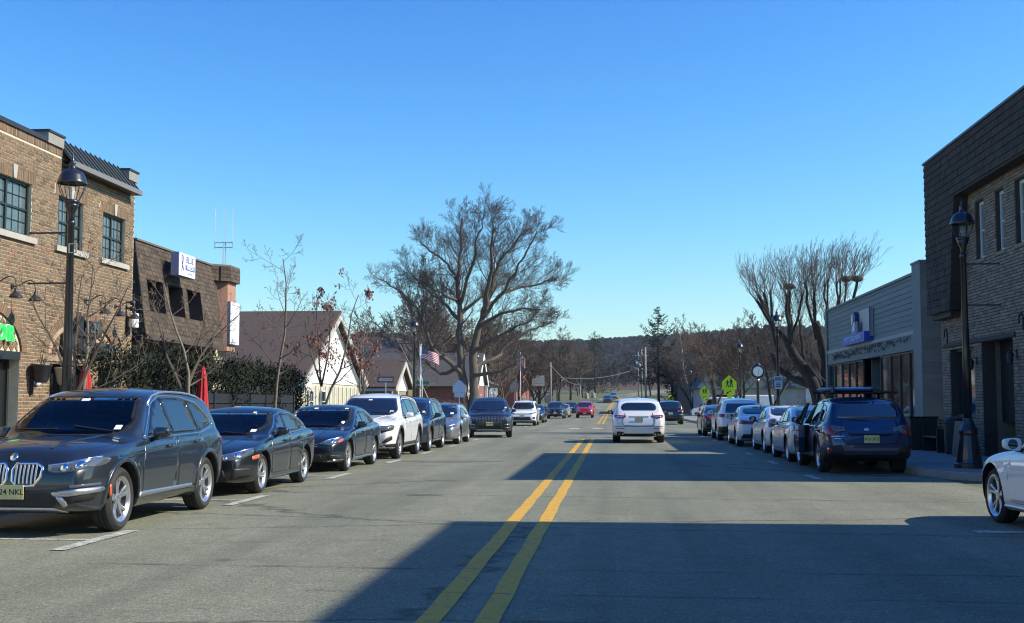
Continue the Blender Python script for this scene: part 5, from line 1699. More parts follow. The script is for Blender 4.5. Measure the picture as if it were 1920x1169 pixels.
def spread(rg, out, pts, rad, L, lv, S, t0=None, n=None):
    if lv >= len(S['n']): return
    n = n if n is not None else S['n'][lv]; t0 = S['t0'][lv] if t0 is None else t0
    m = len(pts) - 1
    for i in range(n):
        t = t0 + (1 - t0) * (i + rg.random() * .9) / n
        k = min(int(t * m), m - 1); f = t * m - k
        b = pts[k].lerp(pts[k + 1], f); ax = (pts[k + 1] - pts[k]).normalized()
        az = i * 2.399 + rg.uniform(-.6, .6)
        a = ax.orthogonal().normalized(); a = Matrix.Rotation(az, 3, ax) @ a
        an = R(rg.uniform(*S['ang'][lv]))
        dd = ax * math.cos(an) + a * math.sin(an)
        ll = L * S['len'][lv] * (1 - S.get('taper', .45) * t) * rg.uniform(.75, 1.2)
        if S.get('abslen'): ll = S['abslen'][lv] * rg.uniform(.7, 1.2)
        rr = lerp(rad[k], rad[k + 1], f) * S.get('rk', .55)
        grow(rg, out, b, dd, ll, rr, lv + 1, S)

def newout(): return {i: MB() for i in range(8)}
def finish(out, root, mb_bark, m_tw, cut=1, share=None):
    tr, cr = MB(), MB()
    for k, b in out.items():
        (tr if k <= cut else cr).add(b.v, b.f)
    a = tr.build('trunk', mb_bark, root, smooth=True)
    b = tag(cr.build('crown', m_tw, root), kind='stuff')
    return a, b

# the great bare tree
bt = thing('bare_tree', 'giant bare spreading tree with two stems, the largest in the street, behind the parked cars', 'tree', (-10.4, 85, 0))
rg = random.Random(3)
def T(px, py, dy=0.0):
    px, py = (875 + (px - 875) * .90, 650 + (py - 650) * .88) if py < 650 else (px, py)
    return Vector(((px - 875) * .0378, dy, (795.6 - py) * .0378))
out = newout()
SB = dict(n=[0, 9, 7, 6, 4], seg=[6, 8, 7, 5, 4, 3], t0=[.3, .20, .2, .15, .15], ang=[(20, 45), (22, 46), (24, 48), (25, 50), (25, 55)], len=[.5, .62, .62, .6, .6], rmin=.0068, up=.075, wob=.095, tip=.22, rk=.40, taper=.42)
def limb(path, r0, r1, nsub=12, lvl=1, t0=.2):
    pts = [Vector(p) for p in path]
    # smooth it by midpoint wander
    P = [pts[0]]
    for a, b in zip(pts, pts[1:]):
        for k in (1, 2, 3):
            P.append(a.lerp(b, k / 3) + (Vector((rg.gauss(0, .07), rg.gauss(0, .1), rg.gauss(0, .07))) if not (k == 3) else Vector((0, 0, 0))))
    rad = [lerp(r0, r1, (i / (len(P) - 1)) ** .8) for i in range(len(P))]
    out[0].tube(P, rad, 9, cap=False)
    L = sum((b - a).length for a, b in zip(P, P[1:]))
    spread(rg, out, P, rad, min(L, 7) * .62, lvl, SB, t0, nsub)
limb([T(872, 800), T(868, 740), T(864, 690), T(862, 640), T(861, 575), T(856, 520), T(858, 470), T(862, 420), T(864, 372)], .40, .04, 24, t0=.42)
limb([T(884, 800), T(890, 740), T(888, 690), T(893, 640), T(904, 600), T(915, 560), T(930, 500, .6), T(950, 450, .9), T(985, 405, 1.2), T(1005, 390, 1.5)], .42, .04, 22, t0=.5)
limb([T(868, 705), T(845, 680, -.5), T(815, 655, -1.2), T(795, 615, -1.8), T(780, 570, -2.4), T(745, 535, -3), T(705, 512, -3.4)], .21, .03, 16)
limb([T(862, 595), T(830, 560, 1.2), T(795, 535, 2.2), T(760, 500, 3.2), T(728, 470, 4)], .16, .03, 15)
limb([T(861, 560), T(835, 545, -1), T(805, 525, -2), T(770, 505, -3)], .15, .03, 11)
limb([T(859, 535), T(845, 490, 1.5), T(815, 455, 2.5), T(780, 430, 3.5), T(755, 405, 4)], .15, .03, 14)
limb([T(860, 560), T(880, 510, -1.5), T(900, 470, -2.6), T(910, 420, -3.3), T(925, 385, -4)], .16, .03, 15)
limb([T(862, 580), T(890, 545, 2), T(915, 520, 3), T(945, 505, 3.6)], .16, .03, 11)
limb([T(912, 575), T(925, 520, -1.5), T(935, 470, -2.5), T(938, 420, -3), T(940, 385, -3.2)], .2, .03, 14)
limb([T(918, 560), T(955, 530, 1), T(1000, 515, 2), T(1040, 500, 2.8), T(1062, 500, 3)], .15, .03, 14)
limb([T(908, 590), T(950, 545, -1.5), T(985, 500, -2.6), T(1010, 455, -3.3), T(1030, 420, -4)], .15, .03, 15)
limb([T(905, 605), T(950, 585, -2), T(1000, 575, -3), T(1040, 580, -4)], .17, .03, 13)
limb([T(890, 690), T(925, 672, 1), T(960, 640, 2), T(1000, 610, 3), T(1050, 590, 4)], .16, .03, 15)
limb([T(892, 655), T(930, 640, -1.2), T(975, 620, -2.4), T(1020, 600, -3.6)], .17, .03, 13)
limb([T(885, 705), T(930, 700, -1.5), T(975, 686, -2.6), T(980, 650, -2.8)], .16, .05, 5, t0=.6)
limb([T(862, 690), T(820, 700, 1.5), T(770, 660, 3), T(735, 625, 4), T(712, 600, 4.6)], .17, .03, 13)
finish(out, bt, M_BARK, mat('grey_purple_twig', (.085, .068, .060), .95), 1)

# the pollarded tree by the grey shop
pt = thing('pollarded_tree', 'pollarded bare tree with knobbly stubs and upright shoots behind the grey shop', 'tree', (10.0, 59, 0))
rg = random.Random(5)
out = newout()
def U(px, py, dy=0.0): return Vector(((px - 1540) * .02622, dy, (812.7 - py) * .02622))
def seglimb(path, r0, r1, n=3):
    P = [path[0]]
    for a, b in zip(path, path[1:]):
        for k in range(1, n + 1): P.append(a.lerp(b, k / n) + (Vector((rg.gauss(0, .03), rg.gauss(0, .04), 0)) if k < n else Vector()))
    out[0].tube(P, [lerp(r0, r1, i / (len(P) - 1)) for i in range(len(P))], 8, cap=True)
    return P
seglimb([U(1548, 815), U(1540, 770), U(1528, 725), U(1510, 695), U(1490, 665), U(1480, 640)], .42, .18)
seglimb([U(1550, 815), U(1552, 760), U(1548, 700), U(1550, 660)], .34, .18)
seglimb([U(1528, 725), U(1500, 712, 1), U(1470, 690, 1.6), U(1462, 660, 1.8)], .22, .16)
seglimb([U(1550, 690), U(1572, 650, .6), U(1580, 610, 1)], .24, .18)
seglimb([U(1550, 690), U(1535, 640, -.8), U(1525, 610, -1.2)], .22, .16)
heads = [(1425, 566, 1482, 642, .0), (1434, 552, 1480, 640, 1.2), (1447, 546, 1470, 660, 1.8), (1457, 548, 1464, 660, 1.4), (1483, 542, 1482, 640, -.3), (1472, 560, 1480, 650, -1.5), (1503, 560, 1482, 645, -1),
         (1508, 538, 1528, 640, -1.0), (1521, 556, 1528, 620, -1.6), (1531, 537, 1530, 620, .4), (1538, 560, 1545, 660, 1.8), (1550, 540, 1550, 660, 0), (1561, 528, 1556, 650, .8), (1572, 534, 1566, 650, -.8), (1580, 530, 1576, 620, 1.2), (1590, 527, 1580, 610, .2), (1600, 532, 1582, 610, -1.2), (1495, 590, 1500, 690, 1.5), (1515, 600, 1520, 690, 2)]
SP = dict(n=[0, 3, 3], seg=[3, 5, 4, 3], t0=[.2, .2, .25], ang=[(10, 20), (16, 38), (16, 38)], len=[.4, .45, .5], rmin=.0052, up=.12, wob=.06, tip=.3, rk=.6)
for hx, hy, bx, by, dy in heads:
    a, b = U(bx, by, dy * .6), U(hx, hy, dy)
    r_ = .042 + .04 * rg.random()
    seglimb([a, a.lerp(b, .5) + Vector(((b.x - a.x) * .12, 0, 0)), b], r_ * 1.25, r_)
    for i in range(9):                                             # shoots along the stub
        p = a.lerp(b, rg.uniform(.25, 1)) + Vector(((b.x - a.x) * .06, 0, 0)); az = rg.random() * 6.28
        grow(rg, out, p, Vector((math.cos(az) * .7, math.sin(az) * .7, 1)), rg.uniform(.7, 2.0), .010, 1, SP)
    big = hx in (1483, 1590, 1600)
    kb = .27 if big else .085
    out[1].sphere(tuple(b), kb * 1.1, kb, kb * .6, 8, 6)
    nn = 22 if big else 14
    for i in range(nn):
        az = rg.random() * 6.28; s_ = rg.uniform(.05, .85) + (.15 if hx > 1585 or hx < 1440 else 0)
        lean = Vector(((hx - 1515) / 260, 0, 0))
        d = Vector((math.cos(az) * s_, math.sin(az) * s_, 1)) + lean
        grow(rg, out, b + Vector((math.cos(az) * kb * .7, math.sin(az) * kb * .7, 0)), d, rg.uniform(1.0, 2.1), .010, 1, SP)
for i in range(42):     # wild side shoots low on the limbs
    bx, by = rg.choice([(1490, 660), (1530, 700), (1465, 670), (1560, 650), (1548, 720)])
    p = U(bx + rg.uniform(-12, 12), by + rg.uniform(-15, 15), rg.uniform(-.5, 1.5))
    d = Vector((rg.uniform(-1, .6), rg.uniform(-.6, .6), rg.uniform(.2, 1.2)))
    grow(rg, out, p, d, rg.uniform(1.2, 2.6), .02, 1, SP)
finish(out, pt, M_BARK2, mat('shoot_brown', (.14, .098, .072), .95), 0)

# street saplings on the left kerb
M_SAP = mat('pale_bark', (.20, .17, .13), .9, var=.3, vscale=12)
M_SAPT = mat('sapling_twig', (.13, .10, .075), .9)
def sapling(x, y, h, seed, label, nl=9, fork=False, wide=.42, leaves=0):
    t = thing('street_tree', label, 'tree', (x, y, .12), 0, 'young street trees on the left pavement')
    r_ = random.Random(seed); o = newout()
    S = dict(n=[nl, 5, 4, 2], seg=[8, 5, 4, 3, 2], t0=[.36, .2, .2, .2], ang=[(40, 75), (30, 60), (30, 65), (30, 60)], len=[wide, .5, .5, .5], rmin=.0042, up=.10, wob=.10, tip=.22, rk=.5)
    grow(r_, o, Vector((0, 0, 0)), Vector((.02, 0, 1)), h, .055, 0, S)
    if fork: 
        for k in range(3): grow(r_, o, Vector((0, 0, h * .38)), Vector((r_.uniform(-.5, .5), r_.uniform(-.5, .5), 1)), h * .55, .035, 1, S)
    trk, crn = finish(o, t, M_SAP, M_SAPT, 0)
    if leaves:
        mb = MB(); vs = [v for k in (1, 2, 3, 4) for v in o[k].v]
        for i in range(leaves):
            v = r_.choice(vs)
            # leaves hang on in clusters
            if math.sin(v[0] * 3.1 + 1) + math.sin(v[2] * 2.7) + math.sin(v[1] * 3) < -.1: continue
            for k in range(3):
                p = Vector(v) + Vector((r_.gauss(0, .05), r_.gauss(0, .05), r_.gauss(0, .05)))
                a = Vector((r_.gauss(0, 1), r_.gauss(0, 1), r_.gauss(0, 1))).normalized() * .028
                b = Vector((r_.gauss(0, .4), r_.gauss(0, .4), -1)).normalized() * .10
                mb.add([tuple(p), tuple(p + a + b * .45), tuple(p + b), tuple(p - a + b * .5)], [(0, 1, 2), (0, 2, 3)])
        tag(mb.build('leaves', mat('dead_leaves', (.20, .085, .062), .7, rand='island', ramt=[(.5, .45, .45), (1, .9, .85), (1.5, 1.1, 1.0), (.8, .8, .8)]), t), kind='stuff')
    return t
sapling(-9.5, 20.6, 3.9, 21, 'bare young tree right behind the lamp post, before the restaurant arch', 9, True, .45)
sapling(-9.15, 25.1, 4.0, 22, 'pale forked bare young tree in front of the slanted mansard windows', 8, True, .40)
sapling(-9.05, 31.0, 5.2, 23, 'slim tall bare young tree before the dark end of the hedge', 11, False, .34)
sapling(-8.95, 36.4, 4.9, 24, 'young tree still holding reddish-brown dead leaves before the white gable', 10, True, .32, 1250)
sapling(-9.1, 43.5, 4.4, 27, 'young tree with a few brown leaves beside the gabled porch', 8, True, .30, 90)

# background bare trees: a few shapes, each copy a tree of its own
SPEC = dict(n=[9, 7, 7, 5], seg=[7, 5, 4, 3, 2], t0=[.28, .2, .15, .1], ang=[(25, 55), (25, 55), (25, 60), (25, 65)], len=[.62, .5, .5, .55], rmin=.018, up=.12, wob=.13, tip=.25, rk=.58, taper=.4)
def bare(seed, h, spec=SPEC, r=.2, mb_=M_BARK2, mt=M_TWIG2, cut=0, lean=0):
    r_ = random.Random(seed); o = newout()
    grow(r_, o, Vector((0, 0, 0)), Vector((lean, 0, 1)), h, r, 0, spec)
    if spec is SPEC and seed % 2 == 0: grow(r_, o, Vector((0, 0, h * .2)), Vector((.5, .1, 1)), h * .7, r * .7, 0, spec)
    root = thing('bare_tree', 'x', 'tree')
    finish(o, root, mb_, mt, cut)
    return root
protos = [bare(41, 9.5), bare(42, 9.0), bare(43, 10, mt=M_TWIG3), bare(44, 8.5, mt=M_TWIG), bare(46, 9.5, mt=M_TWIG)]
spots = []
rb = random.Random(11)
def trees_at(lst, label, group):
    for (x, y, h) in lst:
        if -.222 < x / y: spots.append((x, y, h, label, group))
L1 = [(-16 + rb.uniform(-3, 3), 100 + i * 6.5 + rb.uniform(-3, 3), rb.uniform(8.5, 12.5)) for i in range(12)]
L1 += [(-28 + rb.uniform(-6, 6), 96 + i * 9 + rb.uniform(-3, 3), rb.uniform(9, 13)) for i in range(10)]
L1 += [(-11.5 + rb.uniform(-1.5, 1.0), 118 + i * 10 + rb.uniform(-3, 3), rb.uniform(7, 9.5)) for i in range(8)]
L2 = [(-40 + rb.uniform(-12, 16), 84 + rb.uniform(0, 60), rb.uniform(8, 11.5)) for i in range(14)]
L3 = [(11 + rb.uniform(-2, 4), 92 + i * 8 + rb.uniform(-3, 3), rb.uniform(6, 9)) for i in range(11)]
L3 += [(20 + rb.uniform(-5, 10), 90 + i * 8 + rb.uniform(-3, 3), rb.uniform(7, 10)) for i in range(14)]
L4 = [(9 + rb.uniform(-1, 30), 195 + rb.uniform(0, 110), rb.uniform(10, 15)) for i in range(26)]
L5 = [(-14 + rb.uniform(-26, 4), 180 + rb.uniform(0, 110), rb.uniform(9, 14)) for i in range(26)]
L6 = [(-9 + rb.uniform(-1.5, 2.5), 250 + i * 22, rb.uniform(9, 13)) for i in range(8)]
trees_at(L1, 'bare brown tree in the row along the far left pavement', 'bare trees along the far left side')
trees_at(L2, 'bare tree standing behind the gabled hall and porch', 'bare trees behind the hall')
trees_at(L3, 'bare tree by the pale teal-roofed building on the right', 'bare trees on the right beyond the shops')
trees_at(L4, 'far bare tree on the right below the wooded ridge', 'far bare trees on the right')
trees_at(L5, 'far bare tree on the left below the wooded ridge', 'far bare trees on the left')
trees_at(L6, 'bare tree near the green where the road bends away', 'trees at the far bend')
H0 = [9.5, 9.0, 10, 8.5, 9.5]
used = set()
for i, (x, y, h, lb, gp) in enumerate(spots):
    k = rb.randrange(5)
    if k not in used: o = protos[k]; used.add(k)
    else: o = copy_tree(protos[k])
    s_ = h / (H0[k] * 1.18) 
    o.location = (x, y, zh(x, y) - .05); o.rotation_euler = (0, 0, rb.random() * 6.28)
    o.scale = (s_ * rb.uniform(.95, 1.2),) * 2 + (s_,)
    tag(o, lb, 'tree', gp)
ORD = 'first second third fourth fifth sixth seventh eighth ninth tenth eleventh twelfth thirteenth fourteenth fifteenth sixteenth seventeenth eighteenth nineteenth twentieth'.split()
def ordinal(i): return ORD[i] if i < 20 else ('twenty-' + ORD[i - 20] if i < 29 else 'thirtieth' if i == 29 else 'thirty-' + ORD[i - 30])
byg = {}
for o in [o for o in COL.objects if o.get('group') in {s_[4] for s_ in spots}]: byg.setdefault(o['group'], []).append(o)
for gp, L_ in byg.items():
    L_.sort(key=lambda o: o.location.x / o.location.y)
    hs_ = sorted(o.scale.z for o in L_)
    for i, o in enumerate(L_):
        size = 'tall' if o.scale.z > hs_[2 * len(hs_) // 3] else ('short' if o.scale.z < hs_[len(hs_) // 3] else 'middling')
        tag(o, '%s bare tree, %s from the left of the %s' % (size, ordinal(i), gp.replace('bare trees', 'row')))
# a slender pale-stemmed tree and the conifers
t = bare(61, 10.6, dict(SPEC, n=[10, 5, 4, 3], t0=[.5, .2, .2, .2], len=[.30, .5, .5, .5], rmin=.015), .14, mat('white_bark', (.30, .27, .23), .9), M_TWIG3)
t.location = (9.6, 146, 0); tag(t, 'slender pale-stemmed bare tree standing clear against the sky right of the conifer', 'tree')
M_NEED = mat('needle_green', (.024, .036, .024), .9, rand='island', ramt=[(.6, .6, .6), (1, 1, 1), (1.5, 1.4, 1.2)])
def conifer(x, y, h, w, seed, label, layers=26, bare_=.35):
    t = thing('conifer_tree', label, 'tree', (x, y, zh(x, y)))
    r_ = random.Random(seed)
    MB().tube([(0, 0, 0), (0, 0, h * .6), (0, 0, h)], [.24, .14, .02], 7).build('trunk', M_BARK2, t, smooth=True)
    br, fo_ = MB(), MB()
    for i in range(layers):
        u = i / (layers - 1); z = h * lerp(bare_, .985, u)
        ln = w / 2 * (1 - u) ** .75 * r_.uniform(.8, 1.15) + .12
        for k in range(5 if u < .85 else 3):
            a = r_.random() * 6.28; l = ln * r_.uniform(.6, 1.15)
            P = []
            for s_ in range(6):
                v = s_ / 5
                P.append(Vector((math.cos(a) * l * v, math.sin(a) * l * v, z - .18 * l * math.sin(v * 2.2) + .42 * l * v * v * v)))
            br.tube(P, [.035, .03, .025, .02, .015, .01], 3, cap=False)
            for s_ in range(int(10 + l * 9)):
                v = r_.uniform(.15, 1.02); j = min(int(v * 5), 4); p = P[j].lerp(P[j + 1], v * 5 - j)
                d = Vector((r_.gauss(0, 1), r_.gauss(0, 1), r_.gauss(.35, .5))).normalized() * r_.uniform(.25, .55)
                s2 = Vector((r_.gauss(0, 1), r_.gauss(0, 1), r_.gauss(0, 1))).normalized() * .07
                fo_.add([tuple(p - s2), tuple(p + s2), tuple(p + d)], [(0, 1, 2)])
    tag(br.build('branches', M_BARK2, t), kind='stuff')
    tag(fo_.build('needles', M_NEED, t), kind='stuff')
    return t
conifer(6.9, 185, 16.2, 12.5, 1, 'tall dark conifer with upturned branches right of the utility poles', 30, .30)
conifer(-5.0, 330, 17.0, 19, 2, 'broad dark conifer standing before the distant ridge left of the poles', 44, .05)
conifer(8.3, 172, 8.0, 3.6, 3, 'narrow ivy-dark evergreen below the tall conifer', 20, .05)
# far wood on the hill
rw = random.Random(9)
mb = MB()
for i in range(5200):
    y = 420 + 520 * rw.random() ** .8; x = rw.uniform(-.33, .36) * y
    z = zh(x, y); h = rw.uniform(7, 11)
    for k in range(11):
        a = rw.random() * 6.28; s_ = rw.uniform(.5, 3.9); zz = z + h * rw.uniform(-.02, .35)
        tx, ty, tz = x + s_ * math.cos(a), y + s_ * math.sin(a), z + h * (1.02 - .045 * s_ * s_) * rw.uniform(.8, 1)
        w = .35 + y * .0011
        bx = x + .4 * (tx - x)
        mb.add([(bx, y, zz), (tx + w, ty, tz - w * .5), (tx - w * .2, ty, tz), (tx - w, ty, tz - w * .6)], [(0, 1, 2), (0, 2, 3)])
tag(mb.build('far_wood', mat('far_wood_brown', (.150, .108, .086), .95, rand='island', ramt=[(.7, .68, .66), (1, 1, 1), (1.25, 1.2, 1.15)])), 'brown leafless wood covering the far ridge', 'wood', None, 'stuff')
mb = MB()       # leaf litter under the far wood
vs = []; yy = [400 + 30 * i for i in range(20)]; xx = [-420 + 42 * i for i in range(21)]
mb.add([(x, y, zh(x, y) + .1) for y in yy for x in xx], [(j * 21 + i, j * 21 + i + 1, (j + 1) * 21 + i + 1, (j + 1) * 21 + i) for j in range(19) for i in range(20)])
tag(mb.build('hill', mat('leaf_litter', (.085, .062, .05), .95, var=.3, vscale=.05), smooth=True), kind='structure')

# hedge beside the pavement
hd = thing('hedge', 'dense dark green evergreen hedge between the brick building and the hall', 'hedge', (-10.4, 0, .1))
rh = random.Random(13)
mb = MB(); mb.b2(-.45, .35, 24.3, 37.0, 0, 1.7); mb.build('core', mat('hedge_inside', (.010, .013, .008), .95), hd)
fo_ = MB(); sm = MB()
for i in range(26000):
    y = rh.uniform(23.9, 37.2)
    top = 2.08 + .24 * abs(math.sin(y * 1.35 + .4)) + .16 * math.sin(y * 3.1 + 1) + .09 * math.sin(y * 7.7)
    bul = .18 * math.sin(y * 1.9 + .7) + .1 * math.sin(y * 4.7)
    c = rh.random()
    if c < .55: p = Vector((.50 + bul + rh.gauss(0, .13), y, rh.uniform(.1, top)))
    elif c < .9: p = Vector((rh.uniform(-.6, .65), y, top + rh.gauss(-.02, .13) - .3 * max(0, rh.gauss(0, .35))))
    else: p = Vector((rh.uniform(-.6, .6), rh.choice((23.9, 37.2)) + rh.gauss(0, .08), rh.uniform(.1, 2.3)))
    d = Vector((rh.gauss(.35, .5), rh.gauss(0, .6), rh.gauss(.75, .4))).normalized() * rh.uniform(.06, .17)
    s2 = d.cross(Vector((rh.gauss(0, 1), rh.gauss(0, 1), rh.gauss(0, 1)))).normalized() * .022
    fo_.add([tuple(p - s2), tuple(p + s2), tuple(p + d)], [(0, 1, 2)])
for i in range(40):
    y = rh.uniform(24, 37)
    sm.tube([(.3, y, .0), (.35 + rh.uniform(-.1, .2), y + rh.uniform(-.3, .3), 1.3), (.4 + rh.uniform(-.1, .3), y + rh.uniform(-.5, .5), 2.2 + rh.random() * .5)], [.02, .012, .004], 3)
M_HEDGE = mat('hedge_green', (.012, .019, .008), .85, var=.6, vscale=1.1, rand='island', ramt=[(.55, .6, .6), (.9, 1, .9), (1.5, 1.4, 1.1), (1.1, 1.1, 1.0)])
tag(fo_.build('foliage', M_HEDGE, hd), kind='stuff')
sm.build('stem', M_BARK2, hd)
# a low thicket by the flagpole and shrubs on the right pavement
def shrub(x, y, w, h, seed, label, m_=None, n=160, group=None):
    t = thing('bare_shrub', label, 'shrub', (x, y, 0), 0, group)
    r_ = random.Random(seed); mb = MB()
    for i in range(n):
        a = r_.random() * 6.28; s_ = r_.random() ** .6 * w / 2
        p = Vector((r_.gauss(0, w * .12), r_.gauss(0, w * .12), 0)); q = Vector((math.cos(a) * s_, math.sin(a) * s_, h * r_.uniform(.45, 1)))
        mb.tube([p, p.lerp(q, .5) + Vector((0, 0, h * .12)), q], [.014, .010, .006], 3, cap=False)
        for k in range(4):
            b = p.lerp(q, r_.uniform(.4, 1)); d = Vector((r_.gauss(0, .25), r_.gauss(0, .25), r_.uniform(.1, .45)))
            mb.tube([b, b + d], [.008, .005], 3, cap=False)
    tag(mb.build('stems', m_ or mat('red_brown_stems', (.17, .08, .05), .9), t), kind='stuff')
    return t
shrub(-11.8, 70, 3.6, 1.7, 1, 'reddish-brown bare thicket at the foot of the flagpole', n=260)
shrub(-11.2, 80, 3.0, 1.6, 2, 'bare shrub to the right of the blue-backed crossing sign', n=200)
shrub(9.0, 88, 3.2, 1.5, 3, 'brown bare shrub on the right verge before the white vans', mat('grey_brown_stems', (.13, .10, .075), .9), n=260)
shrub(8.5, 96, 3.0, 1.3, 4, 'second brown shrub on the right verge, farther from the signs', mat('grey_brown_stems', (.13, .10, .075), .9), n=240)
shrub(10.2, 62, 3.0, 1.6, 6, 'dense dark brown shrub under the pollarded tree', mat('grey_brown_stems', (.13, .10, .075), .9), n=300)
# slim multi-stem birch by the pole
t = bare(71, 6.5, dict(SPEC, n=[7, 5, 4, 3], t0=[.3, .2, .2, .2], len=[.35, .5, .5, .5], rmin=.010), .06, mat('white_bark', (.30, .27, .23), .9), M_TWIG3)
t.location = (-12.6, 78, 0); tag(t, 'slim pale-stemmed bare tree just right of the flag', 'tree')
t2 = copy_tree(t); t2.location = (-11.9, 80, 0); t2.rotation_euler = (0, .08, 2.1); tag(t2, 'second slim pale-stemmed bare tree nearer the blue-backed sign', 'tree')
t3 = bare(72, 4.6, dict(SPEC, n=[6, 5, 4, 3], t0=[.3, .2, .2, .2], len=[.6, .5, .5, .5], rmin=.010), .12, M_BARK, M_TWIG3)
t3.location = (-9.2, 98, .1); tag(t3, 'small crooked street tree between the two white gables', 'tree')

# ------------------------------------------------------------ street lamps
M_LAMP = mat('lamp_black', (.014, .016, .019), .32, coat=.5)
M_LGL = bpy.data.materials.new('lamp_glass'); M_LGL.use_nodes = True
_n = M_LGL.node_tree; _p = _n.nodes['Principled BSDF']; _p.inputs['Base Color'].default_value = (.9, .92, .92, 1); _p.inputs['Roughness'].default_value = .05; _p.inputs['Alpha'].default_value = .16
def make_lamp(arms):
    t = thing('street_lamp', 'x', 'street lamp')
    MB().lathe([(.30, 0), (.30, .10), (.27, .13), (.255, .20), (.20, .55), (.175, .70), (.19, .74), (.19, .80), (.13, .92), (.105, 1.0), (.092, 1.06)], (0, 0, 0), 16).build('base', M_LAMP, t, smooth=False)
    MB().lathe([(.084, 1.05), (.076, 2.4), (.056, 4.46), (.072, 4.47), (.076, 4.50), (.072, 4.53), (.052, 4.55)], (0, 0, 0), 14).build('pole', M_LAMP, t, smooth=True)
    MB().lathe([(.052, 4.54), (.050, 4.62), (.062, 4.68), (.095, 4.75), (.115, 4.79), (.12, 4.82), (.105, 4.83), (.13, 4.845), (.14, 4.87), (.13, 4.90), (.0, 4.90)], (0, 0, 0), 18).build('capital', M_LAMP, t, smooth=True)
    mb = MB()
    for k in range(8):
        a = k * PI / 4 + .2; c, s_ = math.cos(a), math.sin(a)
        mb.tube([(.12 * c, .12 * s_, 4.89), (.165 * c, .165 * s_, 4.98), (.21 * c, .21 * s_, 5.08), (.24 * c, .24 * s_, 5.21)], .0075, 5)
    mb.build('cage', M_LAMP, t)
    MB().lathe([(.06, 4.90), (.07, 4.96), (.075, 5.14)], (0, 0, 0), 12).build('lamp_glass', M_LGL, t, smooth=True)
    MB().lathe([(.250, 5.19), (.255, 5.215), (.240, 5.24), (.215, 5.33), (.17, 5.40), (.10, 5.435), (.065, 5.45), (.052, 5.48), (.048, 5.54), (.055, 5.555), (.040, 5.58), (.024, 5.62), (.018, 5.66), (.006, 5.74), (.0, 5.77)], (0, 0, 0), 20, cap=False).build('hood', M_LAMP, t, smooth=True)
    for z in (4.33, 3.45):
        MB().tube([(0, 0, z), (arms * .72, 0, z)], .016, 6).build('banner_arm', M_LAMP, t)
        MB().sphere((arms * .73, 0, z), .024, n=8, m=6).build('arm_ball', M_LAMP, t)
    return t
la, lb_ = make_lamp(-1), make_lamp(1)
lamps = [(la, -9.2, 19.6, 'tall black street lamp in front of the brick building'), (la, -9.6, 57.5, 'black street lamp beside the flagpole'),
         (la, -11.05, 97, 'small far black street lamp in front of the big tree stems'), (la, -10.8, 178, 'tiny far street lamp in front of the cream roof sign'),
         (lb_, 7.3, 25.6, 'tall black street lamp in front of the brown building'), (lb_, 7.4, 55, 'black street lamp carrying a small parking sign beside the pollarded tree'),
         (lb_, 8.42, 81, 'black street lamp between the crossing sign and the clock'), (lb_, 8.92, 109, 'far black street lamp between the two yellow crossing signs'), (lb_, 9.3, 147, 'smallest far black street lamp left of the yellow crossing signs')]
seen = set()
for pr, x, y, lb in lamps:
    o = pr if pr.name not in seen else copy_tree(pr)
    seen.add(pr.name)
    o.location = (x, y, .12); o.scale = (.98,) * 3; tag(o, lb, 'street lamp', 'black street lamps')
t = thing('tag_plate', 'small square pale plate hung on the near left lamp pole', 'sign', (-9.11, 19.5, 4.12))
mb = MB()
for a, b, c, d in ((-.075, -.05, -.12, .05), (.05, .075, -.12, .05), (-.05, .05, .03, .05), (-.05, .05, -.12, -.10)): mb.b2(a, b, -.012, .0, c, d)
mb.build('plate', mat('plate_cream', (.5, .5, .36), .5), t)
t = thing('parking_sign', 'small white and blue parking sign strapped to the lamp pole by the pollarded tree', 'sign', (7.4, 54.88, 2.40))
MB().b2(-.17, .17, -.02, .0, -.28, .28).build('board', mat('pale_sign', (.62, .66, .70), .5), t)
MB().b2(-.15, .15, -.024, -.02, .08, .25).build('band', mat('sign_blue2', (.12, .22, .42), .5), t)
for z in (-.02, -.10, -.18): MB().b2(-.11, .11, -.024, -.02, z - .02, z + .02).build('text_line', M_INK, t)

# ------------------------------------------------------------ signs
M_FLUO = mat('fluorescent_yellow_green', (.52, .74, .015), .45)
M_BACK = mat('sign_back', (.33, .42, .56), .5, .2)
M_POST = mat('steel_post', (.42, .44, .46), .5, .5)
def pent(s_): return [(-s_ / 2, -.43 * s_), (s_ / 2, -.43 * s_), (s_ / 2, .12 * s_), (0, .57 * s_), (-s_ / 2, .12 * s_)]
def walker(mb, cx, cz, k, y=-.022):
    def P(pts): mb.prism([(cx + a * k, y, cz + b * k) for a, b in pts], (0, .006, 0))
    n = 10
    P([(.055 * math.cos(6.283 * i / n), .30 + .055 * math.sin(6.283 * i / n)) for i in range(n)])
    P([(-.07, .22), (.07, .22), (.06, -.04), (-.06, -.04)])
    P([(-.06, -.03), (.01, -.03), (-.05, -.30), (-.14, -.32), (-.12, -.27)])
    P([(-.01, -.03), (.06, -.03), (.13, -.27), (.17, -.29), (.08, -.32)])
    P([(-.07, .21), (-.04, .21), (-.11, .0), (-.15, .0)])
    P([(.07, .21), (.04, .21), (.12, .03), (.15, .03)])
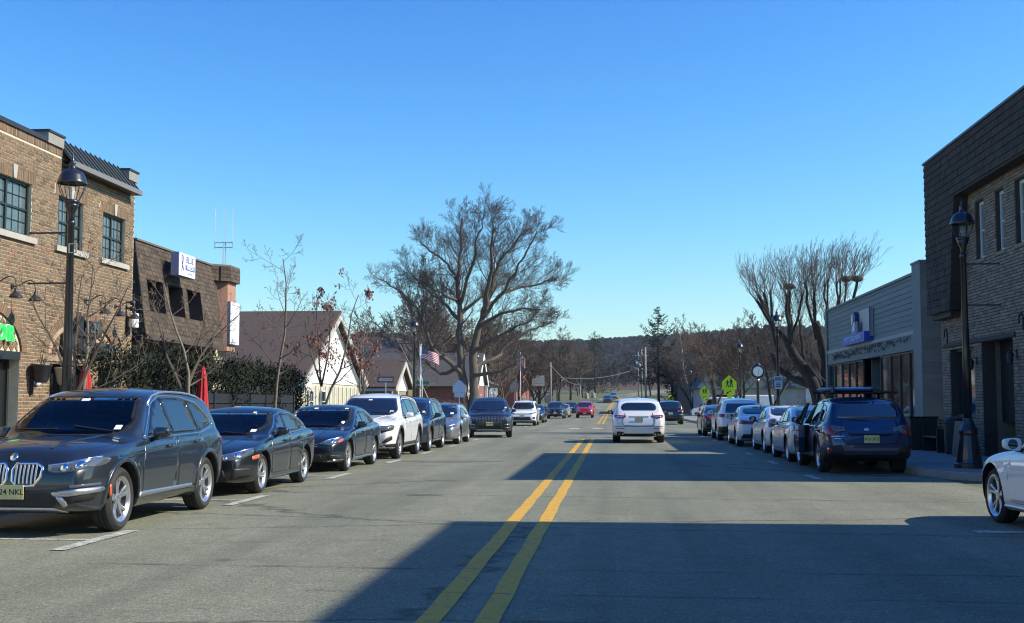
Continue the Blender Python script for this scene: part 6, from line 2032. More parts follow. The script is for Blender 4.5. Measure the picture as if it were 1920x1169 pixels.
def crossing(x, y, zc, s_, label, tilt=0, arrow=True, back=False, col=None):
    t = thing('crossing_sign', label, 'sign', (x, y, zg(y)), tilt, 'school crossing signs')
    MB().b2(-.03, .03, .0, .05, 0, zc + .3).build('post', M_POST, t)
    m_ = col or (M_BACK if back else M_FLUO)
    mb = MB(); mb.prism([(a, -.016, zc + b) for a, b in rounded(pent(s_), .05, 2)], (0, .012, 0)); mb.build('board', m_, t)
    if back:
        mb = MB(); mb.prism([(a, .052, zc + b) for a, b in rounded(pent(s_), .05, 2)], (0, .012, 0)); mb.build('board_back', m_, t)
    MB().b2(-.30 * s_ / .8, .30 * s_ / .8, -.016, -.004, zc - .43 * s_ - .36 * s_, zc - .43 * s_ - .02).build('arrow_board', m_, t)
    if not back:
        mb = MB(); walker(mb, -.10 * s_ / .8, zc - .02, .82 * s_); walker(mb, .11 * s_ / .8, zc + .03, 1.0 * s_); mb.build('walkers', M_INK, t)
        za = zc - .62 * s_; mb = MB()
        mb.prism([(a * s_, -.022, za + b * s_) for a, b in ((-.22, -.11), (-.05, -.09), (-.09, -.03), (.16, .08), (.13, .13), (-.12, .03), (-.16, .08))], (0, .006, 0)); mb.build('arrow', M_INK, t)
        MB().b2(-.15 * s_, .15 * s_, -.012, .0, zc - 1.12 * s_, zc - .80 * s_).build('lower_board', M_FLUO, t)
        MB().b2(-.15 * s_, .15 * s_, -.02, .0, zc - 1.62 * s_, zc - 1.14 * s_).build('stop_board', mat('pale_sign', (.62, .66, .70), .5), t)
        MB().b2(-.09 * s_, .09 * s_, -.026, -.02, zc - 1.42 * s_, zc - 1.2 * s_).build('red_mark', mat('sign_red', (.6, .05, .03), .5), t)
    return t
crossing(6.56, 69, 2.60, .82, 'larger fluorescent school crossing sign between the two right lamps')
crossing(7.5, 100, 2.48, .80, 'middle-sized fluorescent school crossing sign in front of the white van')
crossing(7.1, 150, 2.1, .80, 'smallest far fluorescent school crossing sign above the dark car', .5)
crossing(-9.0, 70, 2.42, .76, 'pale blue back of a school crossing sign above the dark front-facing car', 0, True, True)
crossing(-10.2, 124, 3.3, .86, 'grey back of a crossing sign behind the white front-facing car', 0, True, True, mat('sign_back_grey', (.27, .28, .25), .5))
t = thing('far_sign', 'round grey sign back on a post beyond the far dark parked cars', 'sign', (-8.6, 160, zg(160)))
MB().b2(-.04, .04, 0, .06, 0, 2.6).build('post', M_POST, t)
MB().lathe([(.0, 0), (.62, 0), (.62, .03), (.0, .03)], (0, -.04, 2.0), 8, 'y').build('board', mat('sign_back_grey', (.27, .28, .25), .5), t)
t = thing('one_way_sign', 'black one way sign with a left-pointing arrow in front of the white porch gable', 'sign', (-12.8, 67, .14))
MB().b2(-.03, .03, 0, .05, 0, 2.55).build('post', M_POST, t)
MB().b2(-.47, .47, -.02, -.004, 2.50, 2.84).build('board', mat('sign_black_blue', (.03, .035, .07), .5), t)
mb = MB(); mb.prism([(a, -.026, 2.67 + b) for a, b in ((-.43, 0), (-.24, .12), (-.24, .085), (.40, .085), (.40, -.085), (-.24, -.085), (-.24, -.12))], (0, .005, 0)); mb.build('arrow', mat('arrow_grey', (.34, .36, .42), .5), t)
lettering('letters', 'ONE WAY', .14, mat('sign_black_blue', (.03, .035, .07), .5), t, (.08, -.03, 2.67), 0, .002)
t = thing('street_name_sign', 'green street name blade sign on the pole beside the flagpole', 'sign', (-10.55, 66.0, .1))
MB().tube([(0, 0, 0), (0, 0, 2.75)], .03, 6).build('post', M_POST, t)
MB().b2(-.38, .38, -.01, .01, 2.42, 2.60).build('blade', mat('sign_green', (.03, .14, .09), .5), t)
MB().b2(-.01, .01, -.38, .38, 2.22, 2.40).build('blade', mat('sign_green', (.03, .14, .09), .5), t)
# flagpoles
M_FR = mat('flag_red', (.42, .03, .05), .8); M_FW = mat('flag_white', (.62, .60, .60), .8); M_FB = mat('flag_blue', (.03, .04, .16), .8)
def flagpole(x, y, h, w, label, hang=False):
    t = thing('flagpole', label, 'flagpole', (x, y, .1))
    MB().tube([(0, 0, 0), (0, 0, h)], [.055, .035], 8).build('pole', mat('white_pole', (.7, .71, .72), .4), t, smooth=True)
    MB().sphere((0, 0, h + .05), .06, n=8, m=6).build('ball', M_CHROME, t, smooth=True)
    f = thing('flag', 'striped red and white flag with a blue starred corner, ' + ('blowing out from the pole' if not hang else 'hanging limp on the far pole'), 'flag', (x, y, .1))
    ht = w * .62; mb = MB(); nx = 20
    def P(i, j):
        u, v = i / nx, j / 13
        if hang: return (.04 + w * .35 * u + .04 * math.sin(u * 12), .06 * math.sin(u * 15), h - .1 - ht * 1.25 * (1 - v) - u * .55)
        return (.04 + w * u, .09 * math.sin(u * 7 + v) * (0.3 + u), h - .12 - ht * (1 - v) - .28 * u * u * w - .10 * u + .025 * math.sin(u * 9))
    for i in range(nx):
        for j in range(13):
            mb.cur = 2 if (i < nx * .4 and j >= 6) else (0 if j % 2 == 0 else 1)
            mb.quad(P(i, j), P(i + 1, j), P(i + 1, j + 1), P(i, j + 1))
    mb.build('cloth', [M_FR, M_FW, M_FB], f, smooth=True)
    mb = MB()
    for r_ in range(5):
        for c in range(6):
            i, j = .8 + c * 1.25, 6.8 + r_ * 1.3
            p = Vector(P(i, j)); k = w * .016
            mb.prism([(p.x + k * s2 * math.cos(a * PI / 5 + PI / 2), p.y - .006, p.z + k * s2 * math.sin(a * PI / 5 + PI / 2)) for a, s2 in ((q, 1 if q % 2 == 0 else .42) for q in range(10))], (0, .012, 0))
    mb.build('stars', M_FW, f)
    return t
flagpole(-10.65, 66, 4.55, .98, 'white flagpole with a flying striped flag before the big tree')
flagpole(-10.1, 131, 6.9, 1.5, 'far white flagpole with a limp flag beyond the brick houses', True)
# street clock
t = thing('street_clock', 'black four-dial street clock with a white face on a post beyond the parked white cars', 'clock', (8.75, 74, .12))
MB().lathe([(.24, 0), (.24, .3), (.15, .5), (.10, .7), (.085, 2.5), (.14, 2.6), (.10, 2.7), (.10, 2.85)], (0, 0, 0), 14).build('post', M_LAMP, t, smooth=True)
MB().lathe([(.0, -.14), (.40, -.14), (.42, -.10), (.42, .10), (.40, .14), (.0, .14)], (0, 0, 3.28), 24, 'y').build('case', M_LAMP, t)
MB().lathe([(.0, -.15), (.30, -.15), (.30, -.142)], (0, 0, 3.28), 24, 'y').build('dial', mat('clock_white', (.75, .77, .76), .4), t)
mb = MB()
for k in range(12):
    a = k * PI / 6
    mb.box((.25 * math.sin(a), -.153, 3.28 + .25 * math.cos(a)), (.018, .004, .05), 0, 0, a)
mb.box((.05, -.156, 3.34), (.022, .004, .20), 0, 0, .6); mb.box((.03, -.158, 3.18), (.022, .004, .16), 0, 0, -.3); mb.build('hands', M_INK, t)
MB().lathe([(.20, 3.66), (.12, 3.78), (.03, 3.86), (.0, 3.98)], (0, 0, 0), 12).build('crest', M_LAMP, t)
MB().lathe([(.09, 2.72), (.12, 2.78), (.09, 2.84)], (0, 0, 0), 10).build('gold_collar', mat('gold', (.7, .45, .12), .3, .9), t)
# closed parasols
M_REDC = mat('red_canvas', (.46, .022, .03), .8, var=.25, vscale=6)
def parasol(x, y, h, label, w=1.0, rz=0):
    t = thing('closed_parasol', label, 'parasol', (x, y, .12), rz, 'closed red parasols')
    MB().tube([(0, 0, 0), (0, 0, h)], .022, 8).build('pole', mat('parasol_pole', (.35, .33, .3), .5), t)
    mb = MB(); n = 32; prof = [(.02, h + .04), (.055, h - .03), (.075, h - .25), (.10, h - .7), (.125, h - 1.15), (.15, h - 1.5), (.165, h - 1.62)]
    vs = []
    for i, (r_, z) in enumerate(prof):
        for k in range(n):
            a = 2 * PI * k / n
            pl = 1 + (.30 if i > 1 else .08) * math.cos(8 * a + .5 * i) + .1 * math.sin(3 * a + i)
            vs.append((r_ * w * pl * math.cos(a), r_ * w * pl * math.sin(a), z + (.05 * math.cos(8 * a) if i == len(prof) - 1 else 0)))
    mb.add(vs, [(i * n + k, i * n + (k + 1) % n, (i + 1) * n + (k + 1) % n, (i + 1) * n + k) for i in range(len(prof) - 1) for k in range(n)] + [tuple(range(n))])
    mb.build('canvas', M_REDC, t, smooth=True)
    MB().lathe([(.125 * w, h - .86), (.13 * w, h - .84), (.125 * w, h - .82)], (0, 0, 0), 16, cap=False).build('tie_strap', M_REDC, t)
    MB().lathe([(.25, 0), (.25, .06), (.05, .10)], (0, 0, 0), 16).build('base', M_BLK, t)
    return t
parasol(-10.05, 22.2, 2.05, 'closed red parasol before the brick restaurant arch', 1.15)
parasol(-9.22, 26.4, 2.15, 'closed red parasol before the dark hedge', 1.05, 1.0)
# bench, planter and low screen on the right pavement
t = thing('black_bench', 'black metal bench and side rail outside the brown building', 'bench', (8.95, 34.2, .12))
MB().b2(-.25, .2, -.8, .8, .40, .45).build('seat', M_BLK, t)
mb = MB()
for i in range(5): mb.b2(.2, .24, -.8, .8, .48 + i * .09, .54 + i * .09)
mb.build('backrest', M_BLK, t)
for y in (-.75, .75): MB().b2(-.25, .2, y - .03, y + .03, 0, .66).build('leg', M_BLK, t)
t = thing('black_planter', 'tall black planter box beside the black bench', 'planter', (8.8, 35.6, .12))
mb = MB(); mb.b2(-.35, .4, -.35, .35, 0, .92); mb.build('box', M_BLK, t); MB().b2(-.38, .43, -.38, .38, .92, .97).build('rim', M_GLOSS, t)
t = thing('menu_board', 'dark folding board standing on the right pavement near the lamp', 'sign board', (8.7, 31.2, .12))
MB().box((-.08, 0, .45), (.03, .62, .9), 0, 0, .12).build('panel', M_BLK, t); MB().box((.08, 0, .45), (.03, .62, .9), 0, 0, -.12).build('panel', M_BLK, t)
t = thing('litter_bin', 'dark litter bin by the shop window of the brown building', 'bin', (8.95, 32.6, .12))
MB().lathe([(.22, 0), (.26, .05), (.28, .8), (.30, .82), (.30, .86), (.2, .95), (.0, .97)], (0, 0, 0), 16).build('body', M_BLK, t, smooth=False)
# utility poles and wires
M_POLE = mat('weathered_pole', (.30, .265, .225), .85, var=.25, vscale=3)
def upole(x, y, h, label, arm=True, r_=.15):
    t = thing('utility_pole', label, 'utility pole', (x, y, zg(y) - .1), 0, 'utility poles')
    MB().tube([(0, 0, 0), (0, 0, h)], [r_, r_ * .72], 8).build('pole', M_POLE, t, smooth=True)
    if arm:
        MB().b2(-1.1, 1.1, -.12, -.02, h - 1.2, h - 1.08).build('crossarm', M_POLE, t)
        for k in (-1, -.4, .4, 1): MB().lathe([(.05, 0), (.06, .12), (.03, .2)], (k, -.07, h - 1.08), 8).build('insulator', M_GALV, t)
        MB().lathe([(.28, -.5), (.28, .5)], (-.42, 0, h - 2.4), 12).build('transformer', mat('transformer_grey', (.36, .38, .4), .5), t)
        mb = MB(); mb.tube([(0, 0, h - 3.4), (-1.3, 0, h - 3.0), (-2.0, 0, h - 3.0)], .04, 5); mb.build('lamp_bracket', M_GALV, t)
    return t
upole(4.57, 171, 9.5, 'nearest and tallest utility pole right of the white car', False, .16)
upole(4.73, 200, 10.1, 'middle utility pole of the three right of the white car')
upole(4.9, 236, 10.2, 'farthest utility pole of the three right of the white car')
upole(-7.3, 141, 6.4, 'thin pale pole on the left beyond the far dark car', False, .10)
upole(-5.6, 205, 4.2, 'short pale pole on the left where the green begins', False, .12)
def wire(a, b, sag, label, r_=.03):
    P = [Vector(a).lerp(Vector(b), i / 14) - Vector((0, 0, sag * 4 * (i / 14) * (1 - i / 14))) for i in range(15)]
    t = MB().tube(P, r_, 4).build('overhead_wire', mat('wire_grey', (.25, .25, .25), .5))
    return tag(t, label, 'wire', 'overhead wires across the far road')
wire((4.73, 200, 10.4), (-18, 215, 9.0), .9, 'highest wire crossing the far road from the middle pole')
wire((4.73, 200, 9.6), (-17, 215, 8.4), .9, 'second wire crossing the far road from the middle pole')
wire((4.9, 236, 8.4), (-9, 205, 5.9), .9, 'sagging cable from the farthest pole to the left side')
wire((4.73, 200, 6.0), (-5.6, 205, 4.9), .35, 'upper span cable carrying the traffic lights', .04)
wire((4.73, 200, 5.5), (-5.6, 205, 4.5), .35, 'lower span cable carrying the traffic lights', .04)
wire((4.73, 200, 9.6), (4.9, 236, 10.2), .4, 'cable running between the two farther poles')
wire((4.57, 171, 8.6), (4.73, 200, 9.3), .4, 'cable running between the two nearer poles')
wire((-5.6, 205, 4.8), (-7.3, 141, 6.0), .8, 'cable along the left side between the pale poles')
for i, x in enumerate((-2.5, .9)):
    t = thing('traffic_light', ('left' if i == 0 else 'right') + ' hanging yellow traffic light over the far road', 'traffic light', (x, 203, 3.75), 0, 'hanging traffic lights')
    MB().b2(-.17, .17, -.14, .14, -.2, .8).build('housing', mat('signal_yellow', (.55, .36, .04), .5), t)
    for k, z in enumerate((.62, .30, -.02)):
        MB().lathe([(.12, -.155), (.12, -.142), (.0, -.142)], (0, 0, z), 10, 'y').build('lens', M_GLASS, t)
    MB().tube([(0, 0, .8), (0, 0, 1.3)], .02, 4).build('hanger', M_GALV, t)
# small far things: stones on the green, orange cone, bins
for i, (x, y) in enumerate(((-5.8, 262), (-4.4, 268))):
    t = thing('pale_stone', 'pale upright stone on the far green, ' + ('left one' if i == 0 else 'right one'), 'stone', (x, y, zh(x, y)), .3 * i, 'stones on the far green')
    mb = MB(); mb.lathe([(.5, 0), (.5, .4), (.4, .9), (.25, 1.2), (.0, 1.25)], (0, 0, 0), 9); mb.build('stone', mat('grey_stone', (.26, .25, .22), .8, var=.15), t)
t = thing('traffic_cone', 'orange and white marker post on the right verge near the far dark car', 'marker', (7.3, 103, .1))
MB().lathe([(.16, 0), (.13, .06), (.10, .9), (.06, 1.05)], (0, 0, 0), 12).build('body', mat('orange_plastic', (.7, .13, .03), .5), t)
MB().lathe([(.118, .55), (.112, .72)], (0, 0, 0), 12, cap=False).build('band', M_WHT, t)

t = thing('added_shade_screen', 'low black slatted screen along the foot of the dark hedge', 'fence', (-9.62, 0, .12), 0)  # black slats added to stand for the deep shade below the foliage
for i in range(7):
    y = 26.9 + i * 1.45
    MB().b2(-.04, .04, y - .04, y + .04, 0, 1.62).build('post', M_BLK, t)
    if i < 6:
        for k in range(6): MB().b2(-.015, .015, y + .04, y + 1.41, .06 + k * .258, .295 + k * .258).build('slat', M_BLK, t)
# ------------------------------------------------------------ vehicles
P_X3 = paint('dark_slate_paint', (.014, .021, .031), .2, .3)
P_CIV = paint('black_blue_paint', (.006, .010, .015), .15, .3)
P_MER = paint('deep_navy_paint', (.006, .013, .025), .15, .3)
P_WHT = paint('white_paint', (.74, .75, .75), 0, .3)
P_NAVY = paint('navy_paint', (.010, .018, .036), .15, .3)
P_SIL = paint('silver_paint', (.36, .38, .39), .75, .32)
P_CHAR = paint('charcoal_paint', (.014, .017, .020), .2, .35)
P_BLUE = paint('mid_blue_paint', (.008, .034, .105), .4, .3)
P_RED = paint('red_paint', (.52, .018, .022), .1, .3)
P_WARM = paint('pearl_white_paint', (.62, .63, .64), .2, .3)
KEY = 'cars parked along the left kerb'
KER = 'cars parked along the right kerb'

# 1 dark sport-utility at the lower left
fr = [('headlight', 'F', [(.41, .775), (.60, .80), (.86, .865), (.915, .85), (.90, .78), (.72, .725), (.52, .70), (.43, .72)], M_LENS, .008, True),
      ('headlight_ring', 'F', arc(.60, .757, .038, 0, 340, 12), M_BULB, .014, True, 0),
      ('headlight_ring', 'F', arc(.74, .785, .040, 0, 340, 12), M_BULB, .014, True, 0),
      ('grille', 'F', [(.035, .62), (.03, .74), (.07, .80), (.30, .80), (.36, .76), (.345, .66), (.28, .575), (.08, .575)], M_GLOSS, .006, True),
      ('emblem', 'F', arc(0, .875, .042, 0, 340, 14), M_CHROME, .008, False, 0),
      ('bumper_intake', 'F', [(-.50, .34), (.50, .34), (.56, .44), (.44, .52), (-.44, .52), (-.56, .44)], M_BLK, .006, False),
      ('fog_recess', 'F', [(.56, .36), (.84, .40), (.88, .53), (.66, .53), (.50, .47)], M_BLK, .006, True),
      ('bumper_blade', 'F', [(.47, .495), (.66, .525), (.90, .545), (.90, .49), (.66, .455), (.50, .455)], M_SATIN, .014, True),
      ('bumper_blade', 'F', [(.52, .455), (.60, .45), (.66, .36), (.60, .33)], M_SATIN, .014, True),
      ('skid_plate', 'F', [(-.60, .265), (.60, .265), (.50, .33), (-.50, .33)], M_SATIN, .010, False),
      ('side_marker', 'L', [(.50, .42), (.53, .42), (.51, .56), (.48, .56)], M_AMB, .006, False),
      ('air_vent', 'L', [(1.30, .42), (1.34, .42), (1.30, .74), (1.24, .76)], M_BLK, .006, False),
      ('tail_light', 'B', [(.48, .98), (.86, 1.02), (.90, .92), (.74, .86), (.52, .90)], M_RED, .008, True)]
bars = [('grille_frame', 'F', [[(.035, .62), (.03, .74), (.07, .805), (.30, .805), (.365, .76), (.35, .66), (.28, .57), (.08, .57), (.035, .62)]], .026, M_CHROME, True),
        ('grille_slat', 'F', [[(.07 + i * .045, .59), (.07 + i * .045, .79)] for i in range(6)], .018, M_SATIN, True),
        ('light_strip', 'F', [[(.42, .785), (.62, .81), (.86, .872)]], .014, M_BULB, True),
        ('fog_light', 'F', [[(.68, .56), (.88, .575)]], .03, M_LENS, True)]
q = suv(cabin=True, paint=P_X3, L=4.71, W=1.89, wb=2.864, fo=.86, front=fr, bars=bars, fplate=(-.02, .50, 'E24 NKL'), handle_m=P_X3, clad=.055, clad_m=P_X3,
    sidestrip=[(1.30, .35), (3.12, .36), (3.12, .405), (1.34, .415)], spokes=(5, 2, .042, .02), rim=.255, stickers=[(-.58, 1.17, .08, .05), (.05, 1.505, .10, .03)],
    dlw=.026, creases=[[(.75, .86), (1.6, .88), (3.2, .93), (4.3, .98)]], rails=(2.05, 4.15, mat('rail_silver', (.5, .55, .62), .25, .8)), af=.12, zf=.58, fr=.8, fk=.22)
car(q, -6.56, 14.95, PI - .0, 'dark slate sport-utility car with twin slatted grille parked nearest at lower left', KEY)
# 2 dark compact saloon
fr = [('headlight', 'F', [(.36, .60), (.60, .655), (.84, .735), (.86, .66), (.74, .585), (.55, .555), (.38, .555)], M_LENS, .008, True),
      ('headlight_ring', 'F', arc(.52, .60, .032, 0, 340, 10), M_BULB, .014, True, 0), ('headlight_ring', 'F', arc(.68, .64, .038, 0, 340, 10), M_BULB, .014, True, 0),
      ('grille', 'F', [(-.38, .545), (.38, .545), (.40, .60), (-.40, .60)], M_GLOSS, .007, False),
      ('bumper_intake', 'F', [(-.56, .23), (.56, .23), (.50, .42), (-.50, .42)], M_BLK, .006, False),
      ('fog_recess', 'F', [(.60, .26), (.84, .30), (.84, .44), (.66, .44)], M_BLK, .008, True),
      ('side_marker', 'L', [(.38, .56), (.60, .585), (.60, .645), (.42, .625)], M_AMB, .010, False),
      ('tail_light', 'B', [(.44, .90), (.82, .93), (.85, .80), (.70, .74), (.46, .78)], M_RED, .008, True)]
bars = [('light_strip', 'F', [[(.36, .615), (.60, .668), (.84, .745)]], .018, M_BULB, True), ('grille_bar', 'F', [[(-.40, .61), (.40, .61)]], .02, M_CHROME, False)]
q = sedan(cabin=True, paint=P_CIV, front=fr, bars=bars, fplate=(0, .43, ''), spokes=(5, 2, .034, .42), rim=.23, creases=[[(.7, .70), (1.5, .74), (3.0, .79), (4.2, .84)]],
    stickers=[(-.52, 1.0, .09, .04), (-.35, 1.30, .05, .025)], sidestrip=[(1.3, .215), (3.2, .225), (3.2, .25), (1.3, .245)], strip_m=P_CIV, handle_m=P_CIV)
car(q, -6.60, 20.72, PI, 'black compact saloon with bright headlight strips behind the dark slate car', KEY)
# 3 navy notchback saloon
fr = [('headlight', 'F', [(.40, .60), (.56, .68), (.80, .735), (.86, .70), (.80, .62), (.60, .575)], M_LENS, .008, True),
      ('headlight_ring', 'F', arc(.66, .655, .045, 0, 340, 10), M_BULB, .014, True, 0),
      ('indicator', 'F', [(.76, .62), (.84, .65), (.84, .70), (.78, .69)], M_AMB, .013, True),
      ('grille', 'F', [(-.36, .50), (.36, .50), (.40, .64), (-.40, .64)], M_GLOSS, .007, False),
      ('emblem', 'F', arc(0, .57, .07, 0, 340, 14), M_CHROME, .016, False, 0),
      ('bumper_intake', 'F', [(-.50, .22), (.50, .22), (.44, .38), (-.44, .38)], M_BLK, .006, False),
      ('fog_recess', 'F', [(.56, .24), (.84, .27), (.84, .36), (.60, .38)], M_BLK, .006, True),
      ('tail_light', 'B', [(.44, .90), (.82, .93), (.85, .80), (.70, .74), (.46, .78)], M_RED, .008, True)]
bars = [('grille_bar', 'F', [[(-.38, .55), (.38, .55)], [(-.38, .60), (.38, .60)]], .014, M_CHROME, False), ('light_strip', 'F', [[(.42, .605), (.58, .69), (.80, .742)]], .012, M_BULB, True), ('bumper_trim', 'F', [[(.58, .245), (.84, .275)]], .022, M_CHROME, True)]
q = sedan(cabin=True, paint=P_MER, L=4.69, W=1.81, wb=2.84, fo=.80, front=fr, bars=bars, fplate=(0, .43, ''), spokes=(5, 2, .03, .05), rim=.24,
    top=[(0, .60), (.04, .70), (.12, .75), (.35, .80), (.8, .88), (1.25, .935), (1.40, .975), (1.6, 1.07), (2.22, 1.36), (2.42, 1.415), (2.8, 1.442), (3.2, 1.41), (3.7, 1.27), (4.05, 1.115), (4.2, 1.085), (4.5, 1.07), (4.6, 1.03), (4.66, .93), (4.69, .85)],
    stickers=[(-.56, 1.04, .07, .045), (.62, 1.18, .045, .05), (.2, 1.345, .09, .03), (-.5, 1.34, .07, .025)], sidestrip=[(1.25, .25), (3.3, .255), (3.3, .275), (1.25, .27)], strip_m=M_CHROME, creases=[[(.8, .78), (1.6, .81), (3.2, .86), (4.3, .92)]], handle_m=P_MER)
car(q, -6.62, 27.3, PI, 'deep navy saloon with chrome sill trim between the black saloon and large white car', KEY)
# 4 big white sport-utility
fr = [('headlight', 'F', [(.50, .82), (.86, .90), (.92, .88), (.90, .78), (.56, .735)], M_LENS, .008, True),
      ('grille', 'F', [(-.60, .69), (.60, .69), (.90, .77), (.90, .88), (.52, .87), (-.52, .87), (-.90, .88), (-.90, .77)], M_GLOSS, .006, False),
      ('headlight', 'F', [(.54, .79), (.86, .86), (.90, .85), (.88, .79), (.58, .74)], M_LENS, .012, True),
      ('bumper_intake', 'F', [(-.56, .30), (.56, .30), (.42, .52), (-.42, .52)], M_BLK, .008, False),
      ('fog_recess', 'F', [(.64, .44), (.72, .43), (.88, .52), (.88, .62), (.80, .60)], M_BLK, .008, True),
      ('bumper_lower', 'F', [(-.95, .26), (.95, .26), (.95, .42), (.66, .40), (.56, .33), (-.56, .33), (-.66, .40), (-.95, .42)], M_BLK, .006, False),
      ('tail_light', 'B', [(.50, 1.04), (.86, 1.06), (.90, .94), (.74, .90), (.52, .94)], M_RED, .008, True)]
bars = [('grille_bar', 'F', [[(-.84, .85), (-.5, .835), (.5, .835), (.84, .85)], [(-.6, .785), (.6, .785)], [(-.56, .735), (.56, .735)], [(-.6, .695), (.6, .695)]], .022, M_CHROME, False),
        ('bumper_bar', 'F', [[(-.74, .31), (-.44, .54), (.44, .54), (.74, .31)]], .035, M_SATIN, False), ('emblem', 'F', [[(-.07, .85), (-.03, .75), (0, .80), (.03, .75), (.07, .85)]], .02, M_CHROME, False)]
q = suv(paint=P_WHT, L=5.04, W=1.99, wb=2.98, fo=.93, r=.385, rim=.26, front=fr, bars=bars, fplate=None, clad=.06, sill=(.42, .42), spokes=(5, 2, .05, 0),
    top=[(0, .82), (.04, .95), (.12, 1.01), (.35, 1.06), (.9, 1.12), (1.28, 1.15), (1.42, 1.20), (1.62, 1.33), (2.12, 1.64), (2.35, 1.705), (2.8, 1.745), (3.3, 1.75), (4.1, 1.72), (4.55, 1.66), (4.70, 1.55), (4.89, 1.22), (4.98, 1.08), (5.02, 1.0), (5.04, .92)],
    belt=[(0, .78), (.3, .95), (1.3, 1.05), (3.0, 1.09), (4.6, 1.14), (5.04, .98)],
    dlo=[[(1.70, 1.11), (2.60, 1.115), (2.58, 1.58), (2.30, 1.555), (2.10, 1.45)], [(2.68, 1.115), (3.56, 1.13), (3.54, 1.585), (3.05, 1.60), (2.66, 1.585)], [(3.64, 1.135), (4.40, 1.19), (4.30, 1.42), (4.10, 1.54), (3.62, 1.58)]],
    dlo_line=[(1.58, 1.09), (3.5, 1.11), (4.52, 1.17), (4.42, 1.40), (4.15, 1.57), (3.2, 1.63), (2.5, 1.63), (2.12, 1.51)],
    bp=[[(2.59, 1.12), (2.69, 1.12), (2.67, 1.59), (2.57, 1.585)], [(3.55, 1.13), (3.65, 1.14), (3.63, 1.58), (3.53, 1.585)]],
    belt_=0, bot=[(0, .30), (.3, .25), (1, .24), (4, .24), (4.7, .32), (5.04, .4)], rearw=(4.62, 4.88), wind=(1.36, 2.16), mirror=(1.82, 1.13), rails=(2.2, 4.5, M_BLK), fin=4.2, hood=(.16, 1.34),
    doors=[[(1.50, .40), (2.58, .40), (2.66, .74), (2.66, 1.08), (1.58, 1.06), (1.46, .74)], [(2.70, .40), (3.44, .42), (3.60, .70), (3.72, .94), (3.68, 1.10), (2.70, 1.08)]],
    creases=[[(.7, .88), (1.6, .92), (3.2, .97), (4.6, 1.02)]], stickers=[(-.62, 1.24, .09, .06), (.05, 1.56, .1, .03)], af=.10, zf=.66)
car(q, -6.62, 33.2, PI, 'large white sport-utility car with a broad chrome-barred grille parked on the left', KEY)
ATLAS = q
# 5 dark navy sport-utility
q = suv(paint=P_NAVY, fplate=None, rails=(2.15, 4.1, M_SATIN), stickers=[(-.6, 1.2, .08, .05)], det=2)
car(q, -6.55, 38.3, PI, 'navy sport-utility car parked directly behind the large white one', KEY)
# 6 silver estate
q = sedan(paint=P_SIL, L=4.70, W=1.80, wb=2.72, fo=.92, front=sedan()['front'] + [('indicator', 'L', [(.34, .58), (.5, .60), (.5, .64), (.36, .62)], M_AMB, .008, False)], bars=[('light_strip', 'F', [[(.4, .58), (.62, .69), (.82, .72)]], .05, M_BULB, True)],
    top=[(0, .60), (.04, .70), (.12, .76), (.35, .82), (.8, .90), (1.22, .96), (1.36, 1.0), (1.55, 1.10), (2.1, 1.42), (2.3, 1.47), (2.75, 1.50), (3.4, 1.48), (3.9, 1.38), (4.25, 1.15), (4.45, 1.05), (4.6, 1.0), (4.66, .93), (4.7, .85)], rearw=(3.95, 4.4), mirror_m=P_WHT, rails=(2.2, 3.9, M_SATIN), fplate=None, stickers=[(-.5, 1.1, .12, .06)])
car(q, -6.40, 44.55, PI, 'silver car with round bright headlamps parked between the navy and the charcoal car', KEY)
# 7 charcoal sport-utility facing us, swung out
fr = [('headlight', 'F', [(.58, .86), (.92, .92), (.95, .80), (.66, .76)], M_LENS, .008, True),
      ('grille', 'F', [(-.60, .72), (.60, .72), (.64, .92), (-.64, .92)], M_BLK, .007, False),
      ('bumper_intake', 'F', [(-.52, .38), (.52, .38), (.50, .54), (-.50, .54)], M_GLOSS, .006, False), ('skid_plate', 'F', [(-.6, .27), (.6, .27), (.55, .36), (-.55, .36)], M_SATIN, .009, False),
      ('fog_recess', 'F', [(.62, .40), (.88, .44), (.90, .58), (.68, .56)], M_BLK, .008, True), ('tail_light', 'B', [(.60, 1.04), (.90, 1.06), (.92, .88), (.66, .88)], M_RED, .008, True)]
bars = [('grille_stud', 'F', [[(-.52 + i * .13, z), (-.46 + i * .13, z - .02)] for i in range(9) for z in (.89, .83, .77)], .03, M_CHROME, False), ('fog_trim', 'F', [[(.64, .57), (.88, .59), (.90, .50)], [(.64, .42), (.84, .45)]], .025, M_CHROME, True)]
q = dict(ATLAS); q.update(paint=P_CHAR, front=fr, bars=bars, fplate=(.0, .60, 'D41 KWC'), rails=(2.2, 4.5, M_BLK), stickers=[(-.7, 1.28, .09, .05)], rim_m=M_ALLOY)
car(q, -5.5, 53.5, PI + .10, 'charcoal sport-utility car with studded grille standing out from the kerb', KEY)
# 8 white compact sport-utility facing us
fr = [('headlight', 'F', [(.40, .80), (.86, .90), (.88, .82), (.62, .755), (.42, .75)], M_LENS, .008, True), ('grille', 'F', [(-.40, .755), (.40, .755), (.40, .80), (-.40, .80)], M_GLOSS, .007, False),
      ('bumper_intake', 'F', [(-.60, .40), (.60, .40), (.54, .60), (-.54, .60)], M_BLK, .007, False), ('bumper_lower', 'F', [(-.88, .28), (.88, .28), (.80, .40), (-.80, .40)], M_BLK, .006, False), ('fog_recess', 'F', [(.64, .44), (.84, .46), (.86, .58), (.72, .60)], M_BLK, .008, True), ('tail_light', 'B', [(.50, .98), (.86, 1.00), (.90, .90), (.52, .88)], M_RED, .008, True)]
q = suv(paint=P_WHT, L=4.6, W=1.85, wb=2.66, fo=.93, front=fr, fplate=(0, .64, ''), det=1, ns=24, rails=(2.15, 4.0, M_WHT))
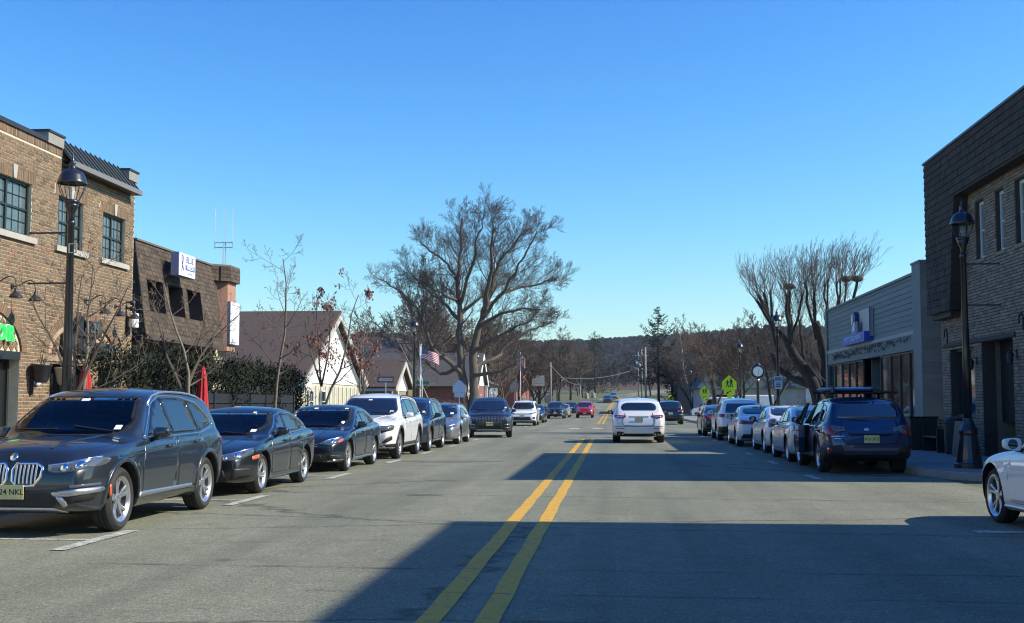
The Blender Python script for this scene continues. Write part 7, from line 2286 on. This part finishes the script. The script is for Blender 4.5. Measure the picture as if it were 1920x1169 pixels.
car(q, -5.95, 80.6, PI, 'white compact sport-utility car facing us farther up on the left', KEY)
q = sedan(paint=P_CIV, det=1, ns=24, fplate=None, bars=[('light_strip', 'F', [[(.4, .6), (.8, .70)]], .05, M_BULB, True)])
car(q, -6.05, 92.5, PI, 'dark saloon parked right behind the white compact sport-utility car', KEY)
q = suv(paint=P_CHAR, det=1, ns=24, fplate=(0, .55, ''), clad_m=M_BLK, bars=[('bumper_trim', 'F', [[(.5, .55), (.86, .35)]], .07, M_CHROME, True), ('light_strip', 'F', [[(.5, .80), (.86, .85)]], .05, M_BULB, True)])
car(q, -5.6, 118, PI, 'dark sport-utility car with chrome bumper ends parked far up on the left', KEY)
q = sedan(paint=paint('beige_paint', (.42, .38, .28), .4), det=1, ns=20, fplate=None)
car(q, -5.5, 131, PI, 'small beige car mostly hidden behind the far dark sport-utility car', KEY)
q = suv(paint=P_NAVY, det=1, ns=20, fplate=None)
car(q, -5.3, 152, PI, 'farthest dark sport-utility car parked beside the red car', KEY)
# red boxy car driving towards us
fr = [('headlight', 'F', arc(.62, .82, .13, 0, 340, 14), M_BULB, .010, True, 0), ('grille', 'F', [(-.42, .78), (.42, .78), (.42, .88), (-.42, .88)], M_BLK, .007, False),
      ('bumper_intake', 'F', [(-.70, .30), (.70, .30), (.66, .56), (-.66, .56)], M_BLK, .008, False), ('tail_light', 'B', [(.6, .8), (.84, .8), (.84, 1.0), (.6, 1.0)], M_RED, .008, True)]
q = suv(paint=P_RED, L=4.24, W=1.80, wb=2.57, fo=.83, front=fr, det=1, ns=22, fplate=(0, .46, ''), rails=None, clad=.06, lean=.22,
    top=[(0, .85), (.04, .98), (.12, 1.03), (.35, 1.06), (.9, 1.10), (1.15, 1.12), (1.28, 1.2), (1.9, 1.6), (2.1, 1.66), (2.6, 1.69), (3.4, 1.68), (3.95, 1.62), (4.05, 1.45), (4.17, 1.1), (4.22, 1.0), (4.24, .9)],
    belt=[(0, .8), (.3, .95), (1.2, 1.04), (3.0, 1.06), (4.0, 1.08), (4.24, .95)], bot=[(0, .34), (.3, .28), (1, .25), (3.4, .25), (4.0, .3), (4.24, .36)], wind=(1.2, 1.95), rearw=(3.98, 4.12), mirror=(1.6, 1.12), fin=None,
    dlo=[[(1.62, 1.1), (2.3, 1.1), (2.3, 1.55), (1.95, 1.52)], [(2.4, 1.1), (3.1, 1.1), (3.1, 1.55), (2.4, 1.56)], [(3.2, 1.15), (3.7, 1.2), (3.66, 1.5), (3.2, 1.54)]], dlo_line=None, bp=None)
car(q, -2.9, 123.8, PI, 'red boxy car driving towards us in the far left lane', None)
q = sedan(paint=P_CHAR, det=1, ns=20, fplate=None); o = car(q, -2.1 + rx(236), 236, PI, 'tiny dark car coming down the far road', None); o.location.z = zg(236) + .01
q = sedan(paint=P_SIL, det=1, ns=20, fplate=None); o = car(q, -2.0 + rx(255), 256, PI + .1, 'tiny silver car behind the dark one on the far road', None); o.location.z = zg(256) + .01

# the white sport-utility ahead of us, seen from behind
fr = [('tail_light', 'B', [(.42, 1.015), (.84, 1.045), (.90, 1.02), (.88, .95), (.66, .90), (.50, .94)], M_RED, .010, True),
      ('tail_light_inner', 'B', [(.52, .99), (.82, 1.0), (.80, .96), (.62, .945)], M_BULB, .013, True),
      ('bumper_reflector', 'B', [(.52, .535), (.84, .535), (.86, .555), (.52, .56)], M_RED, .008, True),
      ('bumper_lower', 'B', [(-.50, .26), (.50, .26), (.58, .36), (-.58, .36)], M_BLK, .008, False),
      ('exhaust_recess', 'B', [(.52, .27), (.80, .30), (.80, .44), (.56, .42)], M_BLK, .012, True),
      ('headlight', 'F', [(.44, .78), (.80, .86), (.90, .84), (.86, .75), (.6, .70), (.46, .71)], M_LENS, .008, True), ('grille', 'F', [(-.4, .5), (.4, .5), (.46, .76), (-.46, .76)], M_GLOSS, .007, False)]
bars = [('hatch_chrome', 'B', [[(-.36, .975), (.36, .975)]], .03, M_CHROME, False), ('exhaust_tip', 'B', [[(.56, .34), (.62, .34)], [(.68, .34), (.74, .34)]], .06, M_CHROME, True), ('hatch_seam', 'B', [[(.50, 1.10), (.60, .80), (.56, .66), (0, .64)]], .012, M_SEAM, True), ('bumper_line', 'B', [[(-.88, .62), (.88, .62)]], .014, M_SEAM, False)]
q = suv(paint=P_WHT, L=5.0, W=1.97, wb=3.0, fo=.92, r=.375, rim=.265, front=fr, bars=bars, rplate=(0, .87, ''), clad=None, sill=None, rearw=[(-.60, 1.20), (.60, 1.20), (.66, 1.30), (.60, 1.44), (.44, 1.49), (-.44, 1.49), (-.60, 1.44), (-.66, 1.30)], rwr=.10, rk=.18,
    top=[(0, .80), (.04, .92), (.12, .98), (.35, 1.03), (.9, 1.09), (1.32, 1.12), (1.46, 1.17), (1.66, 1.29), (2.2, 1.58), (2.45, 1.645), (2.9, 1.68), (3.4, 1.675), (4.1, 1.62), (4.5, 1.55), (4.64, 1.44), (4.84, 1.18), (4.92, 1.09), (4.97, 1.04), (5.0, .96)],
    belt=[(0, .76), (.3, .9), (1.3, 1.02), (3.0, 1.06), (4.5, 1.10), (5.0, .98)], bot=[(0, .30), (.3, .24), (1, .22), (4.0, .22), (4.7, .26), (5.0, .32)], rails=(2.3, 4.3, M_SATIN), mirror=(1.95, 1.10), mirror_m=M_GLOSS, stickers=[], tw=.265)
car(q, .93, 45.55 + 1.5, 0, 'white sport-utility car seen from behind, driving ahead in the right lane', None)
# dark car beyond it
fr = [('tail_light', 'B', [(.46, .98), (.84, 1.0), (.88, .88), (.50, .88)], M_RED, .010, True), ('tail_light_inner', 'B', [(.5, .96), (.6, .96), (.6, .90), (.5, .90)], M_BULB, .014, True), ('bumper_reflector', 'B', [(.6, .68), (.84, .68), (.84, .73), (.6, .73)], M_BULB, .012, True), ('bumper_lower', 'B', [(-.85, .3), (.85, .3), (.85, .5), (-.85, .5)], M_BLK, .008, False)]
q = suv(paint=P_CIV, det=1, ns=24, front=fr, rplate=(0, .78, ''), rails=None)
car(q, 3.95, 86.5, 0, 'dark car with lit tail lights beyond the white car ahead', None)

# right kerb: blue estate with its driver door open
fr = [('tail_light', 'B', [(.52, .99), (.80, 1.02), (.915, 1.0), (.92, .82), (.78, .79), (.52, .90)], M_RED, .010, True),
      ('tail_light_inner', 'B', [(.46, .975), (.76, .995), (.74, .89), (.48, .885)], M_LENS, .014, True),
      ('bumper_lower', 'B', [(-.90, .30), (.90, .30), (.93, .56), (.60, .62), (.50, .44), (-.50, .44), (-.60, .62), (-.93, .56)], M_BLK, .010, False),
      ('bumper_reflector', 'B', [(.76, .42), (.84, .43), (.84, .56), (.78, .54)], M_RED, .018, True),
      ('hatch_trim', 'B', [(-.42, .80), (.42, .80), (.46, .85), (-.46, .85)], M_GLOSS, .010, False),
      ('emblem', 'B', [(-.06 + .06 * math.cos(a * .6283) , .925 + .03 * math.sin(a * .6283)) for a in range(10)], M_CHROME, .012, False, 0),
      ('badge', 'B', [(-.78, .77), (-.52, .77), (-.52, .80), (-.78, .80)], M_CHROME, .010, False), ('badge', 'B', [(-.74, .72), (-.56, .72), (-.56, .75), (-.74, .75)], M_CHROME, .010, False),
      ('headlight', 'F', [(.44, .72), (.80, .80), (.88, .78), (.82, .70), (.5, .66)], M_LENS, .008, True), ('grille', 'F', [(-.4, .58), (.4, .58), (.44, .72), (-.44, .72)], M_BLK, .007, False)]
bars = [('hatch_seam', 'B', [[(.55, 1.12), (.60, .80), (.50, .64), (0, .62)]], .012, M_SEAM, True), ('rear_wiper', 'B', [[(.0, 1.10), (-.42, 1.13)]], .02, M_BLK, False)]
DOORF = [(1.36, .36), (2.46, .36), (2.52, .66), (2.52, .98), (1.46, .96), (1.34, .66)]
q = suv(paint=P_BLUE, L=4.82, W=1.84, wb=2.745, fo=.98, r=.36, rim=.235, front=fr, bars=bars, rplate=(.02, .73, 'X51 JGY'), rearw=(4.36, 4.64), clad=.06, sill=(.40, .40), rails=None, skip_doors=(('L', 0),),
    top=[(0, .74), (.04, .82), (.12, .87), (.35, .93), (.9, 1.0), (1.32, 1.04), (1.46, 1.09), (1.66, 1.21), (2.25, 1.51), (2.45, 1.57), (2.9, 1.61), (3.5, 1.61), (4.1, 1.575), (4.36, 1.53), (4.5, 1.42), (4.68, 1.13), (4.75, 1.03), (4.79, .98), (4.82, .90)],
    belt=[(0, .70), (.3, .82), (1.3, .95), (3.0, .99), (4.4, 1.04), (4.82, .92)], bot=[(0, .30), (.3, .25), (1, .23), (3.8, .23), (4.5, .30), (4.82, .38)],
    dlo=[[(2.62, 1.01), (3.42, 1.03), (3.38, 1.46), (3.05, 1.49), (2.60, 1.48)], [(3.50, 1.035), (4.22, 1.08), (4.12, 1.30), (3.95, 1.40), (3.46, 1.45)]], dlo_line=None, bp=[[(3.41, 1.03), (3.51, 1.04), (3.47, 1.45), (3.37, 1.46)]],
    doors=[DOORF, [(2.56, .36), (3.24, .38), (3.40, .64), (3.54, .88), (3.50, 1.0), (2.56, .98)]], mirror=(1.86, 1.03), wind=(1.4, 2.26), stickers=[], mirror_m=M_BLK, creases=[[(2.6, .86), (3.2, .88), (4.4, .93)]], hood=None, tw=.235)
ob = car(q, 5.26, 27.75, 0, 'blue estate car with driver door ajar and a board on its roof', KER)
B = q['_B']
# opening for the open front door and the door leaf itself
for axx, poly, m_ in (('L', [(1.66, 1.0), (2.52, 1.005), (2.50, 1.46), (2.30, 1.45), (2.08, 1.33)], M_SEAM), ('R', [(1.66, 1.0), (2.52, 1.005), (2.50, 1.46), (2.30, 1.45), (2.08, 1.33)], M_GLASS)):
    B.patch(axx, poly, .004, .1).build('door_aperture' if axx == 'L' else 'side_window', m_, ob, smooth=True)
for c in list(ob.children):
    if c.name.startswith('side_mirror') and c.data.vertices[0].co.x < 0: old_m = c
hinge, _ = B.hit('L', 1.42, .8)
dm = MB()
def D(s, z, o): return ((s - 1.42), o, z)     # leaf along +s (rearwards), o = outwards
prof = [(1.42, .36), (2.44, .36), (2.52, .70), (2.52, .98), (2.46, .985), (1.48, .965), (1.40, .70)]
dm.prism([(-0.02 + 0, 0, 0)] * 0 or [(.0 + .13 * max(0, (z - .7)) * 0, -(s - 1.42), z) for s, z in prof], (-.11, 0, 0))
leaf = dm.build('door', P_BLUE, ob)
fr_ = MB(); fr_.tube([(-.06, -.06, .97), (.08, -.62, 1.36), (.12, -.85, 1.45), (.125, -1.06, 1.46), (-.05, -1.09, .98)], .028, 6); fr_.build('window_frame', M_BLK, leaf, smooth=True)
MB().prism([(-.055, -.12, .98), (.075, -.62, 1.34), (.115, -.85, 1.43), (.12, -1.04, 1.44), (-.05, -1.06, .98)], (.006, 0, 0)).build('side_window', M_GLASS, leaf)
MB().prism([(.002, -.04, .40), (.002, -1.0, .40), (.002, -1.07, .70), (.002, -1.07, .96), (.002, -.04, .95)], (.035, 0, 0)).build('door_lining', M_BLK, leaf)
MB().tube([(-.115, -.86, .86), (-.145, -.90, .86), (-.145, -1.0, .86), (-.115, -1.04, .86)], .014, 6).build('handle', P_BLUE, leaf)
leaf.location = (hinge.x, hinge.y, 0); leaf.rotation_euler = (0, 0, -R(4.5))
old_m.parent = leaf
old_m.location = (-hinge.x - .02, -hinge.y + .18, .03)
# roof carrier with a blue board and black cross rails
rt = thing('roof_load', 'blue padded board strapped across black roof bars of the blue estate car', 'roof load', (5.26, 27.75, 0))
y0_ = B.y0
for s in (2.55, 3.75):
    MB().tube([(-.80, y0_ - s, 1.70), (.80, y0_ - s, 1.70)], .028, 6).build('roof_bar', M_BLK, rt)
    for sx in (-.66, .66): MB().b2(sx - .04, sx + .04, y0_ - s - .05, y0_ - s + .05, 1.565, 1.71).build('bar_foot', M_BLK, rt)
mb = MB(); mb.sphere((-.16, y0_ - 3.3, 1.765), .66, .95, .05, 22, 8); mb.build('board', mat('board_blue', (.05, .22, .55), .35, var=.1), rt, smooth=True)
MB().b2(.30, .74, y0_ - 3.9, y0_ - 2.6, 1.70, 1.735).build('tray', M_BLK, rt)
for x in (-.6, .25): MB().box((x, y0_ - 3.3, 1.757), (.04, 1.6, .125)).build('strap', M_BLK, rt)
# five more along the right kerb
fl = sedan()['front']
for i, (x, y, pnt, lab, kw) in enumerate((
        (5.22, 32.2, P_WARM, 'pearl white saloon parked right in front of the blue estate car', {}),
        (5.32, 37.7, P_WHT, 'white saloon parked third along the right kerb', dict(mirror_m=M_BLK)),
        (5.05, 43.1, P_WHT, 'white saloon with a wide red tail lamp parked fourth along the right kerb', {}))):
    q = sedan(paint=pnt, front=fl, rplate=(0, .72, ''), spokes=((5, 2, .03, .1), (7, 0, .04, 0), (5, 1, .035, .1))[i], rearw=(3.2, 3.95), handle_m=M_CHROME, stickers=[], **kw)
    if i == 2:
        q['front'] = [f for f in fl if f[0] != 'tail_light'] + [('tail_light', 'B', [(.30, .86), (.82, .90), (.86, .78), (.32, .76)], M_RED, .010, True)]
    car(q, x, y, 0, lab, KER)
q = suv(paint=P_WHT, det=1, L=4.55, W=1.83, wb=2.64, rearw=[(-.64, 1.10), (.64, 1.10), (.56, 1.46), (-.56, 1.46)], clad=.06, rails=(2.1, 3.9, M_WHT), front=[('tail_light', 'B', [(.30, 1.04), (.58, 1.04), (.58, .92), (.30, .92)], M_GLOSS, .012, True), ('tail_light', 'B', [(.62, 1.04), (.86, 1.05), (.88, .92), (.62, .92)], M_RED, .010, True), ('bumper_lower', 'B', [(-.88, .32), (.88, .32), (.88, .56), (-.88, .56)], M_BLK, .01, False)], rplate=(0, .8, ''))
car(q, 5.0, 50.0, 0, 'white sport-utility car with dark rear window parked fifth along the right kerb', KER)
q = sedan(paint=P_CHAR, det=1, rplate=(0, .72, ''), ns=24)
car(q, 4.85, 56.2, 0, 'dark grey saloon at the far end of the right kerb row', KER)
# white car entering at the right edge
fr = [('headlight', 'F', [(.40, .64), (.62, .72), (.84, .75), (.86, .68), (.62, .60)], M_LENS, .008, True), ('bumper_intake', 'F', [(-.52, .24), (.52, .24), (.44, .44), (-.44, .44)], M_BLK, .006, False),
      ('side_marker', 'L', [(.30, .60), (.40, .61), (.40, .64), (.31, .63)], M_LENS, .008, False), ('tail_light', 'B', [(.44, .90), (.82, .93), (.85, .80), (.46, .78)], M_RED, .008, True)]
q = sedan(paint=P_WHT, L=4.7, W=1.83, wb=2.85, fo=.82, r=.335, rim=.25, front=fr, spokes=(5, 2, .034, 0), sidestrip=[(1.2, .23), (3.3, .235), (3.3, .26), (1.2, .255)], strip_m=P_WHT, stickers=[],
    top=[(0, .60), (.04, .70), (.12, .75), (.35, .81), (.8, .90), (1.25, .965), (1.40, 1.0), (1.6, 1.09), (2.22, 1.36), (2.42, 1.415), (2.8, 1.442), (3.2, 1.41), (3.7, 1.27), (4.05, 1.115), (4.2, 1.085), (4.5, 1.07), (4.6, 1.03), (4.66, .93), (4.7, .85)], creases=[[(.7, .74), (1.5, .78), (3.0, .84)]])
car(q, 5.62, 13.98, .05, 'white saloon at the right edge, only its front wheel and bonnet showing', None)
# white vans beyond the signs
def van(x, y, rz, label, L=5.4, H=2.05, W=1.95, box=False):
    t = thing('white_van', label, 'van', (x, y, 0), rz, 'white vans parked behind the crossing signs')
    # nose towards +y
    prof = [(-L / 2, .38), (-L / 2, H - .06), (-L / 2 + .08, H), (L / 2 - 1.9, H), (L / 2 - 1.65, H - .06), (L / 2 - .85, 1.18), (L / 2 - .12, .98), (L / 2, .78), (L / 2, .38)]
    mb = MB(); n = len(prof)
    vs = []
    for k, (w_, ins) in enumerate(((-W / 2, .0), (-W / 2 + .07, .0), (W / 2 - .07, .0), (W / 2, .0))):
        for a, b in prof:
            z = b if k in (1, 2) else (b - .05 if b > 1.9 else b)
            vs.append((w_ * (1 - .10 * max(0, b - 1.1)), a, z))
    fs = []
    for k in range(3):
        for i in range(n):
            j = (i + 1) % n
            fs.append((k * n + i, k * n + j, (k + 1) * n + j, (k + 1) * n + i))
    fs += [tuple(range(n))[::-1], tuple(3 * n + i for i in range(n))]
    mb.add(vs, fs); mb.build('body', P_WHT, t, auto=30)
    for sx in (-1, 1):
        xx = sx * (W / 2 - .045)
        MB().prism([(xx, L / 2 - .95, 1.22), (xx, L / 2 - 1.60, 1.85), (xx, L / 2 - 2.3, 1.85), (xx, L / 2 - 2.3, 1.22)], (sx * .03, 0, 0)).build('side_window', M_GLASS, t)
        MB().prism([(sx * W / 2, L / 2 - 2.36, .5), (sx * W / 2, L / 2 - 2.34, .5), (sx * (W / 2 - .06), L / 2 - 2.34, 1.9), (sx * (W / 2 - .06), L / 2 - 2.36, 1.9)], (sx * .006, 0, 0)).build('door_seam', M_SEAM, t)
    MB().prism([(-.8, L / 2 - .84, 1.24), (.8, L / 2 - .84, 1.24), (.72, L / 2 - 1.58, 1.93), (-.72, L / 2 - 1.58, 1.93)], (0, .012, .012)).build('windscreen', M_GLASS, t)
    ty, rim = wheel_meshes(.34, .22, .21, (5, 1, .05, 0), M_ALLOYD)
    for yy in (L / 2 - .95, -L / 2 + 1.2):
        for sx in (-1, 1):
            o = obj('wheel', ty, t); o.location = (sx * (W / 2 - .12), yy, .34); o.rotation_euler = (0, 0, PI if sx < 0 else 0); obj('rim', rim, o)
    for sx in (-1, 1): MB().box((sx * .75, L / 2 - .02, .86), (.3, .1, .16)).build('headlight', M_LENS, t)
    MB().b2(-.95, .95, L / 2 - .02, L / 2 + .06, .38, .58).build('bumper', M_BLK, t)
    return t
van(9.9, 113, PI / 2, 'white van with a sloping bonnet pointing left behind the farther crossing sign')
van(11.6, 107, PI / 2, 'taller white van in front of the other, behind the lamp and crossing sign', 4.6, 2.2)

# ------------------------------------------------------------ thin winter air
M_HZ = bpy.data.materials.new('haze'); M_HZ.use_nodes = True
_n = M_HZ.node_tree; _n.nodes.clear()
_o = _n.nodes.new('ShaderNodeOutputMaterial'); _v = _n.nodes.new('ShaderNodeVolumePrincipled')
_v.inputs['Color'].default_value = (.80, .90, 1.0, 1); _v.inputs['Density'].default_value = .00010; _v.inputs['Anisotropy'].default_value = .2
_n.links.new(_v.outputs[0], _o.inputs['Volume'])
hz = MB().b2(-920, 920, -70, 1320, -1.2, 125).build('haze', M_HZ)
tag(hz, 'thin pale air over the whole street', None, None, 'stuff')
